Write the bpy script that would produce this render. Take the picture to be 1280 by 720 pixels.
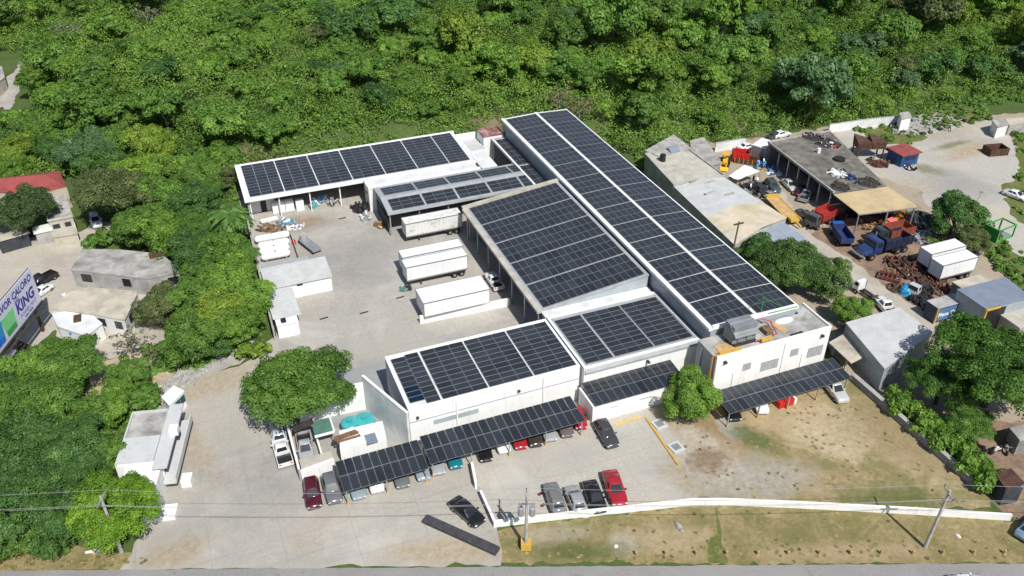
import bpy, bmesh, math, random
import numpy as np
from mathutils import Vector, Matrix
R = math.radians
for _o in list(bpy.data.objects): bpy.data.objects.remove(_o)
S = bpy.context.scene
COL = S.collection
# ------------------------------------------------------------------ camera
FPX, PITCH, YAW, CAMH = 1075.0, math.atan(720/1075.0), R(21.8), 75.0
cd = bpy.data.cameras.new('camera'); cam = bpy.data.objects.new('camera', cd); COL.objects.link(cam)
cam.location = (0, 0, CAMH)
cam.rotation_euler = (R(90)-PITCH, 0, -YAW)
cd.sensor_width = 36; cd.lens = 36*FPX/1280; cd.clip_start = 1; cd.clip_end = 8000
S.camera = cam
# ------------------------------------------------------------------ light
w = bpy.data.worlds.new('World'); S.world = w; w.use_nodes = True
nt = w.node_tree; nt.nodes.clear()
sky = nt.nodes.new('ShaderNodeTexSky'); sky.sky_type = 'NISHITA'; sky.sun_disc = False
SUN_EL = R(51); SHADOW_AZ = R(96)       # shadows fall along this ground direction
sky.sun_elevation = SUN_EL; sky.sun_rotation = R(174)
bg = nt.nodes.new('ShaderNodeBackground'); bg.inputs['Strength'].default_value = 0.085
wo = nt.nodes.new('ShaderNodeOutputWorld')
nt.links.new(sky.outputs[0], bg.inputs[0]); nt.links.new(bg.outputs[0], wo.inputs[0])
ld = bpy.data.lights.new('sun', 'SUN'); ld.energy = 4.6; ld.angle = R(0.5); ld.color = (1, .972, .92)
lo = bpy.data.objects.new('sun', ld); COL.objects.link(lo); lo.location = (0, 0, 120)
_d = Vector((math.cos(SHADOW_AZ)*math.cos(SUN_EL), math.sin(SHADOW_AZ)*math.cos(SUN_EL), -math.sin(SUN_EL)))
lo.rotation_euler = _d.to_track_quat('-Z', 'Y').to_euler()
S.view_settings.view_transform = 'Standard'; S.view_settings.look = 'None'
S.view_settings.exposure = 0.12; S.view_settings.gamma = 1; S.view_settings.use_curve_mapping = False
S.render.engine = 'CYCLES'
S.cycles.max_bounces = 6; S.cycles.diffuse_bounces = 3; S.cycles.glossy_bounces = 2
S.cycles.transmission_bounces = 3; S.cycles.transparent_max_bounces = 4

# ------------------------------------------------------------------ helpers
def at(px, py, z=0.0):
    """ground/plan position seen at pixel (of the 1280x720 photograph) for a point at height z"""
    X = (px-640)/FPX; D = (py-360)/FPX
    c, s = math.cos(PITCH), math.sin(PITCH)
    fw = c-D*s; up = -s-D*c
    cy, sy = math.cos(YAW), math.sin(YAW)
    d = (X*cy+fw*sy, -X*sy+fw*cy, up); t = (z-CAMH)/up
    return Vector((d[0]*t, d[1]*t, z))
def pix(x, y, z):
    cy, sy = math.cos(YAW), math.sin(YAW)
    r = x*cy-y*sy; fw = x*sy+y*cy; up = z-CAMH
    c, s = math.cos(PITCH), math.sin(PITCH)
    Z = fw*c-up*s; D = -fw*s-up*c
    if Z < 1: return (-9999, -9999)
    return (640+FPX*r/Z, 360+FPX*D/Z)
def srgb(r, g, b):
    f = lambda c: (c/255/12.92) if c/255 <= .04045 else ((c/255+.055)/1.055)**2.4
    return (f(r), f(g), f(b))

def nodes_of(name):
    m = bpy.data.materials.new(name); m.use_nodes = True
    n = m.node_tree.nodes; l = m.node_tree.links
    return m, n, l, n['Principled BSDF']
def _mix(n, l, a, b, fac, blend='MIX'):
    x = n.new('ShaderNodeMix'); x.data_type = 'RGBA'; x.blend_type = blend
    for sock, v in ((x.inputs[0], fac), (x.inputs[6], a), (x.inputs[7], b)):
        if hasattr(v, 'default_value'): l.new(v, sock)
        elif isinstance(v, (int, float)): sock.default_value = v
        else: sock.default_value = (*v, 1)
    return x.outputs[2]
def _noise(n, l, vec, scale, detail=4, rough=.6, lo=.35, hi=.65, dist=0):
    t = n.new('ShaderNodeTexNoise'); t.inputs['Scale'].default_value = scale
    t.inputs['Detail'].default_value = detail; t.inputs['Roughness'].default_value = rough
    t.inputs['Distortion'].default_value = dist
    l.new(vec, t.inputs['Vector'])
    r = n.new('ShaderNodeMapRange'); r.inputs[1].default_value = lo; r.inputs[2].default_value = hi
    l.new(t.outputs[0], r.inputs[0]); return r.outputs[0]
def _pos(n, world=True):
    if world: return n.new('ShaderNodeNewGeometry').outputs['Position']
    return n.new('ShaderNodeTexCoord').outputs['Object']
def _mul(n, l, a, b):
    x = n.new('ShaderNodeMath'); x.operation = 'MULTIPLY'
    for i, v in enumerate((a, b)):
        if hasattr(v, 'default_value'): l.new(v, x.inputs[i])
        else: x.inputs[i].default_value = v
    return x.outputs[0]

def plain(name, c, rough=.6, metal=0, var=.12, scale=1.2, world=True, dirt=None, dirt_amt=.5, dirt_scale=.5, spec=.4):
    m, n, l, b = nodes_of(name)
    v = _pos(n, world)
    dark = tuple(x*(1-var*1.6) for x in c); light = tuple(min(1, x*(1+var*.5)) for x in c)
    o = _mix(n, l, dark, light, _noise(n, l, v, scale))
    if dirt: o = _mix(n, l, o, dirt, _mul(n, l, _noise(n, l, v, dirt_scale, 6, .7, .48, .72, .6), dirt_amt))
    l.new(o, b.inputs['Base Color'])
    b.inputs['Roughness'].default_value = rough; b.inputs['Metallic'].default_value = metal
    b.inputs['Specular IOR Level'].default_value = spec
    return m
def ribbed(name, c, period=.25, axis='X', depth=.35, rough=.45, dirt=None, dirt_amt=.4, metal=0):
    """corrugated sheet: ribs along one direction (bump), with weathering"""
    m, n, l, b = nodes_of(name); v = _pos(n)
    sp = n.new('ShaderNodeSeparateXYZ'); l.new(v, sp.inputs[0])
    k = n.new('ShaderNodeMath'); k.operation = 'MULTIPLY'; k.inputs[1].default_value = 2*math.pi/period
    l.new(sp.outputs[axis], k.inputs[0])
    s = n.new('ShaderNodeMath'); s.operation = 'SINE'; l.new(k.outputs[0], s.inputs[0])
    bp = n.new('ShaderNodeBump'); bp.inputs['Strength'].default_value = depth; bp.inputs['Distance'].default_value = .05
    l.new(s.outputs[0], bp.inputs['Height']); l.new(bp.outputs[0], b.inputs['Normal'])
    o = _mix(n, l, tuple(x*.84 for x in c), c, _noise(n, l, v, .6))
    if dirt: o = _mix(n, l, o, dirt, _mul(n, l, _noise(n, l, v, .35, 6, .7, .47, .7, .8), dirt_amt))
    l.new(o, b.inputs['Base Color']); b.inputs['Roughness'].default_value = rough; b.inputs['Metallic'].default_value = metal
    return m
def _map(n, l, v, sx, sy, rot):
    mp = n.new('ShaderNodeMapping'); mp.inputs['Rotation'].default_value = (0, 0, R(rot)); mp.inputs['Scale'].default_value = (sx, sy, 1)
    l.new(v, mp.inputs[0]); return mp.outputs[0]
def _blob(n, l, v, x, y, rx, ry, rot, soft, wob, wscale):
    """worn spot of the ground: an irregular patch round a world point"""
    mp = n.new('ShaderNodeMapping'); mp.vector_type = 'TEXTURE'; mp.inputs['Location'].default_value = (x, y, 0); mp.inputs['Rotation'].default_value = (0, 0, R(rot)); mp.inputs['Scale'].default_value = (rx, ry, 1e3)
    l.new(v, mp.inputs[0]); ln = n.new('ShaderNodeVectorMath'); ln.operation = 'LENGTH'; l.new(mp.outputs[0], ln.inputs[0])
    nz = _noise(n, l, v, wscale, 7, .7, .2, .8)
    ad = n.new('ShaderNodeMath'); ad.operation = 'MULTIPLY_ADD'; l.new(nz, ad.inputs[0]); ad.inputs[1].default_value = wob; l.new(ln.outputs['Value'], ad.inputs[2])
    r = n.new('ShaderNodeMapRange'); r.inputs[1].default_value = 1+wob*.5+soft; r.inputs[2].default_value = 1+wob*.5-soft; l.new(ad.outputs[0], r.inputs[0]); return r.outputs[0]
def ground_mat(name, base, alts, fine=.18, fine_scale=3.0, joints=0, joint_c=None, rough=.9, spots=(), cracks=0):
    """alts: list of (colour, scale, lo, hi, amount)"""
    m, n, l, b = nodes_of(name); v = _pos(n)
    o = _mix(n, l, tuple(x*(1-fine) for x in base), tuple(x*(1+fine*.6) for x in base), _noise(n, l, v, fine_scale, 6, .75))
    for alt in alts:
        c, sc, a, h, amt = alt[:5]; vv = _map(n, l, v, *alt[5]) if len(alt) > 5 else v
        o = _mix(n, l, o, c, _mul(n, l, _noise(n, l, vv, sc, 7, .68, a, h, .5), amt))
    for c, x, y, rx, ry, rot, soft, wob, ws, amt in spots:
        f = _mul(n, l, _blob(n, l, v, x, y, rx, ry, rot, soft, wob, ws), amt)
        o = _mix(n, l, o, _mix(n, l, tuple(q*.72 for q in c), tuple(q*1.12 for q in c), _noise(n, l, v, 1.3, 6, .75)), f)
    if cracks:
        vo = n.new('ShaderNodeTexVoronoi'); vo.feature = 'DISTANCE_TO_EDGE'; vo.inputs['Scale'].default_value = cracks
        wn = n.new('ShaderNodeTexNoise'); wn.inputs['Scale'].default_value = .5; wn.inputs['Detail'].default_value = 4; l.new(v, wn.inputs['Vector'])
        va = n.new('ShaderNodeVectorMath'); va.operation = 'MULTIPLY_ADD'; l.new(wn.outputs['Color'], va.inputs[0]); va.inputs[1].default_value = (3, 3, 0); l.new(v, va.inputs[2]); l.new(va.outputs[0], vo.inputs['Vector'])
        lt = n.new('ShaderNodeMath'); lt.operation = 'LESS_THAN'; lt.inputs[1].default_value = .012; l.new(vo.outputs['Distance'], lt.inputs[0])
        o = _mix(n, l, o, tuple(q*.5 for q in base), _mul(n, l, _mul(n, l, lt.outputs[0], _noise(n, l, v, .12, 3, .6, .48, .65)), .26))
    if joints:
        sp = n.new('ShaderNodeSeparateXYZ'); l.new(v, sp.inputs[0])
        acc = None
        for ax in 'XY':
            d = n.new('ShaderNodeMath'); d.operation = 'DIVIDE'; d.inputs[1].default_value = joints; l.new(sp.outputs[ax], d.inputs[0])
            f = n.new('ShaderNodeMath'); f.operation = 'FRACT'; l.new(d.outputs[0], f.inputs[0])
            g = n.new('ShaderNodeMath'); g.operation = 'LESS_THAN'; g.inputs[1].default_value = .07/joints; l.new(f.outputs[0], g.inputs[0])
            if acc is None: acc = g.outputs[0]
            else:
                mx = n.new('ShaderNodeMath'); mx.operation = 'MAXIMUM'; l.new(acc, mx.inputs[0]); l.new(g.outputs[0], mx.inputs[1]); acc = mx.outputs[0]
        o = _mix(n, l, o, joint_c or tuple(x*.62 for x in base), _mul(n, l, acc, .45))
    l.new(o, b.inputs['Base Color']); b.inputs['Roughness'].default_value = rough
    b.inputs['Specular IOR Level'].default_value = .25
    bp = n.new('ShaderNodeBump'); bp.inputs['Strength'].default_value = .35; bp.inputs['Distance'].default_value = .08
    l.new(_noise(n, l, v, fine_scale*1.7, 6, .7, .2, .8), bp.inputs['Height']); l.new(bp.outputs[0], b.inputs['Normal'])
    return m
def paint_mat(name, rough=.22, coat=.6):
    """vehicle paint; the colour is the object's own colour"""
    m, n, l, b = nodes_of(name); oi = n.new('ShaderNodeObjectInfo')
    v = _pos(n, False)
    o = _mix(n, l, oi.outputs['Color'], (.16, .145, .12), _mul(n, l, _noise(n, l, v, 1.5, 5, .7, .45, .8), .16))
    l.new(o, b.inputs['Base Color']); b.inputs['Roughness'].default_value = rough
    b.inputs['Coat Weight'].default_value = coat; b.inputs['Coat Roughness'].default_value = .12
    b.inputs['Metallic'].default_value = .12
    return m
def leaf_mat(name, trans=.3):
    m, n, l, b = nodes_of(name)
    oi = n.new('ShaderNodeObjectInfo'); a = n.new('ShaderNodeAttribute'); a.attribute_name = 'lv'
    hs = n.new('ShaderNodeHueSaturation'); l.new(oi.outputs['Color'], hs.inputs['Color'])
    mr = n.new('ShaderNodeMapRange'); mr.inputs[3].default_value = .45; mr.inputs[4].default_value = 1.75
    l.new(a.outputs['Fac'], mr.inputs[0]); l.new(mr.outputs[0], hs.inputs['Value'])
    mh = n.new('ShaderNodeMapRange'); mh.inputs[3].default_value = .515; mh.inputs[4].default_value = .482
    l.new(a.outputs['Fac'], mh.inputs[0]); l.new(mh.outputs[0], hs.inputs['Hue'])
    d = n.new('ShaderNodeBsdfDiffuse'); t = n.new('ShaderNodeBsdfTranslucent'); g = n.new('ShaderNodeBsdfGlossy')
    g.inputs['Roughness'].default_value = .45; g.inputs['Color'].default_value = (.8, .85, .8, 1)
    l.new(hs.outputs[0], d.inputs[0]); l.new(hs.outputs[0], t.inputs[0])
    m1 = n.new('ShaderNodeMixShader'); m1.inputs[0].default_value = trans; l.new(d.outputs[0], m1.inputs[1]); l.new(t.outputs[0], m1.inputs[2])
    m2 = n.new('ShaderNodeMixShader'); m2.inputs[0].default_value = .018; l.new(m1.outputs[0], m2.inputs[1]); l.new(g.outputs[0], m2.inputs[2])
    out = [x for x in n if x.type == 'OUTPUT_MATERIAL'][0]; l.new(m2.outputs[0], out.inputs[0])
    n.remove(b)
    return m

M = {}
M['white'] = plain('white painted wall', (.84, .84, .82), .7, var=.03, scale=.5, dirt=(.5, .47, .42), dirt_amt=.2, dirt_scale=.7)
M['white_roof'] = plain('white roof coating', (.72, .73, .72), .55, var=.09, scale=.4, dirt=(.36, .35, .32), dirt_amt=.45, dirt_scale=.35)
M['grey_roof'] = plain('grey metal roofing', (.40, .42, .43), .5, var=.12, scale=.5, dirt=(.24, .22, .2), dirt_amt=.4)
M['ribbed_white_y'] = ribbed('white ribbed roof sheet', (.60, .61, .60), .5, 'Y', .3, .65, dirt=(.42, .40, .36), dirt_amt=.35)
M['ribbed_white_x'] = ribbed('pale ribbed roof sheet', (.57, .58, .57), .5, 'X', .3, .65, dirt=(.4, .38, .34), dirt_amt=.4)
M['ribbed_grey_x'] = ribbed('grey ribbed cladding', (.42, .47, .50), .35, 'X', .4, dirt=(.3, .3, .28), dirt_amt=.35)
M['ribbed_wall_y'] = ribbed('grey ribbed wall sheet', (.36, .40, .43), .35, 'Y', .4, dirt=(.25, .25, .24), dirt_amt=.35)
M['blue_sheet'] = ribbed('blue grey roof sheet', srgb(156, 166, 180), .3, 'X', .25, .6, dirt=srgb(120, 128, 136), dirt_amt=.4)
M['steel_blue_sheet'] = ribbed('steel blue roof sheet', srgb(128, 138, 154), .4, 'Y', .25, .6, dirt=srgb(104, 112, 122), dirt_amt=.35)
M['tan_sheet'] = ribbed('tan roof sheet', srgb(205, 184, 142), .6, 'X', .2, dirt=srgb(150, 128, 92), dirt_amt=.45)
M['red_tile'] = ribbed('red roof tiles', srgb(166, 84, 79), .35, 'X', .5, dirt=srgb(112, 64, 60), dirt_amt=.8)
M['rust'] = plain('rusty steel', srgb(96, 70, 57), .85, .1, .3, 1.8, dirt=srgb(62, 50, 45), dirt_amt=.75, dirt_scale=1.5)
M['rust_red'] = plain('rust red paint', srgb(128, 64, 56), .7, 0, .2, 1.2, dirt=srgb(84, 52, 46), dirt_amt=.7, dirt_scale=1)
M['conc'] = plain('grey cement render', (.42, .41, .39), .9, 0, .16, .5, dirt=(.13, .125, .12), dirt_amt=.55, dirt_scale=.35)
M['conc_roof'] = plain('weathered cement roof', (.43, .415, .385), .9, 0, .2, .45, dirt=(.085, .08, .078), dirt_amt=.75, dirt_scale=.28)
M['cream_roof'] = plain('cream cement roof', (.52, .47, .38), .9, 0, .12, .5, dirt=(.17, .15, .13), dirt_amt=.7, dirt_scale=.22)
M['dark_roof'] = plain('dark dirty workshop roof', (.21, .195, .17), .95, 0, .3, .5, dirt=(.075, .068, .055), dirt_amt=.85, dirt_scale=.22)
M['pale_tan'] = plain('pale tan stained roof sheet', srgb(206, 192, 164), .7, 0, .15, .3, dirt=(.62,.64,.64), dirt_amt=.7, dirt_scale=.25)
M['rust_top'] = plain('rust stained roof', srgb(140, 92, 84), .85, 0, .2, .8, dirt=srgb(205, 200, 192), dirt_amt=.8, dirt_scale=.9)
M['pale_roof'] = plain('pale sandy roof', (.50, .47, .40), .9, 0, .12, .5, dirt=(.22, .21, .19), dirt_amt=.6, dirt_scale=.2)
M['block'] = plain('bare block wall', (.28, .275, .265), .95, 0, .2, 2.5, dirt=(.12, .12, .11), dirt_amt=.5)
M['dark_wall'] = plain('dark interior shade and hut wall', (.05, .055, .065), .8, 0, .2, 1)  # interior shade put into a near-black wall colour; brown hut's own dark wall too
M['steel'] = plain('galvanised steel', (.45, .46, .47), .4, .5, .12, 2)
M['alu'] = plain('aluminium frame', (.27, .28, .29), .4, .3, .05, 2)
M['yellow'] = plain('yellow paint', srgb(212, 172, 78), .6, 0, .15, 1.5, dirt=srgb(150, 120, 70), dirt_amt=.6, dirt_scale=1.5)
M['orange'] = plain('orange machine paint', srgb(232, 150, 36), .5, 0, .12, 1.5, dirt=srgb(120, 80, 40), dirt_amt=.4)
M['red'] = plain('red paint', srgb(196, 40, 36), .5, 0, .12, 1.5)
M['pink'] = plain('faded pink sheet', srgb(226, 120, 128), .6, 0, .1, 1)
M['blue'] = plain('blue paint', srgb(44, 84, 134), .5, 0, .15, 1.2, dirt=srgb(50, 60, 70), dirt_amt=.4)
M['bright_blue'] = plain('bright blue paint', srgb(26, 104, 214), .4, 0, .1, 1)
M['navy'] = plain('navy paint', srgb(34, 50, 86), .45, 0, .15, 1, dirt=srgb(70, 66, 60), dirt_amt=.4)
M['teal'] = plain('turquoise plastic', srgb(72, 172, 176), .35, 0, .12, 1)
M['cyan'] = plain('sky blue tarp', srgb(60, 170, 222), .5, 0, .15, 1.5)
M['green_paint'] = plain('green paint', srgb(62, 158, 74), .5, 0, .12, 1)
M['dark_green'] = plain('dark green panel', srgb(92, 128, 116), .35, 0, .15, 1)
M['black'] = plain('black plastic', (.02, .02, .022), .5, 0, .2, 2)
M['rubber'] = plain('tyre rubber', (.022, .021, .02), .85, 0, .2, 3)
M['dark_steel'] = plain('dark chassis steel', (.055, .052, .05), .7, .2, .25, 2, dirt=(.11, .075, .05), dirt_amt=.5, dirt_scale=2)
M['rim'] = plain('wheel rim metal', (.42, .43, .44), .35, .6, .1, 3)
M['glass'] = plain('dark window glass', (.018, .023, .028), .06, 0, .05, 2, spec=.8)
M['plant_grey'] = ribbed('grey louvred plant casing', (.24,.26,.28), .3, 'Z', .5, dirt=(.15,.15,.15), dirt_amt=.4)
M['louvre'] = plain('pale louvre slats', (.42,.43,.43), .5, 0, .1, 3)
M['lamp'] = plain('headlight lens', (.65, .67, .68), .12, 0, .05, 2, spec=.7)
M['tail'] = plain('tail light lens', (.42, .02, .02), .2, 0, .05, 2)
M['wood'] = plain('weathered wood', srgb(132, 106, 82), .85, 0, .25, 2.5, dirt=srgb(86, 64, 48), dirt_amt=.5)
M['card'] = plain('tan plywood', srgb(200, 164, 112), .85, 0, .15, 1.5)
M['pole'] = plain('concrete pole', (.42, .41, .39), .85, 0, .15, 1.5)
M['cable'] = plain('aluminium cable', (.42, .42, .41), .6, .2, .05, 2)
M['trunk'] = plain('tree bark', (.115, .09, .07), .95, 0, .3, 3)
M['pale_trunk'] = plain('pale bark', (.30, .28, .25), .95, 0, .25, 3)
M['leaf'] = leaf_mat('leaves')
M['paint'] = paint_mat('vehicle paint')
M['dull_paint'] = paint_mat('faded vehicle paint', .55, .05)
M['tarp'] = plain('white tarpaulin', (.78, .78, .79), .6, 0, .05, 1.5)
M['trailer'] = plain('white trailer skin', (.78, .78, .76), .45, 0, .05, .7, dirt=(.45, .41, .34), dirt_amt=.35, dirt_scale=.5)
M['bollard'] = plain('sand painted concrete', srgb(176, 152, 104), .85, 0, .2, 3)
M['rubble'] = plain('pale rubble stone', (.40, .385, .36), .95, 0, .3, 2.2)
def streaked(name, c, streak, amt, sx=1.6, sz=.12):
    m, n, l, b = nodes_of(name); v = _pos(n)
    mp = n.new('ShaderNodeMapping'); mp.inputs['Scale'].default_value = (sx, sx, sz); l.new(v, mp.inputs[0])
    o = _mix(n, l, c, tuple(x*.93 for x in c), _noise(n, l, v, .35))
    o = _mix(n, l, o, streak, _mul(n, l, _noise(n, l, mp.outputs[0], 1.0, 6, .7, .52, .74), amt))
    o = _mix(n, l, o, streak, _mul(n, l, _noise(n, l, v, .8, 6, .75, .58, .74), amt*.7))
    l.new(o, b.inputs['Base Color']); b.inputs['Roughness'].default_value = .75; b.inputs['Specular IOR Level'].default_value = .25
    return m
M['white'] = streaked('white painted wall', (.83,.83,.81), (.46,.43,.38), .42)
M['trailer'] = streaked('white trailer skin', (.80,.80,.79), (.42,.38,.31), .40, 2.2, .2)
M['pale_grey'] = streaked('pale grey painted cement', (.55,.56,.56), (.3,.29,.27), .4)
# solar glass: dark cells with faint cell lines, glossy
def solar_mat(name, c, rough=.16):
    m, n, l, b = nodes_of(name); v = _pos(n, False)
    oi = n.new('ShaderNodeObjectInfo'); mr = n.new('ShaderNodeMapRange'); mr.inputs[3].default_value = .8; mr.inputs[4].default_value = 1.25
    l.new(oi.outputs['Random'], mr.inputs[0])
    hs = n.new('ShaderNodeHueSaturation'); l.new(mr.outputs[0], hs.inputs['Value'])
    o = _mix(n, l, c, tuple(x*1.5 for x in c), _noise(n, l, _pos(n), .25, 3, .6, .3, .7))
    l.new(o, hs.inputs['Color']); l.new(hs.outputs[0], b.inputs['Base Color'])
    b.inputs['Roughness'].default_value = rough; b.inputs['Specular IOR Level'].default_value = .5
    return m
M['solar'] = solar_mat('solar cell glass', (.024, .028, .034))
M['solar_blue'] = solar_mat('blue solar cell glass', (.006, .016, .034), .08)

class MB:
    def __init__(s): s.v = []; s.f = []; s.m = []
    def add(s, vs, fs, mi=0):
        o = len(s.v); s.v += [tuple(p) for p in vs]
        for f in fs: s.f.append(tuple(i+o for i in f)); s.m.append(mi)
        return s
    def box(s, x0, x1, y0, y1, z0, z1, mi=0, rz=0, c=None):
        vs = [(x0,y0,z0),(x1,y0,z0),(x1,y1,z0),(x0,y1,z0),(x0,y0,z1),(x1,y0,z1),(x1,y1,z1),(x0,y1,z1)]
        if rz:
            cx, cy = c if c else ((x0+x1)/2, (y0+y1)/2); k, q = math.cos(rz), math.sin(rz)
            vs = [(cx+(a-cx)*k-(b-cy)*q, cy+(a-cx)*q+(b-cy)*k, z) for a, b, z in vs]
        return s.add(vs, [(0,3,2,1),(4,5,6,7),(0,1,5,4),(1,2,6,5),(2,3,7,6),(3,0,4,7)], mi)
    def prism(s, poly, z0, z1, mi=0, top=None):
        """poly of (x,y); z0/z1 number or list; ccw or cw both fine"""
        n = len(poly)
        a = sum(poly[i][0]*poly[(i+1)%n][1]-poly[(i+1)%n][0]*poly[i][1] for i in range(n))
        zb = z0 if isinstance(z0, (list, tuple)) else [z0]*n; zt = z1 if isinstance(z1, (list, tuple)) else [z1]*n
        idx = list(range(n)) if a > 0 else list(range(n))[::-1]
        vs = [(poly[i][0], poly[i][1], zb[i]) for i in idx]+[(poly[i][0], poly[i][1], zt[i]) for i in idx]
        s.add(vs, [tuple(range(n))[::-1]]+[(i, (i+1)%n, n+(i+1)%n, n+i) for i in range(n)], mi)
        s.add(vs[n:], [tuple(range(n))], mi if top is None else top); return s
    def tube(s, p0, p1, r0, r1=None, n=8, mi=0, caps=True):
        p0, p1 = Vector(p0), Vector(p1); r1 = r0 if r1 is None else r1
        d = (p1-p0).normalized(); u = d.orthogonal().normalized(); v = d.cross(u)
        vs = [p0+(u*math.cos(2*math.pi*i/n)+v*math.sin(2*math.pi*i/n))*r0 for i in range(n)] + \
             [p1+(u*math.cos(2*math.pi*i/n)+v*math.sin(2*math.pi*i/n))*r1 for i in range(n)]
        fs = [(i, (i+1)%n, n+(i+1)%n, n+i) for i in range(n)]
        if caps: fs += [tuple(range(n))[::-1], tuple(range(n, 2*n))]
        return s.add(vs, fs, mi)
    def path(s, pts, r, n=6, mi=0):
        for a, b in zip(pts[:-1], pts[1:]): s.tube(a, b, r, r, n, mi)
        return s
    def loft(s, rings, mi=0, caps=True):
        n = len(rings[0]); vs = [p for r in rings for p in r]; fs = []
        for k in range(len(rings)-1):
            for i in range(n): fs.append((k*n+i, k*n+(i+1)%n, (k+1)*n+(i+1)%n, (k+1)*n+i))
        if caps: fs += [tuple(range(n))[::-1], tuple(range((len(rings)-1)*n, len(rings)*n))]
        return s.add(vs, fs, mi)
    def dome(s, c, rx, ry, rz, mi=0, n=12, k=6, lo=-.5):
        rings = []
        for j in range(k+1):
            t = math.pi*(lo+(.5-lo)*j/k); q = max(math.cos(t), .02)
            rings.append([(c[0]+rx*q*math.cos(2*math.pi*i/n), c[1]+ry*q*math.sin(2*math.pi*i/n), c[2]+rz*math.sin(t)) for i in range(n)])
        return s.loft(rings, mi)
    def quad(s, a, b, c, d, mi=0): return s.add([a, b, c, d], [(0, 1, 2, 3)], mi)
    def bar(s, p0, p1, wd, h, mi=0):
        """box beam from p0 to p1 (width wd horizontally, height h)"""
        p0, p1 = Vector(p0), Vector(p1); d = (p1-p0).normalized()
        u = Vector((-d.y, d.x, 0)); u = u.normalized() if u.length > 1e-4 else Vector((1, 0, 0)); v = d.cross(u)
        q = [u*wd/2+v*h/2, -u*wd/2+v*h/2, -u*wd/2-v*h/2, u*wd/2-v*h/2]
        return s.add([p0+x for x in q]+[p1+x for x in q], [(0,1,2,3),(7,6,5,4),(0,4,5,1),(1,5,6,2),(2,6,7,3),(3,7,4,0)], mi)
    def mesh(s, name, mats, origin=(0,0,0), smooth=False):
        me = bpy.data.meshes.new(name)
        me.from_pydata([(a-origin[0], b-origin[1], c-origin[2]) for a, b, c in s.v], [], s.f)
        for m in (mats if isinstance(mats, (list, tuple)) else [mats]): me.materials.append(M[m] if isinstance(m, str) else m)
        me.polygons.foreach_set('material_index', s.m)
        if smooth: me.polygons.foreach_set('use_smooth', [True]*len(me.polygons)); me.set_sharp_from_angle(angle=R(42))
        bm = bmesh.new(); bm.from_mesh(me); bmesh.ops.recalc_face_normals(bm, faces=bm.faces); bm.to_mesh(me); bm.free()
        me.update(); return me
    def build(s, name, mats, parent=None, local=False, smooth=False, origin=None, color=None):
        if origin is None: origin = (0,0,0) if (parent is None or local) else world_loc(parent)
        o = bpy.data.objects.new(name, s.mesh(name, mats, origin, smooth)); COL.objects.link(o)
        if parent is not None: o.parent = parent
        else: o.location = origin
        if color: o.color = (*color, 1)
        return o
def world_loc(o):
    l = Vector(o.location)
    while o.parent: o = o.parent; l = l+Vector(o.location)
    return l
def tag(o, label=None, cat=None, group=None, kind=None):
    if label: o['label'] = label
    if cat: o['category'] = cat
    if group: o['group'] = group
    if kind: o['kind'] = kind
    return o
def thing(name, label, cat, loc=(0,0,0), rz=0, group=None):
    o = bpy.data.objects.new(name, None); COL.objects.link(o); o.location = loc; o.rotation_euler = (0, 0, rz)
    o.empty_display_size = .3
    return tag(o, label, cat, group)
KIDS = {}
def children(o): return [c for c in bpy.data.objects if c.parent == o]
def copy_tree(o, parent=None, kids=None):
    c = o.copy(); COL.objects.link(c)
    if parent is not None: c.parent = parent
    for ch in (kids[o] if kids else children(o)): copy_tree(ch, c, kids)
    return c
def kidmap(root):
    k = {}
    def rec(o):
        k[o] = children(o)
        for c in k[o]: rec(c)
    rec(root); return k
def one(name, mb, mats, label, cat, group=None, smooth=False, origin=None, kind=None, color=None):
    """a thing that is a single mesh; origin at its base centre"""
    if origin is None:
        xs = [p[0] for p in mb.v]; ys = [p[1] for p in mb.v]; zs = [p[2] for p in mb.v]
        origin = ((min(xs)+max(xs))/2, (min(ys)+max(ys))/2, min(zs))
    return tag(mb.build(name, mats, None, origin=origin, smooth=smooth, color=color), label, cat, group, kind)
# ================================================================== GROUND
def sstep(a, b, x):
    t = min(1, max(0, (x-a)/(b-a))); return t*t*(3-2*t)
def hill_y(x):      # where the wooded slope starts
    pts = [(-300, 320), (-45, 300), (-29, 250), (-22, 172), (-5, 160), (6, 157), (48, 157), (60, 153), (74, 146), (86, 143), (115, 142), (150, 141), (200, 139), (400, 135)]
    for (a, ya), (b, yb) in zip(pts[:-1], pts[1:]):
        if a <= x <= b: return ya+(yb-ya)*(x-a)/(b-a)
    return 260 if x < 0 else 135
def ground_h(x, y):
    d = y-hill_y(x)
    if d <= 0: return 0.0
    return (3.2*sstep(0, 9, d)+.11*max(0, d-5)*sstep(3, 30, d))*1.0 + .8*math.sin(x*.07+1)*sstep(5, 40, d)
GM = {}
def spot(c, px, py, rx, ry, rot=0, soft=.22, wob=1.0, ws=.35, amt=.9):
    p = at(px, py); return (c, p.x, p.y, rx, ry, rot, soft, wob, ws, amt)
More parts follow.
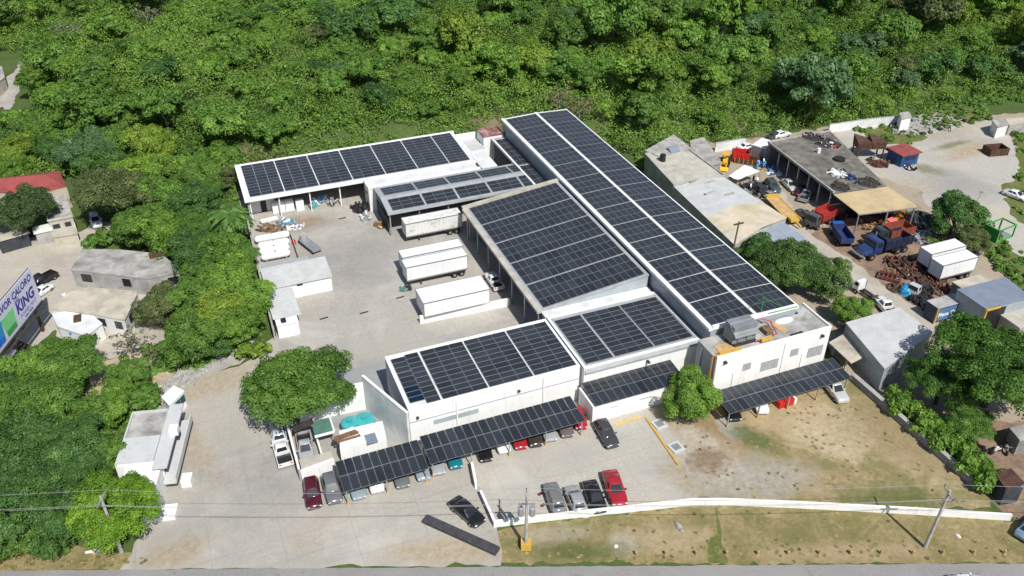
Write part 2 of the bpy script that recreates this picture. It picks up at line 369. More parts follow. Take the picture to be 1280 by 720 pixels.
LAWN_SPOTS = [spot((.47,.385,.25), 1042, 540, 4.6, 5.2, 10, .2, 1.1, .45, .9), spot((.30,.20,.12), 900, 535, 7, 4, 20, .5, 1.2, .3, .6), spot((.37,.34,.29), 905, 596, 7.5, 3.4, -15, .45, 1.3, .4, .85), spot((.36,.33,.28), 975, 600, 4.5, 2.4, 0, .45, 1.3, .5, .7),
  spot((.45,.40,.32), 868, 560, 3.2, 6, 20, .35, 1.0, .5, .9), spot((.38,.37,.34), 915, 535, 1.4, 2.4, 10, .3, 1.3, .6, .8), spot((.46,.36,.22), 975, 520, 6, 2.2, -10, .4, 1.0, .5, .7), spot((.095,.13,.035), 940, 548, 1.6, 3.0, 25, .4, 1.2, .5, .8), spot((.11,.135,.04), 1115, 625, 6, 2.5, -20, .5, 1.2, .4, .8), spot((.30,.23,.13), 1110, 545, 4, 7, 30, .5, 1.0, .3, .6), spot((.22,.15,.09), 885, 575, 2.5, 2.0, 0, .4, 1.2, .6, .8)]
GM['soil'] = ground_mat('forest soil', (.085, .125, .035), [((.06, .10, .022), .12, .42, .6, .8), ((.27, .20, .13), .05, .56, .66, .6)], .3, 1.2)
rng = random.Random(5)
xs = [-2500, -900, -400]+[-200+5*i for i in range(111)]+[600, 1200, 3000]
ys = [-600, -150]+[-40+5*i for i in range(35)]+[132+2*i for i in range(40)]+[215+5*i for i in range(40)]+[520, 800, 1500, 4000]
vs = [(x, y, ground_h(x, min(y, 420))) for y in ys for x in xs]
nx = len(xs); fs = [(j*nx+i, j*nx+i+1, (j+1)*nx+i+1, (j+1)*nx+i) for j in range(len(ys)-1) for i in range(nx-1)]
g = MB(); g.add(vs, fs)
tag(g.build('ground', GM['soil'], smooth=True), kind='structure')

GM['yard'] = ground_mat('yard concrete', (.40, .375, .33),
    [((.31, .30, .285), .075, .46, .60, .75), ((.50, .475, .43), .11, .5, .66, .7), ((.22, .21, .20), .22, .6, .72, .55), ((.40, .35, .285), .045, .52, .7, .5), ((.24, .235, .23), .3, .56, .74, .55, (1, .09, 12)), ((.50, .48, .44), .35, .58, .72, .4, (.1, 1, -8)), ((.14,.135,.13), .55, .68, .76, .7)], .12, 2.2, 6.0, cracks=.16, spots=[spot((.30,.22,.15),372,280,4.5,2.6,0,.5,1.3,.5,.85), spot((.42,.37,.29),350,385,3,4,0,.5,1.2,.4,.6), spot((.24,.235,.23),415,345,6,9,20,.6,1.2,.2,.45), spot((.26,.25,.24),470,300,7,5,0,.6,1.2,.25,.4), spot((.48,.44,.37),400,372,5,4,0,.6,1.2,.3,.5)])
GM['apron'] = ground_mat('apron concrete', (.415, .385, .335),
    [((.33, .315, .295), .06, .47, .62, .8), ((.52, .49, .43), .09, .5, .66, .7), ((.25, .235, .22), .3, .63, .74, .5), ((.29, .275, .255), .35, .56, .72, .55, (1, .1, 38)), ((.27, .255, .24), .35, .57, .72, .5, (.1, 1, -20)), ((.15,.14,.13), .6, .69, .76, .7), ((.36,.30,.22), .12, .56, .7, .5)], .12, 2.5, 7.5, cracks=.14, spots=[spot((.42,.34,.22),560,690,6,1.6,-20,.5,1.3,.4,.8), spot((.40,.33,.23),240,560,1.6,7,15,.5,1.3,.4,.7), spot((.38,.31,.21),225,690,3,2,0,.5,1.3,.5,.8), spot((.41,.34,.24),270,475,5,3,20,.5,1.3,.4,.8), spot((.28,.27,.255),320,600,8,7,0,.7,1.2,.2,.5)])
GM['park'] = ground_mat('parking concrete', (.445, .415, .36),
    [((.38, .36, .33), .09, .47, .64, .6), ((.56, .53, .47), .12, .52, .68, .6), ((.27, .25, .22), .35, .64, .75, .5), ((.33,.31,.275), .3, .55, .72, .5, (.12, 1, 8)), ((.16,.15,.14), .7, .68, .75, .6)], .12, 2.5, 5.0, cracks=.18, spots=[spot((.37,.29,.18),856,535,1.6,5,22,.5,1.3,.6,.9), spot((.36,.30,.21),872,600,2.6,5,20,.5,1.3,.5,.85), spot((.34,.26,.16),850,512,2.2,1.6,0,.5,1.2,.6,.9)])
GM['ramp'] = ground_mat('grey ramp screed', (.30, .31, .31), [((.36, .36, .35), .2, .45, .65, .6)], .08, 2.0)
GM['asphalt'] = ground_mat('worn asphalt', (.265, .255, .245), [((.32, .31, .295), .12, .45, .65, .6), ((.12, .115, .11), .5, .6, .72, .6)], .14, 4)
GM['lawn'] = ground_mat('dry lawn', (.34, .262, .145),
    [((.185, .17, .065), .14, .46, .60, .8), ((.13, .145, .045), .5, .54, .68, .55), ((.47, .38, .235), .11, .54, .66, .7), ((.25, .165, .09), .28, .56, .7, .6)], .28, 1.6, spots=LAWN_SPOTS)
GM['verge'] = ground_mat('dry verge grass', (.285, .225, .11),
    [((.16, .15, .055), .22, .45, .6, .8), ((.115, .135, .038), .75, .56, .7, .55), ((.40, .32, .18), .3, .54, .66, .6), ((.22, .15, .08), .5, .58, .7, .5)], .28, 1.8, spots=[spot((.40,.35,.27),695,668,3.2,1.3,-15,.5,1.4,.7,.6), spot((.42,.33,.20),840,675,5,2,-20,.5,1.2,.4,.7), spot((.40,.36,.28),780,680,1.6,1.6,0,.4,1.3,.8,.7), spot((.09,.12,.035),720,690,5,1.2,-20,.5,1.2,.5,.8), spot((.40,.30,.19),1060,690,8,1.2,-20,.5,1.2,.4,.6)])
GM['sand'] = ground_mat('sandy soil', (.46, .375, .245), [((.34, .25, .15), .25, .48, .62, .7), ((.20, .19, .07), .6, .58, .68, .6)], .2, 1.6)
GM['gravel'] = ground_mat('grey gravel', (.36, .345, .315), [((.47, .44, .39), .4, .48, .62, .7), ((.29, .22, .15), .35, .55, .68, .6)], .2, 1.4)
GM['dirt'] = ground_mat('packed yard dirt', (.38, .315, .235), [((.30, .245, .19), .14, .48, .64, .7), ((.50, .45, .36), .2, .5, .66, .6), ((.17, .135, .11), .35, .55, .70, .75), ((.09,.075,.065), .6, .64, .74, .8), ((.28,.20,.14), .2, .52, .66, .6)], .16, 1.8)
GM['oily'] = ground_mat('oily rusty dirt', (.27, .185, .125), [((.14, .10, .08), .35, .46, .62, .8), ((.37, .28, .2), .25, .5, .66, .6)], .25, 1.6)
GM['pale'] = ground_mat('pale worn slab', (.45, .425, .38), [((.35, .335, .31), .07, .46, .62, .7), ((.50, .43, .33), .06, .52, .68, .6), ((.20, .21, .10), .3, .64, .72, .7)], .16, 1.8, spots=[spot((.42,.33,.21),1210,188,7,2.2,10,.5,1.3,.4,.85), spot((.17,.18,.07),1190,181,5,1.0,5,.5,1.3,.6,.8), spot((.36,.30,.22),1170,165,9,4,0,.6,1.2,.3,.6), spot((.15,.16,.06),1160,212,2,3,30,.5,1.3,.6,.7), spot((.26,.25,.24),1190,235,7,6,0,.6,1.2,.3,.5), spot((.46,.40,.30),1125,235,7,4,0,.5,1.2,.3,.6)])
GM['lane'] = ground_mat('sandy lane', (.44, .40, .335), [((.33, .29, .24), .12, .47, .63, .6), ((.50, .46, .40), .2, .5, .66, .6)], .14, 2)
GM['grass'] = ground_mat('rough green grass', (.12, .15, .04), [((.21, .19, .075), .25, .47, .62, .7), ((.07, .11, .022), .5, .5, .65, .7)], .3, 1.6)
M['tar'] = plain('dark tar strip', (.06, .058, .066), .85, 0, .2, 1.5)
LEVEL = [0]
def patch(name, pts, mat, jag=.35, level=None, step=1.2, world=False, seed=1):
    """one flat sheet on the ground with an uneven edge; pts are pixels unless world"""
    q = [Vector((*p, 0)) if world else at(*p) for p in pts]
    rg = random.Random(seed+len(pts)); out = []
    for a, b in zip(q, q[1:]+q[:1]):
        L = (b-a).length; k = max(1, int(L/step)) if jag else 1
        nrm = Vector((-(b-a).y, (b-a).x, 0)).normalized() if L > 1e-6 else Vector()
        for i in range(k):
            p = a.lerp(b, i/k)
            if jag and i: p = p+nrm*rg.gauss(0, jag*.6)
            out.append(p)
    z = .004*level
    me = bpy.data.meshes.new(name)
    bm = bmesh.new(); f = bm.faces.new([bm.verts.new((p.x, p.y, z)) for p in out])
    if f.normal.z < 0: bmesh.ops.reverse_faces(bm, faces=[f])
    bmesh.ops.triangulate(bm, faces=bm.faces[:])
    bm.normal_update()
    for f in bm.faces:
        if f.normal.z < 0: f.normal_flip()
    bm.to_mesh(me); bm.free(); me.materials.append(GM[mat])
    o = bpy.data.objects.new(name, me); COL.objects.link(o)
    return tag(o, kind='structure')
# right hand scrapyard lot, the pale slab beyond it and the lane
patch('scrapyard_ground', [(800,205),(850,180),(905,176),(962,170),(1040,158),(1095,152),(1140,148),(1200,146),(1300,140),(1330,330),(1300,420),(1300,600),(1225,600),(1160,545),(1060,470),(1000,385)], 'dirt', .5, 1)
patch('oily_ground', [(1000,300),(1050,268),(1140,262),(1215,300),(1215,350),(1185,400),(1150,405),(1090,350),(1065,322)], 'oily', .7, 2)
patch('neighbour_ground', [(1148,538),(1200,522),(1300,530),(1300,660),(1256,642)], 'oily', .5, 6)
patch('slab', [(1015,182),(1060,160),(1130,152),(1185,157),(1235,150),(1262,170),(1272,200),(1300,225),(1330,330),(1262,320),(1236,285),(1225,262),(1160,258),(1148,236),(1100,222)], 'pale', .5, 3)
patch('grass_patch', [(1075,163),(1140,152),(1160,172),(1130,182),(1092,178)], 'grass', .6, 4)
patch('grass_strip', [(1140,145),(1230,130),(1240,150),(1190,152),(1165,164)], 'grass', .6, 4)
patch('grass_bank', [(1262,150),(1310,150),(1310,305),(1262,268),(1252,235),(1276,210)], 'grass', .6, 4)
patch('scrub_bank', [(1215,300),(1225,265),(1245,295),(1290,330),(1330,400),(1258,350)], 'grass', .6, 4)
patch('yard_lane', [(930,255),(980,240),(1010,290),(1070,330),(1180,410),(1170,425),(1110,392),(1060,345),(1015,335),(980,300)], 'lane', .4, 3)
# left hand street and house plots
patch('street', [(-60,372),(-40,318),(20,300),(60,292),(100,290),(110,285),(118,268),(140,283),(135,305),(110,318),(60,370),(100,392),(60,420),(-40,520),(-140,520)], 'lane', .5, 1)
patch('house_plot', [(60,372),(85,310),(215,315),(240,360),(235,410),(190,440),(130,450),(70,420)], 'lane', .5, 2)
patch('side_path', [(-10,165),(-5,105),(18,90),(26,76),(42,70),(40,85),(25,108),(8,150),(5,165)], 'gravel', .4, 1)
patch('bare_bank', [(55,520),(110,455),(160,440),(220,445),(262,462),(230,478),(175,520),(128,520),(120,555),(95,550)], 'sand', .8, 1)
patch('rubble_bank', [(180,520),(215,470),(262,445),(300,420),(318,428),(300,455),(255,472),(238,500),(210,520)], 'gravel', .5, 2)
# road
rd = [(-500,718.6),(0,713.5),(320,710.8),(640,708.6),(960,706.4),(1280,704.4),(1800,701)]
a0 = at(0,713.5); a1 = at(1280,704.4); nn = Vector(((a1-a0).y, -(a1-a0).x, 0)).normalized()
near = [at(*p) for p in rd]; far = [p+nn*8.5 for p in near]
patch('road', [(p.x, p.y) for p in near]+[(p.x, p.y) for p in far[::-1]], 'asphalt', .06, 5, world=True, step=.8)
patch('far_verge', [(p.x, p.y) for p in far]+[((p+nn*25).x, (p+nn*25).y) for p in far[::-1]], 'verge', .06, 4, world=True, step=.8)
patch('verge', [(621,703),(600,672),(622,664),(660,655),(760,645),(868,631),(1000,634),(1280,652),(1420,660),(1420,700),(1280,703),(960,705)], 'verge', .3, 2, step=.7)
patch('left_verge', [(-200,672),(0,672),(60,680),(110,684),(170,692),(200,705),(150,712),(0,713),(-250,714.5)], 'verge', .3, 2, step=.7)
# paving
patch('driveway', [(150,712),(165,692),(180,655),(190,640),(200,590),(205,520),(222,486),(240,474),(262,468),(298,458),(322,446),(332,428),(345,420),(455,470),(520,556),(600,572),(621,661),(628,690),(626,707)], 'apron', .3, 3)
0 and patch('sandy_apron', [(430,709),(520,700),(590,690),(622,694),(618,707)], 'sand', .5, 4)
patch('yard', [(5.2,82.5),(17.8,75),(58,73.8),(58,150),(48,153.5),(5.6,153.5)], 'yard', 0, 4, world=True)
p0 = at(437,437); 
patch('ramp', [(6.5,84.8),(17.2,76.4),(40,76.4),(40,92.6),(6.5,94)], 'ramp', 0, 5, world=True)
0 and patch('yard_dirt', [(330,275),(372,262),(405,268),(395,285),(360,292),(330,296)], 'sand', .5, 5)
patch('field', [(822,512),(862,492),(905,500),(1070,470),(1180,570),(1238,634),(1160,637),(1000,628),(868,622),(852,600)], 'lawn', .5, 2)
patch('parking', [(588,568),(700,540),(745,522),(832,502),(846,540),(858,585),(880,612),(866,627),(760,640),(617,656)], 'park', .3, 5)
0 and patch('sandy_patch', [(1040,520),(1060,512),(1075,528),(1078,548),(1068,562),(1040,560),(1020,548),(1000,545),(1010,528)], 'sand', .8, 4, seed=3)
0 and patch('worn_patch', [(852,592),(880,560),(918,560),(960,575),(1010,590),(1000,618),(930,622),(870,622)], 'gravel', .9, 4, seed=4)
0 and patch('worn_patch', [(905,520),(922,522),(924,548),(900,556),(890,540)], 'gravel', .6, 4, seed=6)
patch('green_patch', [(888,672),(902,668),(910,704),(886,704)], 'grass', .35, 4, seed=7)
patch('green_strip', [(893,634),(897,634),(902,668),(897,668)], 'grass', .15, 4, seed=8)
0 and patch('verge_stones', [(650,672),(690,655),(715,662),(712,676),(680,682)], 'gravel', .5, 3, seed=9)
# yellow painted marks on the car park
GM['ymark'] = plain('worn yellow paint', srgb(214, 176, 84), .8, 0, .15, 2, dirt=(.44, .41, .36), dirt_amt=.8, dirt_scale=2.5)
for k, q in enumerate([[(690,643),(712,640),(713,643),(691,646)],[(716,639),(738,637),(739,640),(718,642)],[(740,636.5),(756,634.5),(757,637),(742,639.5)],
          [(785,632),(806,629),(807,632),(786,635)],[(810,629),(832,626),(833,628.5),(812,631.5)],[(766,530),(782,525),(784,528),(769,533)],[(784,524),(800,519),(802,522),(786,527)]]):
    patch('parking_mark', q, 'ymark', .05, 6, step=.3, seed=k)
for k, q in enumerate([(512,614,522,608),(560,618,574,610),(640,600,690,588),(700,582,744,570)]): pass
# ================================================================== SOLAR PANELS
PAN = {}
def panel_mesh(lx, ly, mat='solar'):
    """one framed module lying in x,y (origin at its centre, underside at z=0)"""
    k = (round(lx,3), round(ly,3), mat)
    if k in PAN: return PAN[k]
    b = MB(); fr = .026
    b.box(-lx/2, lx/2, -ly/2, -ly/2+fr, 0, .045, 0); b.box(-lx/2, lx/2, ly/2-fr, ly/2, 0, .045, 0)
    b.box(-lx/2, -lx/2+fr, -ly/2+fr, ly/2-fr, 0, .045, 0); b.box(lx/2-fr, lx/2, -ly/2+fr, ly/2-fr, 0, .045, 0)
    b.quad((-lx/2+fr, -ly/2+fr, .038), (lx/2-fr, -ly/2+fr, .038), (lx/2-fr, ly/2-fr, .038), (-lx/2+fr, ly/2-fr, .038), 1)
    PAN[k] = b.mesh('solar_panel', ['alu', mat]); return PAN[k]
def panel_field(parent, spots, keep=100):
    """spots: (x,y,z,rx,ry,lx,ly,mat). The nearest ones are parts, anything past `keep` one part of kind stuff"""
    org = world_loc(parent)
    spots = sorted(spots, key=lambda s: s[0]**2+s[1]**2)
    for s in spots[:keep]:
        o = bpy.data.objects.new('solar_panel', panel_mesh(s[5], s[6], s[7])); COL.objects.link(o); o.parent = parent
        o.location = Vector(s[:3])-org; o.rotation_euler = (s[3], s[4], 0)
    rest = spots[keep:]
    if rest:
        me = bpy.data.meshes.new('solar_panels'); bm = bmesh.new()
        mats = ['alu', 'solar', 'solar_blue']
        for s in rest:
            src = panel_mesh(s[5], s[6], s[7]); n0 = len(bm.verts); f0 = len(bm.faces)
            bm.from_mesh(src); bm.verts.ensure_lookup_table(); bm.faces.ensure_lookup_table()
            T = Matrix.Translation(Vector(s[:3])-org) @ Matrix.Rotation(s[4], 4, 'Y') @ Matrix.Rotation(s[3], 4, 'X')
            for v in bm.verts[n0:]: v.co = T @ v.co
            if s[7] == 'solar_blue':
                for f in bm.faces[f0:]:
                    if f.material_index == 1: f.material_index = 2
        bm.to_mesh(me); bm.free()
        for m in mats: me.materials.append(M[m])
        o = bpy.data.objects.new('solar_panels', me); COL.objects.link(o); o.parent = parent; o['kind'] = 'stuff'
def grid(x0, y0, nx, ny, lx, ly, gap, zf, rx=0, ry=0, mat='solar', skip=()):
    out = []
    for i in range(nx):
        for j in range(ny):
            if (i, j) in skip: continue
            x = x0+lx/2+i*(lx+gap); y = y0+ly/2+j*(ly+gap)
            out.append((x, y, zf(x, y)+.07, rx, ry, lx, ly, mat))
    return out
def window(parent, a, b, z0, z1, proud=.05, n=2, name='window', frame='white', wall_n=None, pane='glass'):
    """window on a wall between ground points a,b (world xy); frame and pane"""
    a = Vector((*a[:2], 0)); b = Vector((*b[:2], 0)); d = (b-a).normalized(); nr = Vector((d.y, -d.x, 0)) if wall_n is None else Vector((*wall_n, 0))
    L = (b-a).length; m = MB(); t = .07
    P = lambda u, z, k: a+d*u+nr*k+Vector((0, 0, z))
    def bx(u0, u1, q0, q1, k0, k1, mi):
        m.add([P(u0,q0,k0),P(u1,q0,k0),P(u1,q0,k1),P(u0,q0,k1),P(u0,q1,k0),P(u1,q1,k0),P(u1,q1,k1),P(u0,q1,k1)],
              [(0,3,2,1),(4,5,6,7),(0,1,5,4),(1,2,6,5),(2,3,7,6),(3,0,4,7)], mi)
    bx(0, L, z0, z0+t, -.02, proud, 0); bx(0, L, z1-t, z1, -.02, proud, 0)
    for k in range(n+1):
        u = (L-t)*k/n; bx(u, u+t, z0+t, z1-t, -.02, proud, 0)
    o = m.build(name, [frame], parent)
    g = MB(); g.add([P(t/2,z0+t/2,proud*.8),P(L-t/2,z0+t/2,proud*.8),P(L-t/2,z1-t/2,proud*.8),P(t/2,z1-t/2,proud*.8)], [(0,1,2,3)])
    g.build('pane', [pane], o, origin=world_loc(o)); return o
def door(parent, a, b, z0, z1, mat='dark_steel', nr=None):
    a = Vector((*a[:2], 0)); b = Vector((*b[:2], 0)); d = (b-a).normalized(); n = Vector((d.y, -d.x, 0))
    m = MB(); P = lambda u, z, k: a+d*u+n*k+Vector((0,0,z)); L = (b-a).length
    m.add([P(0,z0,-.02),P(L,z0,-.02),P(L,z0,.05),P(0,z0,.05),P(0,z1,-.02),P(L,z1,-.02),P(L,z1,.05),P(0,z1,.05)],
          [(0,3,2,1),(4,5,6,7),(0,1,5,4),(1,2,6,5),(2,3,7,6),(3,0,4,7)])
    return m.build('door', [mat], parent)

# ================================================================== LONG HALL
hx0, hx1, hy0, hy1, hr = 57.5, 71.2, 74.0, 148.8, 64.5
ze, zr = 8.3, 8.55
hall = thing('long_hall', 'longest solar roofed industrial hall with two columns of panels and white centre walkway', 'industrial hall', (hr, 111, 0))
m = MB(); m.prism([(hx0+.1,hy0+.1),(hx1-.1,hy0+.1),(hx1-.1,hy1-.1),(hx0+.1,hy1-.1)], 0, ze-.35)
m.add([(hx0+.1,hy0+.1,ze-.35),(hx1-.1,hy0+.1,ze-.35),(hr,hy0+.1,zr-.2),(hx0+.1,hy1-.1,ze-.35),(hx1-.1,hy1-.1,ze-.35),(hr,hy1-.1,zr-.2)], [(0,1,2),(5,4,3)])
m.build('wall', ['ribbed_wall_y'], hall)
m = MB(); m.loft([[(hx0,y,ze-.3),(hr,y,zr-.3),(hx1,y,ze-.3),(hx1,y,ze),(hr,y,zr),(hx0,y,ze)] for y in (hy0, hy1)])
m.build('roof', ['white_roof'], hall)
m = MB(); m.box(hr-.22, hr+.22, hy0, hy1, zr-.02, zr+.12); m.build('ridge_walkway', ['white'], hall)
m = MB(); m.box(hx0-.35, hx0+.25, hy0-.1, hy1, ze-.32, ze+.1); m.build('gutter', ['white'], hall)
m = MB(); m.box(hx1-.08, hx1+.12, hy0-.1, hy1, ze-.32, ze+.08); m.build('gutter', ['white'], hall)
m = MB(); m.box(hx0+.25, hx1-.15, hy0-.12, hy0+.25, ze-.25, zr+.1); m.build('front_fascia', ['white'], hall)
sl = math.atan((zr-ze)/(hr-hx0)); sr = math.atan((zr-ze)/(hx1-hr)); sp = []
pitch = 5.68
for k in range(13):
    y0 = hy0+.4+k*pitch
    sp += grid(hx0+.42, y0, 6, 3, 1.03, 1.815, .022, lambda x, y: ze+(x-hx0)*math.tan(sl), 0, -sl)
    sp += grid(hr+.36, y0, 6, 3, 1.015, 1.815, .022, lambda x, y: zr-(x-hr)*math.tan(sr), 0, sr)
panel_field(hall, sp)

# ================================================================== MIDDLE SHED (single slope, open left side)
mx0, mx1, my0, my1, mz0, mz1 = 39.9, 57.1, 89.4, 121.2, 5.6, 7.55
mzf = lambda x, y=0: mz0+(mz1-mz0)*(x-mx0)/(mx1-mx0)
mid = thing('middle_shed', 'broad open sided shed with sloping solar roof between trailers and long hall', 'industrial shed', (48.5, 105, 0))
m = MB(); m.loft([[(mx0,y,mz0-.22),(mx1,y,mz1-.22),(mx1,y,mz1),(mx0,y,mz0)] for y in (my0, my1)]); m.build('roof', ['grey_roof'], mid)
m = MB(); m.prism([(mx0+.6,my0+.15),(mx1,my0+.15),(mx1,my0+.45),(mx0+.6,my0+.45)], 0, [mzf(mx0+.6)-.24,mz1-.24,mz1-.24,mzf(mx0+.6)-.24]); m.build('wall', ['ribbed_grey_x'], mid)
m = MB(); m.prism([(mx0+.6,my1-.6),(mx1,my1-.6),(mx1,my1-.3),(mx0+.6,my1-.3)], 0, [mzf(mx0+.6)-.24,mz1-.24,mz1-.24,mzf(mx0+.6)-.24]); m.build('wall', ['ribbed_grey_x'], mid)
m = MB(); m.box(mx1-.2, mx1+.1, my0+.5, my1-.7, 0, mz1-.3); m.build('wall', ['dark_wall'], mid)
m = MB(); m.box(mx0+5.2, mx0+5.4, my0+.5, 103, 0, 4.6); m.box(mx0+3, mx0+3.2, 96, 99.6, 0, 4.3); m.build('partition_wall', ['ribbed_wall_y'], mid)
m = MB(); m.box(mx0-.42, mx0+.35, my0-.1, my1+.1, mz0-.35, mz0+.05); m.build('gutter', ['pale_roof'], mid)
m = MB(); m.bar((mx0-.3,my1+.3,mz0+.12),(mx1,my1+.3,mz1+.12), .7, .5); m.build('back_parapet', ['pale_roof'], mid)
for k in range(7):
    y = my0+.6+k*5.05; m = MB(); m.box(mx0+.05, mx0+.3, y-.12, y+.12, 0, mz0-.3); m.build('post', ['steel'], mid)
sm = math.atan((mz1-mz0)/(mx1-mx0)); sp = []
for k in range(5):
    sp += grid(mx0+.75, my0+.35+k*6.3, 15, 3, 1.035, 1.99, .025, mzf, 0, -sm)
panel_field(mid, sp)

# ================================================================== FRONT BLOCKS
fz = 5.5
f1 = thing('front_block', 'longer white front block above the parking, with three dark blue panels at its left end', 'industrial building', (28.5, 81, 0))
x0, x1, y0, y1 = 17.2, 39.85, 76.3, 87.3
def flat_block(t, x0, x1, y0, y1, z, par=.28, pw=.3, wall='white', roof='white_roof', sides='fblr'):
    m = MB(); m.box(x0, x1, y0, y1, 0, z-.02); m.build('wall', [wall], t)
    m = MB(); m.box(x0+.02, x1-.02, y0+.02, y1-.02, z-.02, z+.03); m.build('roof', [roof], t)
    m = MB()
    if 'f' in sides: m.box(x0-.03, x1+.03, y0-.03, y0+pw, z-.02, z+par)
    if 'b' in sides: m.box(x0-.03, x1+.03, y1-pw, y1+.03, z-.02, z+par)
    if 'l' in sides: m.box(x0-.03, x0+pw, y0+pw, y1-pw, z-.02, z+par)
    if 'r' in sides: m.box(x1-pw, x1+.03, y0+pw, y1-pw, z-.02, z+par)
    if m.v: m.build('parapet', [wall], t)
flat_block(f1, x0, x1, y0, y1, fz, .22)
flat = lambda z: (lambda x, y: z)
sp = []
pl, pw_ = 1.94, .965
sp += grid(17.75, 78.45, 1, 5, 1.86, pw_, .045, flat(fz+.05)); sp = [s for s in sp if s[1] > 81]
for j in range(9):
    y = 77.5+j*(pw_+.045)+pw_/2
    if j < 3: sp.append((17.75+.93, y, fz+.12, 0, 0, 1.86, pw_, 'solar_blue'))
    elif j < 9: sp.append((17.75+.93, y, fz+.12, 0, 0, 1.86, pw_, 'solar'))
seen = set(); sp = [s for s in sp if not (round(s[1],1) in seen or seen.add(round(s[1],1)))]
sp += grid(19.66, 76.75, 1, 10, 1.74, pw_, .045, flat(fz+.05))
for k in range(3): sp += grid(21.7+k*6.07, 76.75, 3, 10, 1.915, pw_, .045, flat(fz+.05))
panel_field(f1, sp)
m = MB(); m.box(x0-.02, x1, y0-.06, y0-.02, 3.62, 3.7); m.build('conduit', ['steel'], f1)
m = MB(); m.box(20.2, 26, y0-.05, y0-.02, 2.4, 3.1); m.build('louvre', ['ribbed_grey_x'], f1)
for px_ in (23.2, 34.8):
    m = MB(); m.box(px_-.08, px_+.08, y0-.16, y0-.03, 0, fz-.2); m.build('downpipe', ['white'], f1)
for px_ in (18.2, 31.4):
    m = MB(); m.box(px_-.15, px_+.15, y0-.35, y0-.03, 4.2, 4.4); m.build('floodlight', ['dark_steel'], f1)

f2 = thing('front_block', 'shorter white front block with three panel groups, right of the longer front block', 'industrial building', (48.6, 81, 0))
x0, x1, y0, y1 = 40.15, 57.1, 75.6, 87.6
flat_block(f2, x0, x1, y0, y1, fz, .22, roof='grey_roof')
m = MB(); m.box(x0, x1, y1+.05, my0+.1, 5.2, 5.42); m.build('roof_strip', ['white_roof'], f2)
m = MB(); m.prism([(x0+.1,y0-.25),(x1,y0-.25),(x1,y0-.04),(x0+.1,y0-.04)], [4.8,4.8,4.8,4.8], [5.05,5.05,5.5,5.5]); m.build('gutter', ['grey_roof'], f2)
sp = grid(40.85, 76.4, 2, 10, 1.9, pw_, .045, flat(fz+.05))
for k in range(2): sp += grid(45.05+k*5.9, 76.4, 3, 10, 1.85, pw_, .045, flat(fz+.05))
panel_field(f2, sp)
m = MB(); m.box(49.2, 49.5, y0-.6, y0-.03, 4.15, 4.4); m.build('floodlight', ['dark_steel'], f2)

# low block in front of it
lb = thing('low_block', 'small low white building under a roof of twelve panel columns', 'building', (46.5, 73.3, 0))
flat_block(lb, 39.5, 53.2, 71.5, 75.5, 2.6, .18)
for a_, b_ in ((42.0, 43.2), (46.2, 48.1)): window(lb, (a_, 71.5), (b_, 71.5), 1.75, 2.0, n=1)
tz = lambda x, y: 2.95+(y-70.9)*.09
rt = math.atan(.09)
m = MB()
for x in (40, 44.2, 48.6, 52.8):
    for y in (71.9, 74.9): m.box(x-.05, x+.05, y-.05, y+.05, 2.6, tz(x, y))
m.build('panel_support', ['steel'], lb)
panel_field(lb, grid(39.75, 71.2, 12, 2, 1.05, 2.12, .045, tz, rt, 0))

# white annex on the right with roof plant
an = thing('annex', 'white two storey annex with cement roof terrace, cooling unit and yellow duct', 'building', (64.6, 71.7, 0))
ax0, ax1, ay0, ay1, az = 55.7, 73.4, 69.5, 73.85, 7.1
m = MB(); m.box(ax0, ax1, ay0, ay1, 0, az-.02); m.box(71.55, ax1, ay1, 75.4, 0, az-.02); m.build('wall', ['white'], an)
m = MB(); m.box(ax0+.05, ax1-.05, ay0+.05, ay1-.02, az-.02, az+.03); m.box(71.6, ax1-.05, ay1-.02, 75.35, az-.02, az+.028); m.build('roof', ['conc_roof'], an)
m = MB(); m.box(ax0-.02, ax1+.02, ay0-.02, ay0+.2, az-.02, az+.35); m.box(ax1-.2, ax1+.02, ay0+.2, 75.4, az-.02, az+.35); m.build('parapet', ['white'], an)
m = MB(); m.box(ax0-.06, ax0-.02, ay0+.15, ay1, 0, az-.05); m.build('side_shade_sheet', ['grey_roof'], an)  # grey sheet puts the shade of the left face into colour
for a_, b_, z0, z1 in ((60.0,61.2,3.9,5.0),(62.9,65.6,2.9,4.4),(67.4,68.6,4.1,5.2),(70.3,72.7,3.0,4.6)):
    w_ = window(an, (a_, ay0), (b_, ay0), z0, z1, n=5 if b_-a_ > 2 else 3, frame='steel', pane='louvre')
for x in (56.9, 72.0):
    m = MB(); m.box(x-.15, x+.2, ay0-.4, ay0-.02, 6.2, 6.5); m.build('floodlight', ['dark_steel'], an)
for x in (58.6, 66.2, 69.4):
    m = MB(); m.box(x-.05, x+.05, ay0-.12, ay0-.03, 0, az-.4 if x == 66.2 else 4); m.build('downpipe', ['white'], an)
m = MB()
for k in (0, 3): m.box(ax0-.2, ax0-.07, ay0+.9+k*.75, ay0+.98+k*.75, .5, 6.6)
m.build('wall_pipes', ['steel'], an)
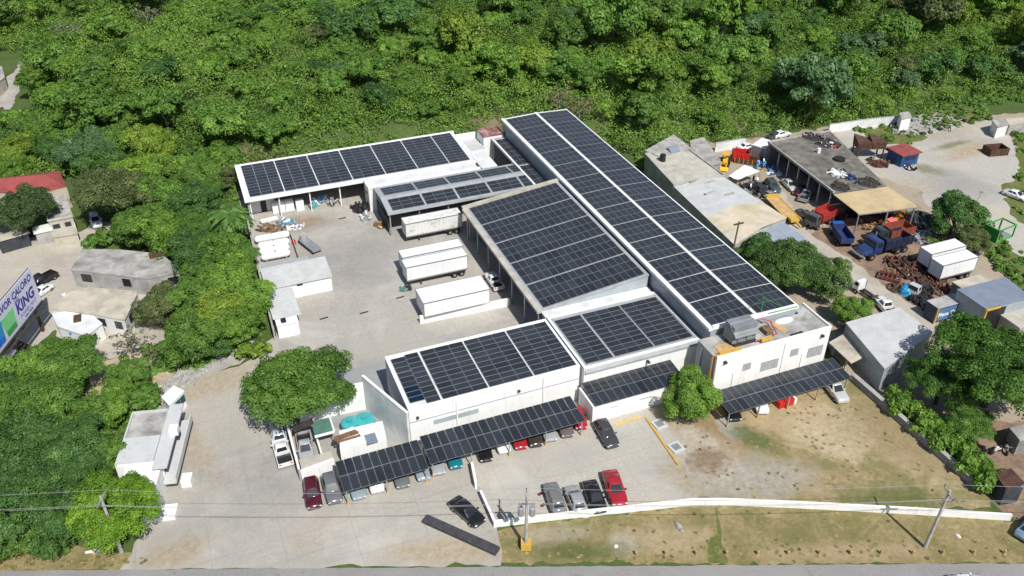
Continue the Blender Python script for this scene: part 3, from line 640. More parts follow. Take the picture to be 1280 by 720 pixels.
# things standing on its roof
ac = thing('cooling_unit', 'large grey louvred cooling unit on the cement roof of the annex', 'cooling unit', (60.6, 71.6, az+.03))
m = MB(); m.box(58.9, 62.3, 70.7, 72.5, az+.03, az+.5); m.build('base_frame', ['dark_steel'], ac)
m = MB()
for k in range(4): m.box(58.75+.03*(k%2), 62.3-.03*(k%2), 70.9, 73.0-.03*(k%2), az+.5+k*.62, az+1.1+k*.62)
m.build('casing', ['plant_grey'], ac)
m = MB(); m.prism([(58.7,70.3),(62.35,70.3),(62.35,72.0),(58.7,72.0)], [az+1.75,az+1.75,az+2.9,az+2.9], [az+1.85,az+1.85,az+3.05,az+3.05]); m.build('hood', ['plant_grey'], ac)
for x in (59.8, 61.2):
    m = MB(); m.tube((x,70.95,az+1.05),(x,70.75,az+1.05), .42, .42, 14); m.build('fan', ['alu'], ac)
one('duct', MB().bar((ax0+.35,69.75,az+.6),(59.3,69.75,az+.6),.35,.35), ['yellow'], 'long yellow duct along the front edge of the annex roof', 'duct')
one('duct', MB().bar((62.7,70.2,az+.5),(64.3,70.2,az+.5),.4,.4), ['yellow'], 'short yellow duct beside the cooling unit on the roof', 'duct')
one('pipe', MB().path([(62.3,70.3,az+.5),(64.5,70.3,az+.6),(65.4,70.6,az+.6),(66.3,73.2,az+.6),(64.8,73.7,az+1.1)],.07,6), ['red'], 'thin red pipe looping over the annex roof behind the cooling unit', 'pipe')
one('pipe', MB().path([(ax0-.4,69.9,2.2),(ax0-.4,69.9,az+.45),(ax0+.6,69.62,az+.5)],.08,6), ['orange'], 'orange pipe climbing the left corner of the annex', 'pipe')
for k, (x, y, s) in enumerate(((57.4,72.2,1.9),(58.2,71.1,1.4))):
    pass
one('plywood_sheet', MB().box(56.7,59.0,70.5,71.9,az+.04,az+.12), ['card'], 'tan plywood sheet on the annex roof in front of the cooling unit', 'plywood')
one('plywood_sheet', MB().box(66.6,67.5,71.0,73.2,az+.04,az+.10,rz=.2), ['card'], 'tan plywood sheet lying mid roof to the right of the red pipe', 'plywood')
one('tarpaulin', MB().dome((68.6,73.2,az+.03),1.5,.6,.3,0,10,4,0), ['tarp'], 'crumpled white sheet on the annex roof near the hall', 'sheet')
one('roof_board', MB().box(67.3,69.3,69.95,70.35,az+.04,az+.12,rz=.05), ['dark_steel'], 'dark flat board by the front parapet of the annex roof', 'board')
one('roof_pallet', MB().box(64.3,65.3,71.2,72.6,az+.04,az+.7), ['wood'], 'wooden crate standing behind the yellow duct on the annex roof', 'crate')
an2 = thing('antenna', 'thin green antenna mast with guy lines on the front edge of the long hall', 'antenna', (65.5, 74.4, zr))
m = MB(); m.tube((65.5,74.4,zr),(65.5,74.4,zr+2.6),.05); m.build('mast', ['green_paint'], an2)
m = MB(); m.tube((65.5,74.4,zr+2.4),(68.6,74.3,zr+.2),.03,n=4); m.tube((65.5,74.4,zr+2.4),(64,75.5,zr+.1),.03,n=4); m.build('guy_wire', ['green_paint'], an2)
one('roof_rail', MB().bar((66.2,73.8,zr+.02),(71.0,73.8,ze+.16),.08,.08), ['green_paint'], 'green rail along the front eave of the long hall', 'rail')

# ================================================================== CARPORTS
def carport(label, x0, y0, nx, lx, ly, zf=2.55, zb=2.95, feet=True):
    W = nx*(lx+.045); D = 2*(ly+.05); rt = math.atan((zb-zf)/D)
    t = thing('carport', label, 'carport', (x0+W/2, y0+D/2, 0), group='solar carports')
    z = lambda x, y: zf+(zb-zf)*(y-y0)/D
    k = max(2, round(W/5)); m = MB()
    for yy in (y0+.25, y0+D/2, y0+D-.25): m.bar((x0,yy,z(0,yy)-.06),(x0+W,yy,z(0,yy)-.06),.1,.12)
    m.build('beam', ['steel'], t)
    for i in range(k+1):
        x = x0+.3+(W-.6)*i/k
        for yy in (y0+.5, y0+D-.4):
            m = MB(); m.box(x-.07, x+.07, yy-.07, yy+.07, 0 if not feet else .5, z(0,yy)-.12); 
            if feet: m.box(x-.1, x+.1, yy-.1, yy+.1, 0, .5, 1)
            m.build('post', ['steel', 'yellow'], t)
    panel_field(t, grid(x0, y0, nx, 2, lx, ly, .045, z, rt, 0))
    return t
carport('low solar carport of ten panel columns at the left end, over grey and white cars', 7.5, 69.2, 10, .945, 2.3)
carport('longest solar carport, along the front block wall over a row of parked cars', 17.75, 69.6, 19, 1.0, 2.25, 2.65, 3.05)
carport('solar carport in front of the white annex at the edge of the dry lawn', 54.75, 64.1, 18, 1.0, 2.0, 2.6, 3.0)

# ================================================================== BACK BUILDING
bb = thing('back_shed', 'long low shed with solar roof and open front at the back of the yard', 'industrial shed', (27.4, 147, 0))
bx0, bx1, by0, by1, bz0, bz1 = 6.2, 48.6, 140.2, 153.4, 4.6, 5.2
bzf = lambda x, y: bz0+(bz1-bz0)*(y-by0)/(by1-by0)
m = MB(); m.loft([[(x,by0,bz0-.25),(x,by1,bz1-.25),(x,by1,bz1),(x,by0,bz0)] for x in (bx0, bx1)]); m.build('roof', ['white_roof'], bb)
m = MB(); m.box(bx0-.15, bx1+.1, by0-.25, by0+.1, bz0-.42, bz0+.08); m.build('front_gutter', ['white'], bb)
m = MB(); m.box(bx0-.1, bx1+.1, by1-.2, by1+.15, bz1-.3, bz1+.15); m.build('back_parapet', ['white'], bb)
m = MB(); m.prism([(bx0-.12,by0+.1),(bx0+.3,by0+.1),(bx0+.3,by1-.2),(bx0-.12,by1-.2)], [bz0-.3,bz0-.3,bz1-.3,bz1-.3], [bz0+.1,bz0+.1,bz1+.1,bz1+.1]); m.build('side_parapet', ['white'], bb)
m = MB(); m.box(bx0+.3, bx1-.2, by1-.5, by1-.25, 0, bz1-.26); m.build('wall', ['conc'], bb)
for x in (bx0+.3, bx1-.5):
    m = MB(); m.box(x, x+.25, by0+.5, by1-.52, 0, bz0-.26); m.build('wall', ['conc'], bb)
m = MB(); m.box(bx0+.6, bx0+5.2, by0+3.4, by0+3.6, 0, bz0-.1); m.build('partition_wall', ['white'], bb)
door(bb, (bx0+2.6, by0+3.4), (bx0+3.6, by0+3.4), 0, 2.2)
for x in (6.9, 11.9, 17.3, 22.7, 28.1):
    m = MB(); m.tube((x, by0+.45, 0), (x, by0+.45, bz0-.26), .12, n=8); m.build('post', ['white'], bb)
sb = math.atan((bz1-bz0)/(by1-by0)); sp = []
for k in range(7): sp += grid(7.15+k*6.12, by0+.7, 3 if k < 6 else 2, 11, 1.94, 1.05, .045, bzf, sb, 0)
panel_field(bb, sp)
# white strip building
ws = thing('white_parapet_building', 'narrow white building with a bright front parapet between back shed and gabled canopy', 'building', (37.4, 138, 0))
m = MB(); m.box(27.1, 48.2, 136.5, 139.9, 0, 4.5); m.build('wall', ['white'], ws)
m = MB(); m.box(27.0, 48.3, 136.4, 136.8, 4.5, 5.0); m.box(27.0, 27.3, 136.8, 139.9, 4.5, 4.8); m.build('parapet', ['white'], ws)
m = MB(); m.box(27.3, 48.2, 136.8, 139.9, 4.5, 4.53); m.build('roof', ['white_roof'], ws)
window(ws, (27.1, 139.2), (27.1, 137.2), 2.6, 3.4, n=2, wall_n=(-1, 0))
# gabled canopy
cn = thing('gabled_canopy', 'open gabled canopy with two solar slopes behind the first trailer', 'canopy', (41.2, 131, 0))
cx0, cx1, cy0, cy1, cz, cr = 27.9, 54.7, 126.1, 136.2, 4.75, 5.3; cm = 131.0
m = MB(); m.loft([[(x,cy0,cz-.2),(x,cm,cr-.2),(x,cy1,cz-.2),(x,cy1,cz),(x,cm,cr),(x,cy0,cz)] for x in (cx0, cx1)]); m.build('roof', ['grey_roof'], cn)
m = MB(); m.box(cx0-.05, cx1, cy0-.18, cy0+.12, cz-.32, cz+.03); m.build('gutter', ['grey_roof'], cn)
for i in range(6):
    x = cx0+.4+i*5.2
    for y in (cy0+.5, cy1-.5):
        m = MB(); m.box(x-.1, x+.1, y-.1, y+.1, 0, cz-.2); m.build('post', ['steel'], cn)
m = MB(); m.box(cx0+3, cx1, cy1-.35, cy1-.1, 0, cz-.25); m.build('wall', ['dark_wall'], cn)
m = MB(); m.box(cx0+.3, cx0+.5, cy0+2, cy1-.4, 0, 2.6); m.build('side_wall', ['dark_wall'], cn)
s1 = math.atan((cr-cz)/(cm-cy0)); s2 = math.atan((cr-cz)/(cy1-cm)); sp = []
for k in range(5):
    n_ = 3 if k < 4 else 1
    sp += grid(cx0+1.0+k*6.05, cy0+.45, n_, 3, 1.86, 1.1, .045, lambda x, y: cz+(y-cy0)*math.tan(s1), s1, 0)
    sp += grid(cx0+1.0+k*6.05, cm+.75, n_, 3, 1.86, 1.1, .045, lambda x, y: cr-(y-cm)*math.tan(s2), -s2, 0)
panel_field(cn, sp)
# side lean-to along the hall
lt = thing('side_lean_to', 'narrow lean-to with two panel columns against the back left wall of the long hall', 'lean-to', (56, 136, 0))
m = MB(); m.box(54.7, 57.3, 125.2, 147.4, 5.0, 5.2); m.build('roof', ['grey_roof'], lt)
m = MB(); m.box(54.5, 54.8, 125, 147.5, 4.9, 5.35); m.box(54.8, 57.3, 125, 125.4, 4.9, 5.3); m.build('edge_beam', ['white'], lt)
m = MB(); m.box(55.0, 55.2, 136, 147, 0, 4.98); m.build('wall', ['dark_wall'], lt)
for y in (126, 131, 136): 
    m = MB(); m.box(54.9, 55.1, y-.1, y+.1, 0, 4.98); m.build('post', ['steel'], lt)
panel_field(lt, grid(55.0, 125.7, 2, 4, 1.08, 1.95, .045, flat(5.2))+grid(55.0, 134.2, 2, 6, 1.08, 1.95, .045, flat(5.2)))
one('rusty_tank_house', MB().box(53.0,57.2,147.6,151.4,0,5.6).box(52.9,57.3,147.5,151.5,5.6,5.9,1), ['white', 'rust_top'], 'small roof house with a rusty red top at the back corner of the long hall', 'roof house')
ra = thing('rear_annex', 'white walled rear annex with a sunken grey roof between back shed and rusty roof house', 'building', (51, 148, 0))
m = MB(); m.box(48.75, 52.9, 145, 152.2, 0, 3.8); m.build('wall', ['white'], ra)
m = MB(); m.box(48.75, 52.9, 151.9, 152.3, 3.8, 5.0); m.box(48.75, 49.1, 145, 151.9, 3.8, 4.7); m.box(49.1, 52.9, 145, 145.3, 3.8, 4.2); m.build('parapet', ['white'], ra)
m = MB(); m.box(49.1, 52.9, 145.3, 151.9, 3.8, 3.83); m.build('roof', ['ribbed_white_x'], ra)
one('slab_roof_store', MB().box(48.9,51.7,137.2,144.8,0,4.2).box(48.8,51.9,137.1,144.9,4.2,4.45,1), ['white', 'white_roof'], 'flat white slab roofed store beside the dark courtyard gap', 'store')

# ================================================================== YARD BUILDINGS AND WALLS
of = thing('yard_office', 'white office with a pale ribbed roof on the left side of the yard', 'office', (10.6, 116.3, 0))
m = MB(); m.prism([(5.7,113.8),(15.4,113.8),(15.4,118.9),(5.7,118.9)], 0, [2.6,2.6,3.0,3.0]); m.build('wall', ['white'], of)
m = MB(); m.prism([(5.5,113.5),(15.6,113.5),(15.6,119.1),(5.5,119.1)], [2.6,2.6,3.0,3.0], [2.75,2.75,3.15,3.15]); m.build('roof', ['ribbed_white_x'], of)
window(of, (10.1,113.8), (11.0,113.8), 2.05, 2.35, n=1, frame='dark_steel')
m = MB(); m.prism([(5.8,119.2),(13.2,119.2),(13.2,121.4),(5.8,121.4)], 2.35, 2.45); m.build('rear_canopy', ['grey_roof'], of)
for x in (6.2, 12.8):
    m = MB(); m.box(x-.05,x+.05,121.1,121.2,0,2.35); m.build('post', ['steel'], of)
gh = thing('yard_guardhouse', 'small guardhouse with pale ribbed roof below the yard office', 'guardhouse', (7.4, 108.8, 0))
m = MB(); m.prism([(5.6,104.2),(8.6,104.2),(8.6,113.3),(5.6,113.3)], 0, [2.2,2.2,2.35,2.35]); m.build('wall', ['white'], gh)
m = MB(); m.prism([(5.3,105.8),(9.3,105.8),(9.3,113.4),(5.3,113.4)], [2.35,2.25,2.45,2.5], [2.47,2.37,2.57,2.62]); m.build('roof', ['ribbed_white_y'], gh)
m = MB(); m.box(5.55, 8.65, 104.1, 105.7, 2.2, 2.35); m.build('porch_slab', ['white'], gh)
m = MB(); m.box(6.3,7.0,104.5,105.2,2.35,2.75); m.build('roof_hatch', ['black'], gh)
door(gh, (8.6, 105.6), (8.6, 106.5), 0, 2); window(gh, (8.6,107.2), (8.6,108.6), .9, 1.9, n=2, frame='steel')
# walls: each run its own thing
def wall_run(name, pts, h, th, mat, label, cat='wall', cap=None, z=0):
    """masonry wall along world points (each (x,y)); body and coping"""
    q = [Vector((*p[:2], 0)) for p in pts]; c = sum(q, Vector())/len(q)
    t = thing(name, label, cat, (c.x, c.y, 0)); m = MB(); k = MB()
    off = []
    for i, p in enumerate(q):
        d = ((q[min(i+1, len(q)-1)]-q[max(i-1, 0)])).normalized(); off.append(Vector((-d.y, d.x, 0)))
    def ring(i, w, z0, z1):
        p = q[i]; n = off[i]*w/2
        return [p+n+Vector((0,0,z0)), p-n+Vector((0,0,z0)), p-n+Vector((0,0,z1)), p+n+Vector((0,0,z1))]
    m.loft([ring(i, th, 0, h) for i in range(len(q))]); m.build('wall', [mat], t)
    k.loft([ring(i, th+.06, h, h+.06) for i in range(len(q))]); k.build('coping', [cap or mat], t)
    return t
fw = [at(*p) for p in ((617,658.5),(700,648.5),(800,638),(868,630.5),(905,630.5),(1000,634.5),(1130,641.5),(1262,650))]
wall_run('boundary_wall', fw, .85, .26, 'white', 'low white boundary wall bending along the front of parking and lawn', cap='white')
wall_run('boundary_wall', [(75.9,66.2),(76.0,55),(76.1,45.0)], 1.0, .6, 'block', 'grey boundary wall along the right edge of the dry lawn beside the hedge', cap='conc')
wall_run('boundary_wall', [(5.0,104),(5.3,120),(5.9,139.6)], 2.0, .2, 'conc', 'thin grey wall along the left edge of the yard behind the white tanks', cap='conc')
wall_run('yard_divider_wall', [at(525,404.5), at(637,382)], 1.3, .3, 'white', 'white divider wall in front of the wide trailer in the yard', cap='white')
wall_run('skew_wall', [(17.0,76.2),at(453,469,5.5)[:2]], 5.45, .3, 'white_roof', 'tall slanting white wall closing the ramp at the left end of the front block', cap='white')
k0 = at(453,469,5.5); 
wall_run('gate_wall', [(k0.x-.1,k0.y-.1),(5.2,k0.y+.5)], 4.3, .3, 'white', 'tall white wall behind the round tree and turquoise tanks', cap='white')
lw = [at(588,583), at(593,607)]
wall_run('parking_wall', [at(590,586), at(595,611)], 1.1, .25, 'white', 'short white wall stub between the two parking areas', cap='white')
wall_run('parking_wall', [at(601,620), at(618,658)], .9, .25, 'conc', 'grey dividing kerb wall beside the black car', cap='white')
wall_run('tar_wall', [at(531,650), at(622,691)], .35, 1.05, 'tar', 'long dark sloping strip at the entrance beside the verge', cat='kerb')
# enclosure with walls
e0 = at(377,603)
ex0, ey0 = e0.x, e0.y; ex1, ey1 = 17.0, 75.2
wall_run('enclosure_wall', [(ex0,ey0+.15),(ex0,ey0+8.8)], 2.0, .2, 'conc', 'left wall of the small walled yard by the white pickup', cap='white')
wall_run('enclosure_wall', [(ex0+.12,ey0+.1),(7.6,ey0+.6)], 1.7, .3, 'white', 'white front wall of the small walled yard behind the maroon car', cap='white')
one('concrete_slab', MB().box(ex0+.3,7.6,ey0+.7,ey0+2.3,0,1.45), ['pale_roof'], 'raised concrete slab inside the front wall of the small walled yard', 'slab')
wh = thing('tank_house', 'white flat roofed house with a grey roof hatch behind the left carport', 'small house', (12.3, 77.6, 0))
A_, B_, C_, D_ = at(425,562,2.6), at(483,548,2.6), at(478,527,2.6), at(424,539,2.6)
m = MB(); m.prism([p[:2] for p in (A_,B_,C_,D_)], 0, 2.6); m.build('wall', ['white'], wh)
m = MB(); m.prism([(p.x,p.y) for p in (A_,B_,C_,D_)], 2.6, 2.7); m.build('roof', ['white'], wh)
c_ = at(465,550,2.7); m = MB(); m.box(c_.x-.7,c_.x+.6,c_.y-.6,c_.y+1,2.7,2.85); m.build('roof_hatch', ['steel_blue_sheet'], wh)
for k, (px_, py_, rx_) in enumerate(((437,527,1.15),(455,523,1.35))):
    c_ = at(px_, py_, 1.5); t = thing('water_tank', ('turquoise water tank with a pale lid, nearer the pickup yard' if k == 0 else 'turquoise water tank beside the foot of the slanting white wall'), 'water tank', (c_.x, c_.y, 0))
    m = MB(); m.tube((c_.x,c_.y,0),(c_.x,c_.y,1.4),rx_,rx_*.97,18); m.dome((c_.x,c_.y,1.4),rx_*.97,rx_*.97,.2,0,18,4,0); m.build('tank', ['teal'], t)
    m = MB(); m.tube((c_.x,c_.y,1.7),(c_.x,c_.y,1.85),.35,.33,12); m.build('lid', ['teal'], t)
c_ = at(434,545,2.8)
one('board_stack', MB().box(c_.x-1.6,c_.x+1.4,c_.y-.15,c_.y+.15,2.7,2.95,rz=.1).box(c_.x-1.4,c_.x+1.5,c_.y-.65,c_.y-.4,2.7,2.9,rz=.05).box(c_.x-1.5,c_.x+1.2,c_.y+.3,c_.y+.55,2.7,2.88,rz=.12), ['wood'], 'brown timber boards on the tank house roof by the tanks', 'boards')
c_ = at(403,535,2.0)
t = thing('lean_to_roof', 'greenish translucent square roof inside the small walled yard', 'canopy', (c_.x, c_.y, 0))
m = MB(); m.box(c_.x-1.1,c_.x+1.1,c_.y-1.3,c_.y+1.3,2.1,2.2); m.build('roof', ['dark_green'], t)
m = MB(); m.box(c_.x-1.2,c_.x+1.2,c_.y-1.5,c_.y-1.3,2.05,2.3); m.box(c_.x+1.1,c_.x+1.3,c_.y-1.3,c_.y+1.4,2.05,2.3); m.build('rim', ['white'], t)
for sx in (-1.0,1.0):
    for sy in (-1.2,1.2):
        m = MB(); m.box(c_.x+sx-.06,c_.x+sx+.06,c_.y+sy-.06,c_.y+sy+.06,0,2.1); m.build('post', ['steel'], t)
c_ = at(381,548)
one('low_wall', MB().box(ex0+2.9,ex0+3.1,ey0+1.6,ey0+7.2,0,1.3), ['white'], 'low white wall between the parked pickup and the sandy corner of the walled yard', 'wall')
one('ramp_canopy', MB().prism([at(367,540,2.2)[:2],at(392,530,2.2)[:2],at(390,523,2.2)[:2],at(366,532,2.2)[:2]],2.1,2.25), ['dark_steel'], 'dark canopy sheet at the back of the small walled yard under the tree', 'canopy')
# gate building on the left
gb = thing('gate_building', 'white gate building with stained grey roof and a long balcony facing the driveway', 'building', (-11.6, 84, 0))
gp = [at(*p, 3.0) for p in ((157,572),(172,520),(213,513),(205,560),(199,590))]
gx0, gx1, gy0, gy1 = -15.0, -10.9, 78.4, 90.4
rz_ = math.atan2((at(230,512,3)-at(207,600,3)).x, (at(230,512,3)-at(207,600,3)).y)*-1
def rot(p, c=(-11.5, 84.0)):
    k, s = math.cos(rz_), math.sin(rz_); x, y = p[0]-c[0], p[1]-c[1]; return (c[0]+x*k-y*s, c[1]+x*s+y*k)
def rbox(m, x0, x1, y0, y1, z0, z1, mi=0): return m.prism([rot(p) for p in ((x0,y0),(x1,y0),(x1,y1),(x0,y1))], z0, z1, mi)
m = MB(); rbox(m, -15.2,-10.2,80.6,89.6,0,3.8); rbox(m,-14.2,-10.3,77.4,80.55,0,3.2); m.build('wall', ['white'], gb)
m = MB(); rbox(m,-15.0,-11.0,85.0,89.4,3.8,3.83); m.build('roof', ['conc_roof'], gb)
m = MB(); rbox(m,-15.0,-11.0,80.8,84.9,3.8,4.1); m.build('front_roof', ['pale_grey'], gb)
m = MB(); rbox(m,-10.95,-9.3,79.5,90.4,3.8,4.02); rbox(m,-15.2,-15.0,80.6,89.6,3.8,4.1); rbox(m,-15.0,-11.0,89.4,89.6,3.8,4.1); m.build('canopy_slab', ['pale_grey'], gb)
m = MB(); rbox(m,-10.15,-8.7,79.3,89.9,1.5,1.7); m.build('balcony', ['pale_grey'], gb)
m = MB(); rbox(m,-8.75,-8.6,79.3,89.9,1.7,2.6); m.build('balustrade', ['pale_grey'], gb)
m = MB(); rbox(m,-14.1,-10.4,77.5,80.5,3.2,3.35); m.build('porch_slab', ['white'], gb)
m = MB(); rbox(m,-10.19,-10.14,81,89,1.9,3.6); m.build('window_band', ['glass'], gb)
m = MB(); rbox(m,-9.9,-8.9,84.6,85.7,4.03,4.9); m.build('roof_vent', ['white'], gb)
m = MB(); rbox(m,-8.55,-7.4,80.0,81.4,0,1.0); m.build('planter', ['white'], gb)
m = MB(); rbox(m,-12.0,-8.4,75.2,77.2,0,.5); m.build('steps', ['white'], gb)
kp = [at(*p, 2.5) for p in ((203,496),(217,483),(229,489),(212,506))]
ki = thing('kiosk', 'small white kiosk with turquoise edged windows at the end of the gate building', 'kiosk', ((kp[0].x+kp[2].x)/2,(kp[0].y+kp[2].y)/2,0))
m = MB(); m.prism([(p.x,p.y) for p in kp], 0, 2.4); m.build('wall', ['white'], ki)
m = MB(); cxy = Vector(((kp[0].x+kp[2].x)/2,(kp[0].y+kp[2].y)/2)); m.prism([tuple(cxy+(Vector((p.x,p.y))-cxy)*1.1) for p in kp], 2.4, 2.55); m.build('roof', ['white'], ki)
window(ki, (kp[3].x,kp[3].y), (kp[2].x,kp[2].y), .9, 2.1, n=3, frame='teal')
# ================================================================== VEHICLES (local: +x forward, origin on the ground at the centre)
VEH = {}
def sect(x, w, zb, zm, zs, zt, wt): return [(x,-w*.92,zb),(x,w*.92,zb),(x,w,zm),(x,w*.985,zs),(x,wt,zt),(x,-wt,zt),(x,-w*.985,zs),(x,-w,zm)]
def wheel(t, x, y, r=.32, wd=.21, rim=.6):
    s = 1 if y > 0 else -1; b = MB(); b.tube((x,y-s*wd/2,r),(x,y+s*wd/2,r),r,r,14)
    o = b.build('wheel', ['rubber'], t, local=True)
    b = MB(); b.tube((x,y,r),(x,y+s*(wd/2+.015),r),r*rim,r*rim*.8,10); b.build('rim', ['rim'], o, local=True)
def face_pane(t, name, q, u0, u1, v0, v1, off=.012, mat='glass'):
    """pane inset on a bilinear quad q (bl,br,tr,tl as seen from outside)"""
    q = [Vector(p) for p in q]; n = (q[1]-q[0]).cross(q[3]-q[0]).normalized()
    P = lambda u, v: (q[0].lerp(q[1],u)).lerp(q[3].lerp(q[2],u), v)+n*off
    b = MB(); b.add([P(u0,v0),P(u1,v0),P(u1,v1),P(u0,v1)], [(0,1,2,3)]); return b.build(name, [mat], t, local=True)
def car(kind):
    """prototype of a passenger vehicle; returns its Empty (placed far below until used)"""
    D = dict(sedan=dict(L=4.5,W=1.76,hood=.90,deck=.96,gh=(-1.72,1.05,-1.02,.22,1.43)),
             hatch=dict(L=4.0,W=1.70,hood=.93,deck=.98,gh=(-1.88,1.0,-1.35,.15,1.48)),
             suv=dict(L=4.6,W=1.84,hood=1.02,deck=1.06,gh=(-2.16,1.0,-1.72,.28,1.70)),
             van=dict(L=4.7,W=1.78,hood=1.1,deck=1.15,gh=(-2.25,1.75,-2.1,.95,1.92)),
             pickup=dict(L=5.2,W=1.84,hood=1.08,deck=1.02,gh=(-.62,1.22,-.42,.48,1.74)))[kind]
    L, W, hd, dk, g = D['L']/2, D['W']/2, D['hood'], D['deck'], D['gh']
    t = bpy.data.objects.new(kind, None); COL.objects.link(t)
    b = MB(); zb = .24 if kind not in ('suv','pickup') else .32
    if kind == 'pickup':
        st = [sect(-.62,W,zb,.62,.92,1.04,W*.95), sect(1.25,W,zb,.62,.92,1.08,W*.93), sect(2.2,W*.96,zb,.6,.86,.98,W*.86), sect(L-.12,W*.9,zb+.04,.58,.78,.9,W*.78), sect(L,W*.8,.38,.56,.7,.78,W*.68)]
        b.loft(st)
        b.box(-L,-.64,-W,-W+.09,zb+.1,1.04); b.box(-L,-.64,W-.09,W,zb+.1,1.04); b.box(-L,-L+.08,-W+.09,W-.09,zb+.1,1.04); b.box(-.72,-.63,-W+.09,W-.09,zb+.1,1.08)
    else:
        st = [sect(-L,W*.82,.40,.56,.74,dk*.86,W*.72), sect(-L+.14,W*.93,zb+.04,.58,dk*.84,dk*.97,W*.84), sect(-L+.7,W,zb,.6,dk*.86,dk,W*.90), sect(-.4,W,zb,.6,dk*.87,dk*.99,W*.92),
              sect(.95,W,zb,.6,hd*.88,hd*1.0,W*.90), sect(L-.75,W*.98,zb,.58,hd*.86,hd*.95,W*.86), sect(L-.2,W*.91,zb+.03,.55,hd*.76,hd*.84,W*.78), sect(L,W*.76,.38,.52,hd*.64,hd*.70,W*.64)]
        b.loft(st)
    # greenhouse in body colour
    x0, x1, r0, r1, H = g; zb_ = min(hd, dk)-.06; wb, wr = W*.90, W*.70
    base = [(x0,-wb*.92,zb_),(x0+.12,-wb,zb_),(x1-.2,-wb,zb_),(x1,-wb*.86,zb_),(x1,wb*.86,zb_),(x1-.2,wb,zb_),(x0+.12,wb,zb_),(x0,wb*.92,zb_)]
    top = [(r0,-wr*.92,H-.05),(r0+.1,-wr,H-.03),(r1-.12,-wr,H-.03),(r1,-wr*.9,H-.06),(r1,wr*.9,H-.06),(r1-.12,wr,H-.03),(r0+.1,wr,H-.03),(r0,wr*.92,H-.05)]
    cap = [(x*.93+(r0+r1)*.035,y*.85,H) for x, y, z in top]
    b.loft([base, top, cap]); body = b.build('body', ['paint'], t, local=True, smooth=True)
    body.data.set_sharp_from_angle(angle=R(50))
    if kind == 'pickup':
        b = MB(); b.box(-L+.08,-.72,-W+.09,W-.09,.62,.66); b.build('bed_floor', ['black'], t, local=True)
    q = [base[3], base[4], top[4], top[3]]; face_pane(t, 'windscreen', q, .04, .96, .10, .95)
    q = [base[7], base[0], top[0], top[7]]; face_pane(t, 'rear_window', q, .06, .94, .30 if kind != 'pickup' else .2, .9)
    for s in (0, 1):
        A, B, C, E_ = (base[1], base[2], top[2], top[1]) if s == 0 else (base[5], base[6], top[6], top[5])
        for u0, u1 in (((.04,.46),(.50,.93)) if s == 0 else ((.07,.50),(.54,.96))): face_pane(t, 'side_window', [A,B,C,E_], u0, u1, .30 if kind != 'van' else .35, .90)
    wx = (-L+.82, L-.85)
    for x in wx:
        for s in (-1, 1): wheel(t, x, s*(W-.10), .33 if kind in ('suv','pickup') else .30)
    for s in (-1, 1):
        b = MB(); b.dome((L-.13, s*W*.66, hd*.68), .14, .2, .09, 0, 8, 4); b.build('headlight', ['lamp'], t, local=True)
        z_ = dk*.78 if kind != 'pickup' else .86
        b = MB(); b.box(-L-.012 if kind == 'pickup' else -L+.03,-L+.13,s*W*.72-.13,s*W*.72+.13,z_-.09,z_+.07); b.build('tail_light', ['tail'], t, local=True)
        b = MB(); b.box(x1-.45,x1-.28,s*W*.93 if s > 0 else s*W*.93-.2,s*W*.93+.2 if s > 0 else s*W*.93,hd+.02,hd+.16); b.build('mirror', ['paint'], t, local=True)
    return t
def get(kind):
    if kind not in VEH:
        t = (car if kind in ('sedan','hatch','suv','van','pickup') else OTHER[kind])(*(() if kind not in ('sedan','hatch','suv','van','pickup') else (kind,)))
        VEH[kind] = [t, kidmap(t), False]
    return VEH[kind]
def place(kind, x, y, rz, color, label, cat='car', name='parked_car', group=None, s=1.0, z=0):
    e = get(kind)
    if not e[2]: o = e[0]; e[2] = True; src = True
    else: o = copy_tree(e[0], None, e[1])
    o.name = name; o.location = (x, y, z); o.rotation_euler = (0, 0, rz); o.scale = (s, s, s)
    for k in ('label','group','category'):
        if k in o: del o[k]
    tag(o, label, cat, group)
    def paint(ob):
        for c in KC(ob):
            c.color = (*color, 1); paint(c)
    KC = lambda ob: [c for c in ALLKIDS.get(ob, [])] if ob in ALLKIDS else list(ob.children)
    paint(o); return o
ALLKIDS = {}
def park(kind, f, r, color, label, cat='car', name='parked_car', group='cars parked at the compound', s=1.0, h=.7):
    """f, r: pixels of the nose and the tail of the vehicle"""
    a, b = at(*f, h), at(*r, h); c = (a+b)/2; d = a-b
    return place(kind, c.x, c.y, math.atan2(d.y, d.x), color, label, cat, name, group, s)
WHITE=(.80,.80,.79); SILVER=(.36,.37,.38); GREY=(.16,.165,.17); DGREY=(.06,.063,.066); BLACK=(.012,.012,.014); MAROON=(.085,.010,.022); REDC=(.38,.018,.028); TEALC=(.01,.17,.22); BLUEC=(.035,.085,.30); PALEBLUE=(.28,.34,.38); BROWN=(.05,.038,.034)
OTHER = {}
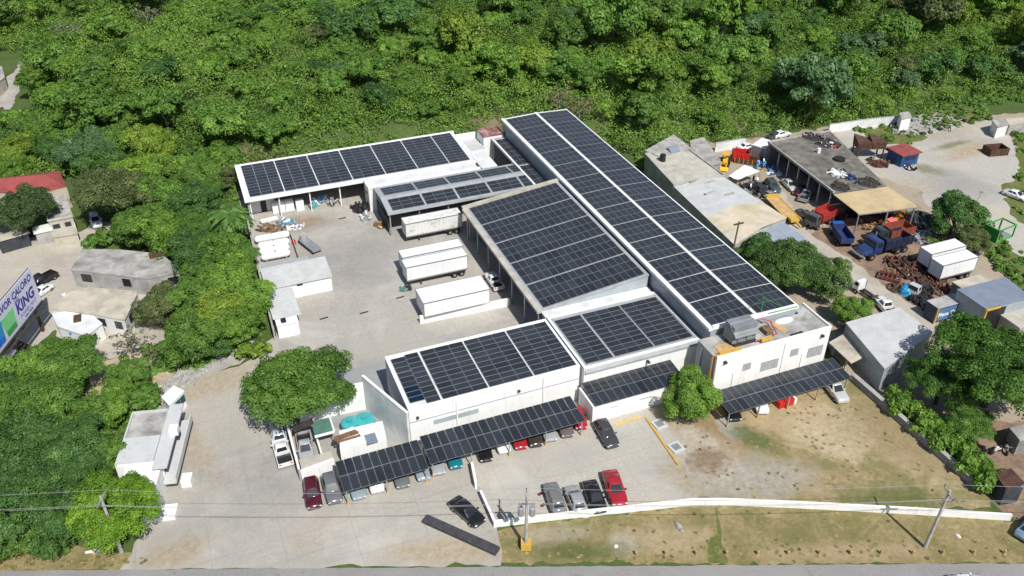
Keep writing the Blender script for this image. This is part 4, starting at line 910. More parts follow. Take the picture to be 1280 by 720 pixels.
def trailer_proto(L=10.0, W=2.45):
    t = bpy.data.objects.new('trailer', None); COL.objects.link(t)
    b = MB(); b.box(-L/2,L/2,-W/2,W/2,1.25,3.75); o = b.build('box', ['trailer'], t, local=True)
    b = MB()
    for s in (-1,1):
        b.box(-L/2-.03,L/2+.03,s*W/2-.04,s*W/2+.04,3.66,3.80); b.box(-L/2-.03,L/2+.03,s*W/2-.05,s*W/2+.05,1.2,1.42)
        for x in (-L/2, L/2): b.box(x-.04,x+.04,s*W/2-.05,s*W/2+.05,1.42,3.66)
    b.build('edge_rail', ['alu'], o, local=True)
    b = MB()
    for s in (-1,1):
        k = int(L/.62)
        for i in range(1,k): b.box(-L/2+i*L/k-.02,-L/2+i*L/k+.02,s*W/2-.012,s*W/2+.012,1.44,3.64)
    b.build('side_ribs', ['trailer'], o, local=True)
    b = MB(); b.box(-L/2-.04,-L/2-.01,-W/2+.06,-.02,1.4,3.6); b.box(-L/2-.04,-L/2-.01,.02,W/2-.06,1.4,3.6); b.build('rear_door', ['trailer'], t, local=True)
    b = MB(); b.box(-L/2+.1,L/2-.1,-.5,-.38,.95,1.24); b.box(-L/2+.1,L/2-.1,.38,.5,.95,1.24); b.box(-L/2+.3,-L/2+3,-1,1,.75,.92); b.build('chassis', ['dark_steel'], t, local=True)
    for x in (-L/2+1.0, -L/2+2.2):
        for s in (-1,1): wheel(t, x, s*(min(W,2.6)/2-.28), .48, .46, .55)
    for s in (-1,1):
        b = MB(); b.box(L/2-2.4,L/2-2.25,s*.75-.08,s*.75+.08,.05,1.24); b.box(L/2-2.5,L/2-2.15,s*.75-.16,s*.75+.16,0,.06); b.build('landing_leg', ['dark_steel'], t, local=True)
    return t
OTHER['trailer'] = trailer_proto
OTHER['wide_trailer'] = lambda: trailer_proto(10.2, 4.1)
OTHER['short_box'] = lambda: trailer_proto(7.1, 2.5)
def tipper(color_bed=None, hood=True, bed=True):
    def f():
        t = bpy.data.objects.new('truck', None); COL.objects.link(t)
        b = MB(); b.box(-3.6,3.0,-.5,-.35,.75,1.05); b.box(-3.6,3.0,.35,.5,.75,1.05); b.box(-3.4,-.9,-.9,.9,.6,.74); b.build('chassis', ['dark_steel'], t, local=True)
        b = MB()
        x0 = 1.0
        b.loft([[(x0,-1.05,.9),(x0,1.05,.9),(x0,1.1,1.7),(x0,.95,2.55),(x0,-.95,2.55),(x0,-1.1,1.7)],[(x0+1.0,-1.08,.9),(x0+1.0,1.08,.9),(x0+1.0,1.1,1.7),(x0+.9,.95,2.62),(x0+.9,-.95,2.62),(x0+1.0,-1.1,1.7)],[(x0+1.45,-1.05,.9),(x0+1.45,1.05,.9),(x0+1.4,1.05,1.72),(x0+1.1,.9,2.5),(x0+1.1,-.9,2.5),(x0+1.4,-1.05,1.72)]])
        cab = b.build('cab', ['paint'], t, local=True)
        face_pane(t, 'windscreen', [(x0+1.42,-1.0,1.7),(x0+1.42,1.0,1.7),(x0+1.12,.88,2.48),(x0+1.12,-.88,2.48)], .03,.97,.05,.92,.03)
        for s in (-1,1):
            b = MB(); b.quad((x0+.15,s*1.1,1.78),(x0+1.05,s*1.1,1.78),(x0+.9,s*.99,2.38),(x0+.2,s*.99,2.38)); b.build('side_window', ['glass'], t, local=True)
        if hood:
            b = MB(); b.loft([[(x0+1.4,-.9,.8),(x0+1.4,.9,.8),(x0+1.4,.95,1.3),(x0+1.4,.8,1.72),(x0+1.4,-.8,1.72),(x0+1.4,-.95,1.3)],[(x0+2.6,-.8,.8),(x0+2.6,.8,.8),(x0+2.6,.82,1.2),(x0+2.6,.62,1.5),(x0+2.6,-.62,1.5),(x0+2.6,-.82,1.2)],[(x0+2.8,-.68,.85),(x0+2.8,.68,.85),(x0+2.8,.7,1.1),(x0+2.8,.5,1.32),(x0+2.8,-.5,1.32),(x0+2.8,-.7,1.1)]]); b.build('hood', ['paint'], t, local=True)
            b = MB(); b.box(x0+2.75,x0+2.95,-1.15,1.15,.6,.85); b.build('bumper', ['steel'], t, local=True)
            for s in (-1,1):
                b = MB(); b.box(x0+1.5,x0+2.7,s*.85-.25,s*.85+.25,1.05,1.15); b.build('mudguard', ['paint'], t, local=True)
        if bed:
            b = MB(); h0, h1, bw = 1.15, 2.45, 1.2
            b.box(-3.9,.75,-bw,bw,h0,h0+.1); b.box(-3.9,.75,-bw,-bw+.09,h0+.1,h1); b.box(-3.9,.75,bw-.09,bw,h0+.1,h1); b.box(.66,.75,-bw+.09,bw-.09,h0+.1,h1+.25); b.box(-3.9,-3.8,-bw+.09,bw-.09,h0+.1,h1-.25)
            for i in range(6):
                for s in (-1,1): b.box(-3.7+i*.85,-3.6+i*.85,s*bw-.05,s*bw+.05,h0,h1)
            b.build('tipper_bed', ['bed_paint'], t, local=True)
        else:
            b = MB(); b.box(-3.0,.4,-.3,.3,1.05,1.25); b.tube((-2,-.8,1.0),(-2,.8,1.0),.3,n=10); b.build('fifth_wheel', ['dark_steel'], t, local=True)
        for x in ((2.5 if hood else 1.5), -1.7, -2.85):
            for s in (-1,1): wheel(t, x, s*.95, .48, .32 if x > 0 else .5, .5)
        b = MB(); b.tube((.86,-.7,1.2),(.86,-.7,3.0),.07,n=8); b.build('exhaust_stack', ['steel'], t, local=True)
        return t
    return f
M['bed_paint'] = M['paint']
def bed_mat(nm, c): M[nm] = plain(nm, c, .65, 0, .18, 1.2, dirt=srgb(80,56,44), dirt_amt=.6, dirt_scale=1)
bed_mat('blue bed', srgb(40,62,112)); bed_mat('red bed', srgb(172,52,48)); bed_mat('rust bed', srgb(140,72,56)); bed_mat('navy bed', srgb(30,42,68))
def set_bed(o, mat):
    for c in o.children:
        if c.name.startswith('tipper_bed'): c.data = c.data.copy(); c.data.materials[0] = M[mat]
OTHER['tipper'] = tipper(); OTHER['tipper_flat'] = tipper(hood=False); OTHER['tractor'] = tipper(hood=False, bed=False)
def loader_proto():
    t = bpy.data.objects.new('loader', None); COL.objects.link(t)
    b = MB(); b.box(-1.6,1.2,-.55,.55,.7,1.35); b.loft([[(.3,-.5,1.35),(.3,.5,1.35),(.3,.45,1.8),(.3,-.45,1.8)],[(1.6,-.42,1.0),(1.6,.42,1.0),(1.6,.38,1.6),(1.6,-.38,1.6)]]); b.build('body', ['dull_paint'], t, local=True)
    b = MB()
    for x in (-.95,.25):
        for s in (-1,1): b.box(x-.05,x+.05,s*.62-.05,s*.62+.05,1.3,2.6)
    b.build('cab_frame', ['dark_steel'], t, local=True)
    b = MB(); b.box(-1.15,.45,-.8,.8,2.6,2.72); b.build('cab_roof', ['dull_paint'], t, local=True)
    b = MB(); b.bar((1.2,-.6,1.4),(2.6,-.6,.8),.14,.2); b.bar((1.2,.6,1.4),(2.6,.6,.8),.14,.2); b.build('lift_arm', ['dull_paint'], t, local=True)
    b = MB(); b.loft([[(2.5,-1.1,.25),(3.3,-1.1,.2),(3.3,-1.1,.3),(2.7,-1.1,.95)],[(2.5,1.1,.25),(3.3,1.1,.2),(3.3,1.1,.3),(2.7,1.1,.95)]]); b.build('bucket', ['dull_paint'], t, local=True)
    b = MB(); b.bar((-1.6,0,1.2),(-2.5,0,2.9),.22,.3); b.bar((-2.5,0,2.9),(-3.2,0,1.5),.18,.24); b.build('backhoe_arm', ['dull_paint'], t, local=True)
    b = MB(); b.box(-3.5,-3.0,-.35,.35,.9,1.5); b.build('digging_bucket', ['dark_steel'], t, local=True)
    for x, r in ((-.9,.75),(1.05,.5)):
        for s in (-1,1): wheel(t, x, s*.85, r, .42, .5)
    return t
OTHER['loader'] = loader_proto
def moto_proto():
    t = bpy.data.objects.new('motorcycle', None); COL.objects.link(t)
    for x in (-.62,.62):
        b = MB(); b.tube((x,-.05,.3),(x,.05,.3),.3,.3,12); b.build('wheel', ['rubber'], t, local=True)
    b = MB(); b.dome((.12,0,.78),.32,.16,.16,0,8,4,-.5); b.bar((-.6,0,.45),(.5,0,.62),.16,.22); b.build('tank', ['paint'], t, local=True)
    b = MB(); b.box(-.65,-.08,-.13,.13,.72,.82); b.build('seat', ['black'], t, local=True)
    b = MB(); b.tube((.62,0,.3),(.42,0,1.0),.04,n=5); b.tube((.42,-.36,1.02),(.42,.36,1.02),.03,n=5); b.build('handlebar', ['steel'], t, local=True)
    return t
OTHER['motorcycle'] = moto_proto
G1 = 'cars parked under and beside the solar carports'
park('suv', (393,632),(388,600), MAROON, 'maroon car outside the left end of the carports', s=1.0, group=G1)
park('suv', (419,626),(410,594), GREY, 'grey SUV half under the left end of the low carport', group=G1)
park('sedan', (449.5,621),(441,589), PALEBLUE, 'pale grey car showing its bonnet under the left carport, next to the grey SUV', group=G1)
park('sedan', (464,579),(472.5,615), WHITE, 'white car with red tail lights backed under the left carport', group=G1)
park('sedan', (504,606),(496,576), GREY, 'dark grey car almost hidden under the right half of the left carport', group=G1)
park('hatch', (530,597.5),(522,570), PALEBLUE, 'pale blue grey car with its nose out at the right end of the left carport', group=G1)
park('sedan', (549,590),(541,560), SILVER, 'silver car hidden under the left end of the longest carport', group=G1)
park('hatch', (570.5,583),(563,556), TEALC, 'teal car under the longest carport left of the parking wall', group=G1)
park('sedan', (608,573),(599,545), BLACK, 'black car under the longest carport just right of the parking wall', group=G1)
park('sedan', (631,563),(622,534), WHITE, 'white car under the longest carport between black and red cars', group=G1)
park('hatch', (652,559.5),(644,532), REDC, 'red car near the middle of the longest carport', group=G1)
park('suv', (670,553),(662,528), BROWN, 'dark brown car under the longest carport beside the red car', group=G1)
park('sedan', (689,548.5),(680,520), SILVER, 'silver sedan under the right part of the longest carport', group=G1)
park('sedan', (710,543.5),(701,515), (.15,.12,.125), 'brownish grey sedan second from the right end of the longest carport', group=G1)
park('hatch', (727.5,535),(718.5,508), REDC, 'bright red car at the right end of the longest carport by the low block', group=G1)
park('suv', (765,554),(751,530), DGREY, 'dark grey SUV parked slanted in front of the low white block', group='cars parked in the open', s=1.02)
G2 = 'cars parked along the front boundary wall'
park('suv', (687.5,605),(699,638.5), (.20,.20,.195), 'grey SUV with a pale roof, first in the row along the boundary wall', group=G2)
park('hatch', (714,609.5),(725,637.5), SILVER, 'small silver car between grey SUV and black car along the wall', group=G2, s=1.04)
park('sedan', (750,636.5),(737,604), BLACK, 'black car between small silver car and red car along the wall', group=G2, s=1.05)
park('sedan', (776,632),(761,588), REDC, 'large red car at the right end of the row along the boundary wall', group=G2, s=1.16)
park('sedan', (598,651),(570,627), BLACK, 'black car alone near the entrance strip, pointing to the verge', group='cars parked in the open', s=1.05)
park('pickup', (347.5,548),(357,579), WHITE, 'white pickup with a dark open bed beside the round tree', 'pickup', 'parked_pickup', group='pickups')
park('suv', (346,527),(350,551), (.6,.62,.66), 'white and blue car half hidden under the round tree', group='cars parked in the open')
park('pickup', (384,574),(379,545), (.42,.44,.46), 'silver pickup inside the small walled yard', 'pickup', 'parked_pickup', group='pickups')
park('pickup', (610.5,341),(624,360), WHITE, 'white pickup beside the wide trailer in the yard', 'pickup', 'parked_pickup', group='pickups', s=.95)
park('sedan', (954,513),(944,488), WHITE, 'white car under the right carport beside the red box', group=G1)
park('pickup', (1052,497),(1034,474), (.55,.55,.54), 'worn white pickup with rusty load at the right end of the right carport', 'pickup', 'parked_pickup', group='pickups')
park('sedan', (918,519),(910,500), BLACK, 'black car in the shade at the left end of the right carport', group=G1)
park('sedan', (1238,728),(1180,730), WHITE, 'white car on the road at the bottom edge of the picture', group='cars parked in the open')
# trailers in the yard
def tr(kind, x0, y, L, label, s=1, flip=False): return place(kind, x0+L/2, y, math.pi if not flip else 0, WHITE, label, 'trailer', 'trailer', 'white trailers in the yard', s)
tr('trailer', 30.0, 124.3, 10, 'white trailer with a stained roof in front of the gabled canopy')
tr('trailer', 26.7, 114.2, 10, 'white trailer behind its twin, rear one of the touching pair')
tr('trailer', 26.3, 111.2, 10.2, 'white trailer in front of its twin, front one of the touching pair')
tr('wide_trailer', 26.1, 101.75, 10.2, 'widest white trailer beside the white divider wall')
M['dirty_trailer'] = streaked('stained trailer roof', (.70,.69,.66), (.25,.22,.18), .75, .8, .8)
_t = [o for o in bpy.data.objects if o.get('label','').startswith('white trailer with a stained roof')][0]
for c_ in bpy.data.objects:
    if c_.parent == _t and c_.name.split('.')[0] == 'box': c_.data = c_.data.copy(); c_.data.materials[0] = M['dirty_trailer']
# scrapyard vehicles
G3 = 'cars left in the scrapyard'
park('suv', (974,241),(958,224), (.06,.09,.10), 'dark blue green SUV at the left of the scrapyard cars', group=G3)
park('sedan', (996,239),(979,222), (.52,.52,.5), 'dusty white car right of the dark SUV in the scrapyard', group=G3)
park('sedan', (994,242),(1007,232), MAROON, 'maroon car in front of the dark workshop opening', group=G3, s=.9)
park('pickup', (1018,230),(998,257), (.34,.36,.38), 'grey pickup with a white cab in front of the workshop', 'pickup', 'parked_pickup', group=G3)
park('sedan', (942,181),(928,184), WHITE, 'white car at the far end of the scrapyard below the trees', group=G3)
park('sedan', (985,165),(968,169), WHITE, 'white car behind the dark workshop roof', group=G3)
park('sedan', (975,166),(962,171), DGREY, 'dark car beside the white one behind the workshop roof', group=G3, s=.9)
park('suv', (1055,336),(1050,360), WHITE, 'white car peeping out at the right of the dark tree clump', group=G3)
park('pickup', (1098,373),(1116,392), WHITE, 'white pickup at the back edge of the pale roofed shed', 'pickup', 'parked_pickup', group=G3)
park('sedan', (960,244),(945,231), (.04,.045,.045), 'dark wrecked car behind the white tarpaulin', group=G3)
park('sedan', (972,250),(955,238), (.25,.25,.24), 'grey wrecked car at the head of the yellow flatbed', group=G3, s=.9)
park('sedan', (1278,246),(1262,240), WHITE, 'white car at the right edge by the pale slab', group=G3)
park('sedan', (1297,650),(1280,668), (.2,.3,.42), 'blue car at the right edge beside the end of the boundary wall', group=G3)
o = park('tipper', (1072,316),(1133,300), (.025,.05,.15), 'blue bonneted truck with a long navy bed in the scrapyard', 'truck', 'tipper_truck', group='trucks in the scrapyard', s=1.28, h=1.3); set_bed(o, 'navy bed')
o = park('tipper_flat', (1041,276),(1059,301), (.015,.11,.45), 'bright blue cabbed truck with a blue tipper bed', 'truck', 'tipper_truck', group='trucks in the scrapyard', s=.92, h=1.5); set_bed(o, 'blue bed')
o = park('tipper_flat', (1006,281),(1041,263), (.10,.10,.09), 'truck with a big red tipper bed in front of the workshop', 'truck', 'tipper_truck', group='trucks in the scrapyard', s=1.05, h=1.5); set_bed(o, 'red bed')
o = park('tipper', (1085,300),(1135,288), (.035,.045,.04), 'dark green bonneted truck with a rusty tipper bed', 'truck', 'tipper_truck', group='trucks in the scrapyard', s=1.15, h=1.3); set_bed(o, 'rust bed')
park('tractor', (1071,354),(1096,371), WHITE, 'white cabbed truck without a bed beside the lane', 'truck', 'truck_tractor', group='trucks in the scrapyard', s=.85, h=1.2)
park('tractor', (1139,364),(1158,352), (.6,.6,.6), 'white wrecked truck cab with a blue tarpaulin in front', 'truck', 'truck_tractor', group='trucks in the scrapyard', s=.8, h=1.2)
place('short_box', 108.3, 84.2, math.pi, WHITE, 'white truck box, farther of the two beside the grassy bank', 'truck box', 'truck_box', 'white truck boxes', 1)
place('short_box', 107.4, 80.9, math.pi, WHITE, 'white truck box, nearer of the two beside the grassy bank', 'truck box', 'truck_box', 'white truck boxes', 1)
park('loader', (903,211),(910,192), srgb(230,180,30), 'yellow backhoe loader beside the white tarpaulin', 'loader', 'backhoe_loader', group='loaders', h=1, s=.9)
park('loader', (1112,276),(1128,268), srgb(232,140,24), 'orange loader in the shade of the tan roof', 'loader', 'backhoe_loader', group='loaders', h=1, s=.75)
for k, (px_, py_, c, lab) in enumerate(((1204,556,BLUEC,'blue motorcycle, leftmost under the spreading tree'),(1216,553,SILVER,'silver motorcycle beside the blue one under the spreading tree'),(1222,560,BLACK,'black motorcycle in front of the silver one'),(1246,563,WHITE,'white motorcycle, left one of the pair in the sun'),(1257,561,SILVER,'grey motorcycle, right one of the pair in the sun'),(1274,556,BLACK,'black motorcycle by the grey hut roof'))):
    p = at(px_, py_, .4); place('motorcycle', p.x, p.y, .5+k*.9, c, lab, 'motorcycle', 'motorcycle', 'motorcycles under the spreading tree', 1.15)
park('sedan', (1000,262),(1012,270), (.10,.09,.085), 'dusty dark wreck between the yellow flatbed and the red tipper', group=G3, s=.85)
park('suv', (1150,280),(1138,272), (.03,.03,.032), 'black wreck in the shade right of the tan canopy', group=G3, s=.95)
park('sedan', (1128,262),(1112,265), (.10,.11,.12), 'grey wreck parked under the tan canopy', group=G3)
park('sedan', (1012,216),(1024,222), (.05,.05,.06), 'dark car inside the open front of the dark workshop', group=G3)
park('suv', (1026,228),(1036,236), (.12,.16,.22), 'bluish car inside the open front of the dark workshop', group=G3)
park('sedan', (1160,382),(1150,370), (.02,.02,.022), 'burnt black wreck beside the lettered container', group=G3, s=.9)
# left street
G4 = 'cars on the left street'
park('pickup', (43,354),(58,346), BLACK, 'black pickup just right of the billboard', 'pickup', 'parked_pickup', group=G4)
park('sedan', (46,366),(57,359), WHITE, 'white car behind the billboard, below the black pickup', group=G4, s=.85)
park('suv', (122,283),(117,268), (.55,.6,.66), 'silver car at the end of the lane under the olive tree', group=G4)
park('van', (2,465),(17,449), WHITE, 'white van at the left edge below the billboard', 'van', 'parked_van', group=G4)
# ================================================================== NEIGHBOURS
def pb(name, label, cat, roof, z, wall='conc', rmat='conc_roof', th=.22, over=.15, zlist=None, z0=0, parapet=0):
    """building from the pixels of its roof outline; zlist gives sloping roof heights"""
    zs = zlist or [z]*len(roof)
    q = [at(*p, h) for p, h in zip(roof, zs)]; c = sum(q, Vector())/len(q)
    t = thing(name, label, cat, (c.x, c.y, 0))
    ins = [(c.x+(p.x-c.x)*(1-over/max(.5,(p-c).length)), c.y+(p.y-c.y)*(1-over/max(.5,(p-c).length))) for p in q]
    m = MB(); m.prism(ins, z0, [h-th for h in zs]); m.build('wall', [wall], t)
    m = MB(); m.prism([(p.x,p.y) for p in q], [h-th for h in zs], zs); m.build('roof', [rmat], t)
    if parapet:
        m = MB()
        for a, b in zip(q, q[1:]+q[:1]): m.bar((a.x,a.y,a.z+parapet/2-.02),(b.x,b.y,b.z+parapet/2-.02),.18,parapet)
        m.build('parapet', [wall], t)
    return t, q
# --- right side
pb('cement_shed', 'weathered grey cement shed at the forest edge right of the long hall', 'shed', [(806,188),(842,168),(866,186),(826,196)], 4.2, 'block', 'conc_roof')
t, q = pb('cream_workshop', 'sandy flat roofed workshop with a black water tank on top', 'workshop', [(806,193),(860,187),(905,220),(842,232)], 4.0, 'conc', 'pale_roof', parapet=.3)
one('water_tank', MB().tube((at(828,201,4)).to_tuple()[:2]+(4.0,), (at(828,201,4)).to_tuple()[:2]+(5.3,), .6,.55,14), ['black'], 'black water tank standing on the sandy workshop roof', 'water tank')
c_ = at(842,190,4); one('solar_heater', MB().prism([(c_.x-1,c_.y-.8),(c_.x+1,c_.y-.8),(c_.x+1,c_.y+.8),(c_.x-1,c_.y+.8)],4.02,[4.3,4.3,5,5]), ['steel_blue_sheet'], 'small pale blue panel on the sandy workshop roof', 'panel')
ms = thing('metal_workshop', 'pale metal gable roofed workshop with tan patches, between long hall and scrapyard', 'workshop', (84.8, 109, 0))
A = [at(*p, 3.7) for p in ((842,233),(905,221),(983,272),(918,306))]
ridge = [(A[0]+A[1])/2+Vector((0,0,.7)), (A[3]+A[2])/2+Vector((0,0,.7))]
m = MB(); m.prism([(p.x,p.y) for p in A], 0, 3.6); m.build('wall', ['conc'], ms)
mid_l = A[0].lerp(A[3],.55); mid_r = A[1].lerp(A[2],.62); mid_m = ridge[0].lerp(ridge[1],.58)
def slab(t, pts, mat, name='roof', th=.12):
    n = len(pts); b = MB(); b.add([p for p in pts]+[(p[0],p[1],p[2]-th) for p in pts], [tuple(range(n)), tuple(range(n,2*n))[::-1]]+[(i,(i+1)%n,n+(i+1)%n,n+i) for i in range(n)]); return b.build(name, [mat], t)
slab(ms, [A[0],mid_l,mid_m,ridge[0]], 'ribbed_white_x'); slab(ms, [ridge[0],mid_m,mid_r,A[1]], 'ribbed_white_x')
slab(ms, [mid_l,A[3],ridge[1],mid_m], 'pale_tan'); slab(ms, [mid_m,ridge[1],A[2],mid_r], 'pale_tan')
for px_, py_ in ((868,226),(886,228),(887,241),(911,243)):
    c_ = at(px_,py_,4.25); m = MB(); m.bar((c_.x-1.1,c_.y-.2,c_.z+.08),(c_.x+1.1,c_.y+.1,c_.z+.08),.5,.12); m.build('skylight', ['conc'], ms)
pb('blue_roof_shed', 'shed with a plain pale blue grey sheet roof next to the dark tree clump', 'shed', [(924,286),(975,275),(1013,302),(960,316)], 3.4, 'block', 'blue_sheet', .12)
pb('small_cement_house', 'small grey cement house behind the yellow loader', 'house', [(862,176),(880,171),(902,203),(870,211)], 3.2, 'block', 'conc_roof')
ws2 = thing('scrap_workshop', 'long dark roofed scrapyard workshop with an open front of posts', 'workshop', (110, 115, 0))
W4 = [at(*p, 4.5) for p in ((960,178),(1038,164),(1108,232),(1042,241))]
slab(ws2, W4, 'dark_roof', th=.3); ins_ = W4
def inset(a, b, k): return a.lerp(b, k)
m = MB(); bw = [W4[1], W4[2]]
p0, p1, p2, p3 = [Vector((p.x, p.y)) for p in W4]
m.prism([tuple(p0.lerp(p1,.97)),tuple(p1.lerp(p0,.005)),tuple(p2.lerp(p3,.01)),tuple(p2.lerp(p3,.06))],0,4.2); m.prism([tuple(p0.lerp(p3,.01)),tuple(p1.lerp(p2,.01)),tuple(p1.lerp(p2,.03)),tuple(p0.lerp(p3,.03))],0,4.2); m.build('wall', ['block'], ws2)
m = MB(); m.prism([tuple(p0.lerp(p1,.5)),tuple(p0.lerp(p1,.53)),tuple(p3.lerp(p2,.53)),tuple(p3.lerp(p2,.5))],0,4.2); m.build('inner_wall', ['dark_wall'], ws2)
for k in range(7):
    c_ = p0.lerp(p3, .03+k*.155)+Vector((.3,0)); m = MB(); m.box(c_.x-.12,c_.x+.12,c_.y-.12,c_.y+.12,0,4.2); m.build('post', ['steel'], ws2)
m = MB(); m.bar(W4[0]+Vector((0,0,.1)),W4[3]+Vector((0,0,.1)),.25,.35); m.bar(W4[0]+Vector((0,0,.1)),W4[1]+Vector((0,0,.1)),.25,.35); m.build('parapet', ['conc'], ws2)
tn = thing('tan_canopy', 'open canopy with a plain tan sheet roof joined to the dark roofed workshop', 'canopy', (107, 99, 0))
T4 = [at(*p, 4.3) for p in ((1042,243),(1110,233),(1147,258),(1073,267))]
slab(tn, T4, 'tan_sheet', th=.14)
for p in (T4[2].lerp(T4[0],.03), T4[3].lerp(T4[1],.03), T4[2].lerp(T4[3],.5)):
    m = MB(); m.box(p.x-.1,p.x+.1,p.y-.1,p.y+.1,0,4.15); m.build('post', ['steel'], tn)
m = MB(); m.bar(T4[3]-Vector((0,0,.25)),T4[2]-Vector((0,0,.25)),.15,.2); m.build('beam', ['steel'], tn)
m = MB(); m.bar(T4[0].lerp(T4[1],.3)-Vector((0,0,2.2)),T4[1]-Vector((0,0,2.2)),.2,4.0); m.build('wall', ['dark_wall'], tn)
# scrap lying on and around the dark roof
SC = random.Random(3)
def heap(name, label, px_, py_, z, r, mats, n, cat='scrap', long=1.0, hmax=.7):
    c_ = at(px_, py_, z); b = MB()
    if name in ('rubble_heap','rubbish_heap','scrap_heap'): b.dome((c_.x,c_.y,z-.02),r*long*.95,r*.9,.3*hmax,0,12,3,0)
    for k in range(n):
        a = SC.uniform(0,6.28); d = r*SC.random()**.6; x, y = c_.x+math.cos(a)*d*long, c_.y+math.sin(a)*d; h = z+SC.uniform(.05,.4)*hmax
        l = SC.uniform(.3,1.1)*long; th = SC.uniform(0,3.14); mi = SC.randrange(len(mats)); e = SC.uniform(-.2,.5)*hmax
        if k % 3 == 0: b.tube((x-math.cos(th)*l*.6,y-math.sin(th)*l*.6,h),(x+math.cos(th)*l*.6,y+math.sin(th)*l*.6,h+e),SC.uniform(.05,.16),n=6,mi=mi)
        elif k % 3 == 1: b.bar((x-math.cos(th)*l*.5,y-math.sin(th)*l*.5,h),(x+math.cos(th)*l*.5,y+math.sin(th)*l*.5,h+e),SC.uniform(.1,.5),SC.uniform(.06,.3),mi)
        else: b.box(x-.25*l,x+.25*l,y-.2*l,y+.2*l,z,z+SC.uniform(.2,.8)*hmax,mi,rz=th)
    return one(name, b, mats, label, cat, origin=(c_.x,c_.y,z))
heap('scrap_heap', 'white and blue scrap heap in the middle of the dark workshop roof', 1048, 217, 4.5, 1.9, ['tarp','steel','dark_steel','black','alu'], 34)
heap('scrap_heap', 'blue scrap pieces just right of the white heap on the dark roof', 1062, 223, 4.5, 1.0, ['blue','navy','steel'], 16)
heap('scrap_heap', 'mixed scrap at the far right corner of the dark workshop roof', 1036, 180, 4.5, 2.6, ['dark_steel','rust','steel','tarp','dark_steel','black','red'], 40)
heap('scrap_heap', 'dark scrap with pale pieces at the back of the dark workshop roof', 1018, 172, 4.5, 2.2, ['dark_steel','alu','black','rust'], 40)
heap('scrap_heap', 'dark low debris along the front of the dark roof', 1050, 234, 4.5, 2.0, ['dark_steel','rust','black'], 26, hmax=.35)
heap('scrap_heap', 'mixed debris at the right front end of the dark roof', 1085, 228, 4.5, 2.4, ['dark_steel','rust','wood','black'], 30, hmax=.35)
one('tyre', MB().tube((at(1049,200,4.5)).to_tuple(), tuple(at(1049,200,4.5)+Vector((0,0,.4))), 1.1,1.1,16), ['rubber'], 'round black tyre stack on the dark workshop roof', 'tyre')
one('roof_drum', MB().tube(tuple(at(1023,191,4.5)), tuple(at(1023,191,4.5)+Vector((0,0,.9))), .35,.35,12), ['tarp'], 'small white drum standing on the dark workshop roof', 'drum')
# loose things of the scrapyard
c_ = at(952,196,0)
wb = thing('white_cargo_box', 'white cargo box body standing by the far corner of the workshop', 'cargo box', (c_.x, c_.y, 0), .5)
m = MB(); m.box(-2.2,2.2,-1.5,1.5,.5,3.0); m.build('box', ['trailer'], wb, local=True)
m = MB(); m.box(-2.23,-2.2,-1.4,1.4,.6,2.9); m.build('door', ['alu'], wb, local=True)
m = MB(); m.box(-2.0,2.0,-1.0,1.0,.2,.48); m.build('base', ['dark_steel'], wb, local=True)
tq = [at(*p, h) for p, h in (((911,220),2.0),((931,206),2.6),((950,214),2.2),((922,225),1.7))]
b = MB(); n_ = 8; gr = []
for i in range(n_+1):
    for j in range(n_+1):
        p = tq[0].lerp(tq[1],i/n_).lerp(tq[3].lerp(tq[2],i/n_),j/n_); gr.append((p.x,p.y,p.z-.25*math.sin(math.pi*i/n_)*math.sin(math.pi*j/n_)+.06*math.sin(i*2.1+j)))
b.add(gr, [(i*(n_+1)+j,(i+1)*(n_+1)+j,(i+1)*(n_+1)+j+1,i*(n_+1)+j+1) for i in range(n_) for j in range(n_)])
tp = thing('tarpaulin_shelter', 'white tarpaulin stretched on poles in the scrapyard', 'tarpaulin', (sum(p.x for p in tq)/4, sum(p.y for p in tq)/4, 0))
b.build('tarpaulin', ['tarp'], tp, smooth=True)
for p in tq:
    m = MB(); m.tube((p.x,p.y,0),(p.x,p.y,p.z),.05,n=6); m.build('pole', ['steel'], tp)
def crate(name, label, px_, py_, lx, ly, h, mat, rz=0, z=0, cat='container', mat2=None):
    c_ = at(px_, py_, 0); t = thing(name, label, cat, (c_.x, c_.y, z), rz); w_ = .1
    m = MB(); m.box(-lx/2,lx/2,-ly/2,ly/2,.1,.2); m.box(-lx/2,lx/2,-ly/2,-ly/2+w_,.2,h); m.box(-lx/2,lx/2,ly/2-w_,ly/2,.2,h); m.box(-lx/2,-lx/2+w_,-ly/2+w_,ly/2-w_,.2,h); m.box(lx/2-w_,lx/2,-ly/2+w_,ly/2-w_,.2,h)
    m.build('shell', [mat], t, local=True)
    m = MB()
    k = max(2,int(lx/.8))
    for i in range(k+1):
        for s in (-1,1): m.box(-lx/2+i*lx/k-.05,-lx/2+i*lx/k+.05,s*ly/2-.07,s*ly/2+.07,0,h+.04)
    m.build('rib', [mat2 or mat], t, local=True); return t
crate('open_skip', 'open red skip with rusty walls by the yellow loader', 925, 200, 3.2, 2.4, 2.0, 'red', -.5, mat2='rust_red')
crate('open_skip', 'long rusty open skip with an orange edge beside the white cargo box', 938, 204, 6.0, 2.2, 1.1, 'rust', -.75, mat2='orange')
heap('drum_pile', 'blue drums and tarpaulin pile beside the white cargo box', 956, 210, 0, 2.0, ['blue','bright_blue','teal'], 26, 'pile', hmax=2.0)
heap('scrap_heap', 'dark car scrap pile below the blue drums', 944, 236, 0, 3.2, ['dark_steel','black','rubber','steel'], 60, hmax=1.6)
fb = thing('flatbed', 'long yellow flatbed frame with a sandy deck along the metal workshop', 'flatbed', (0,0,0))
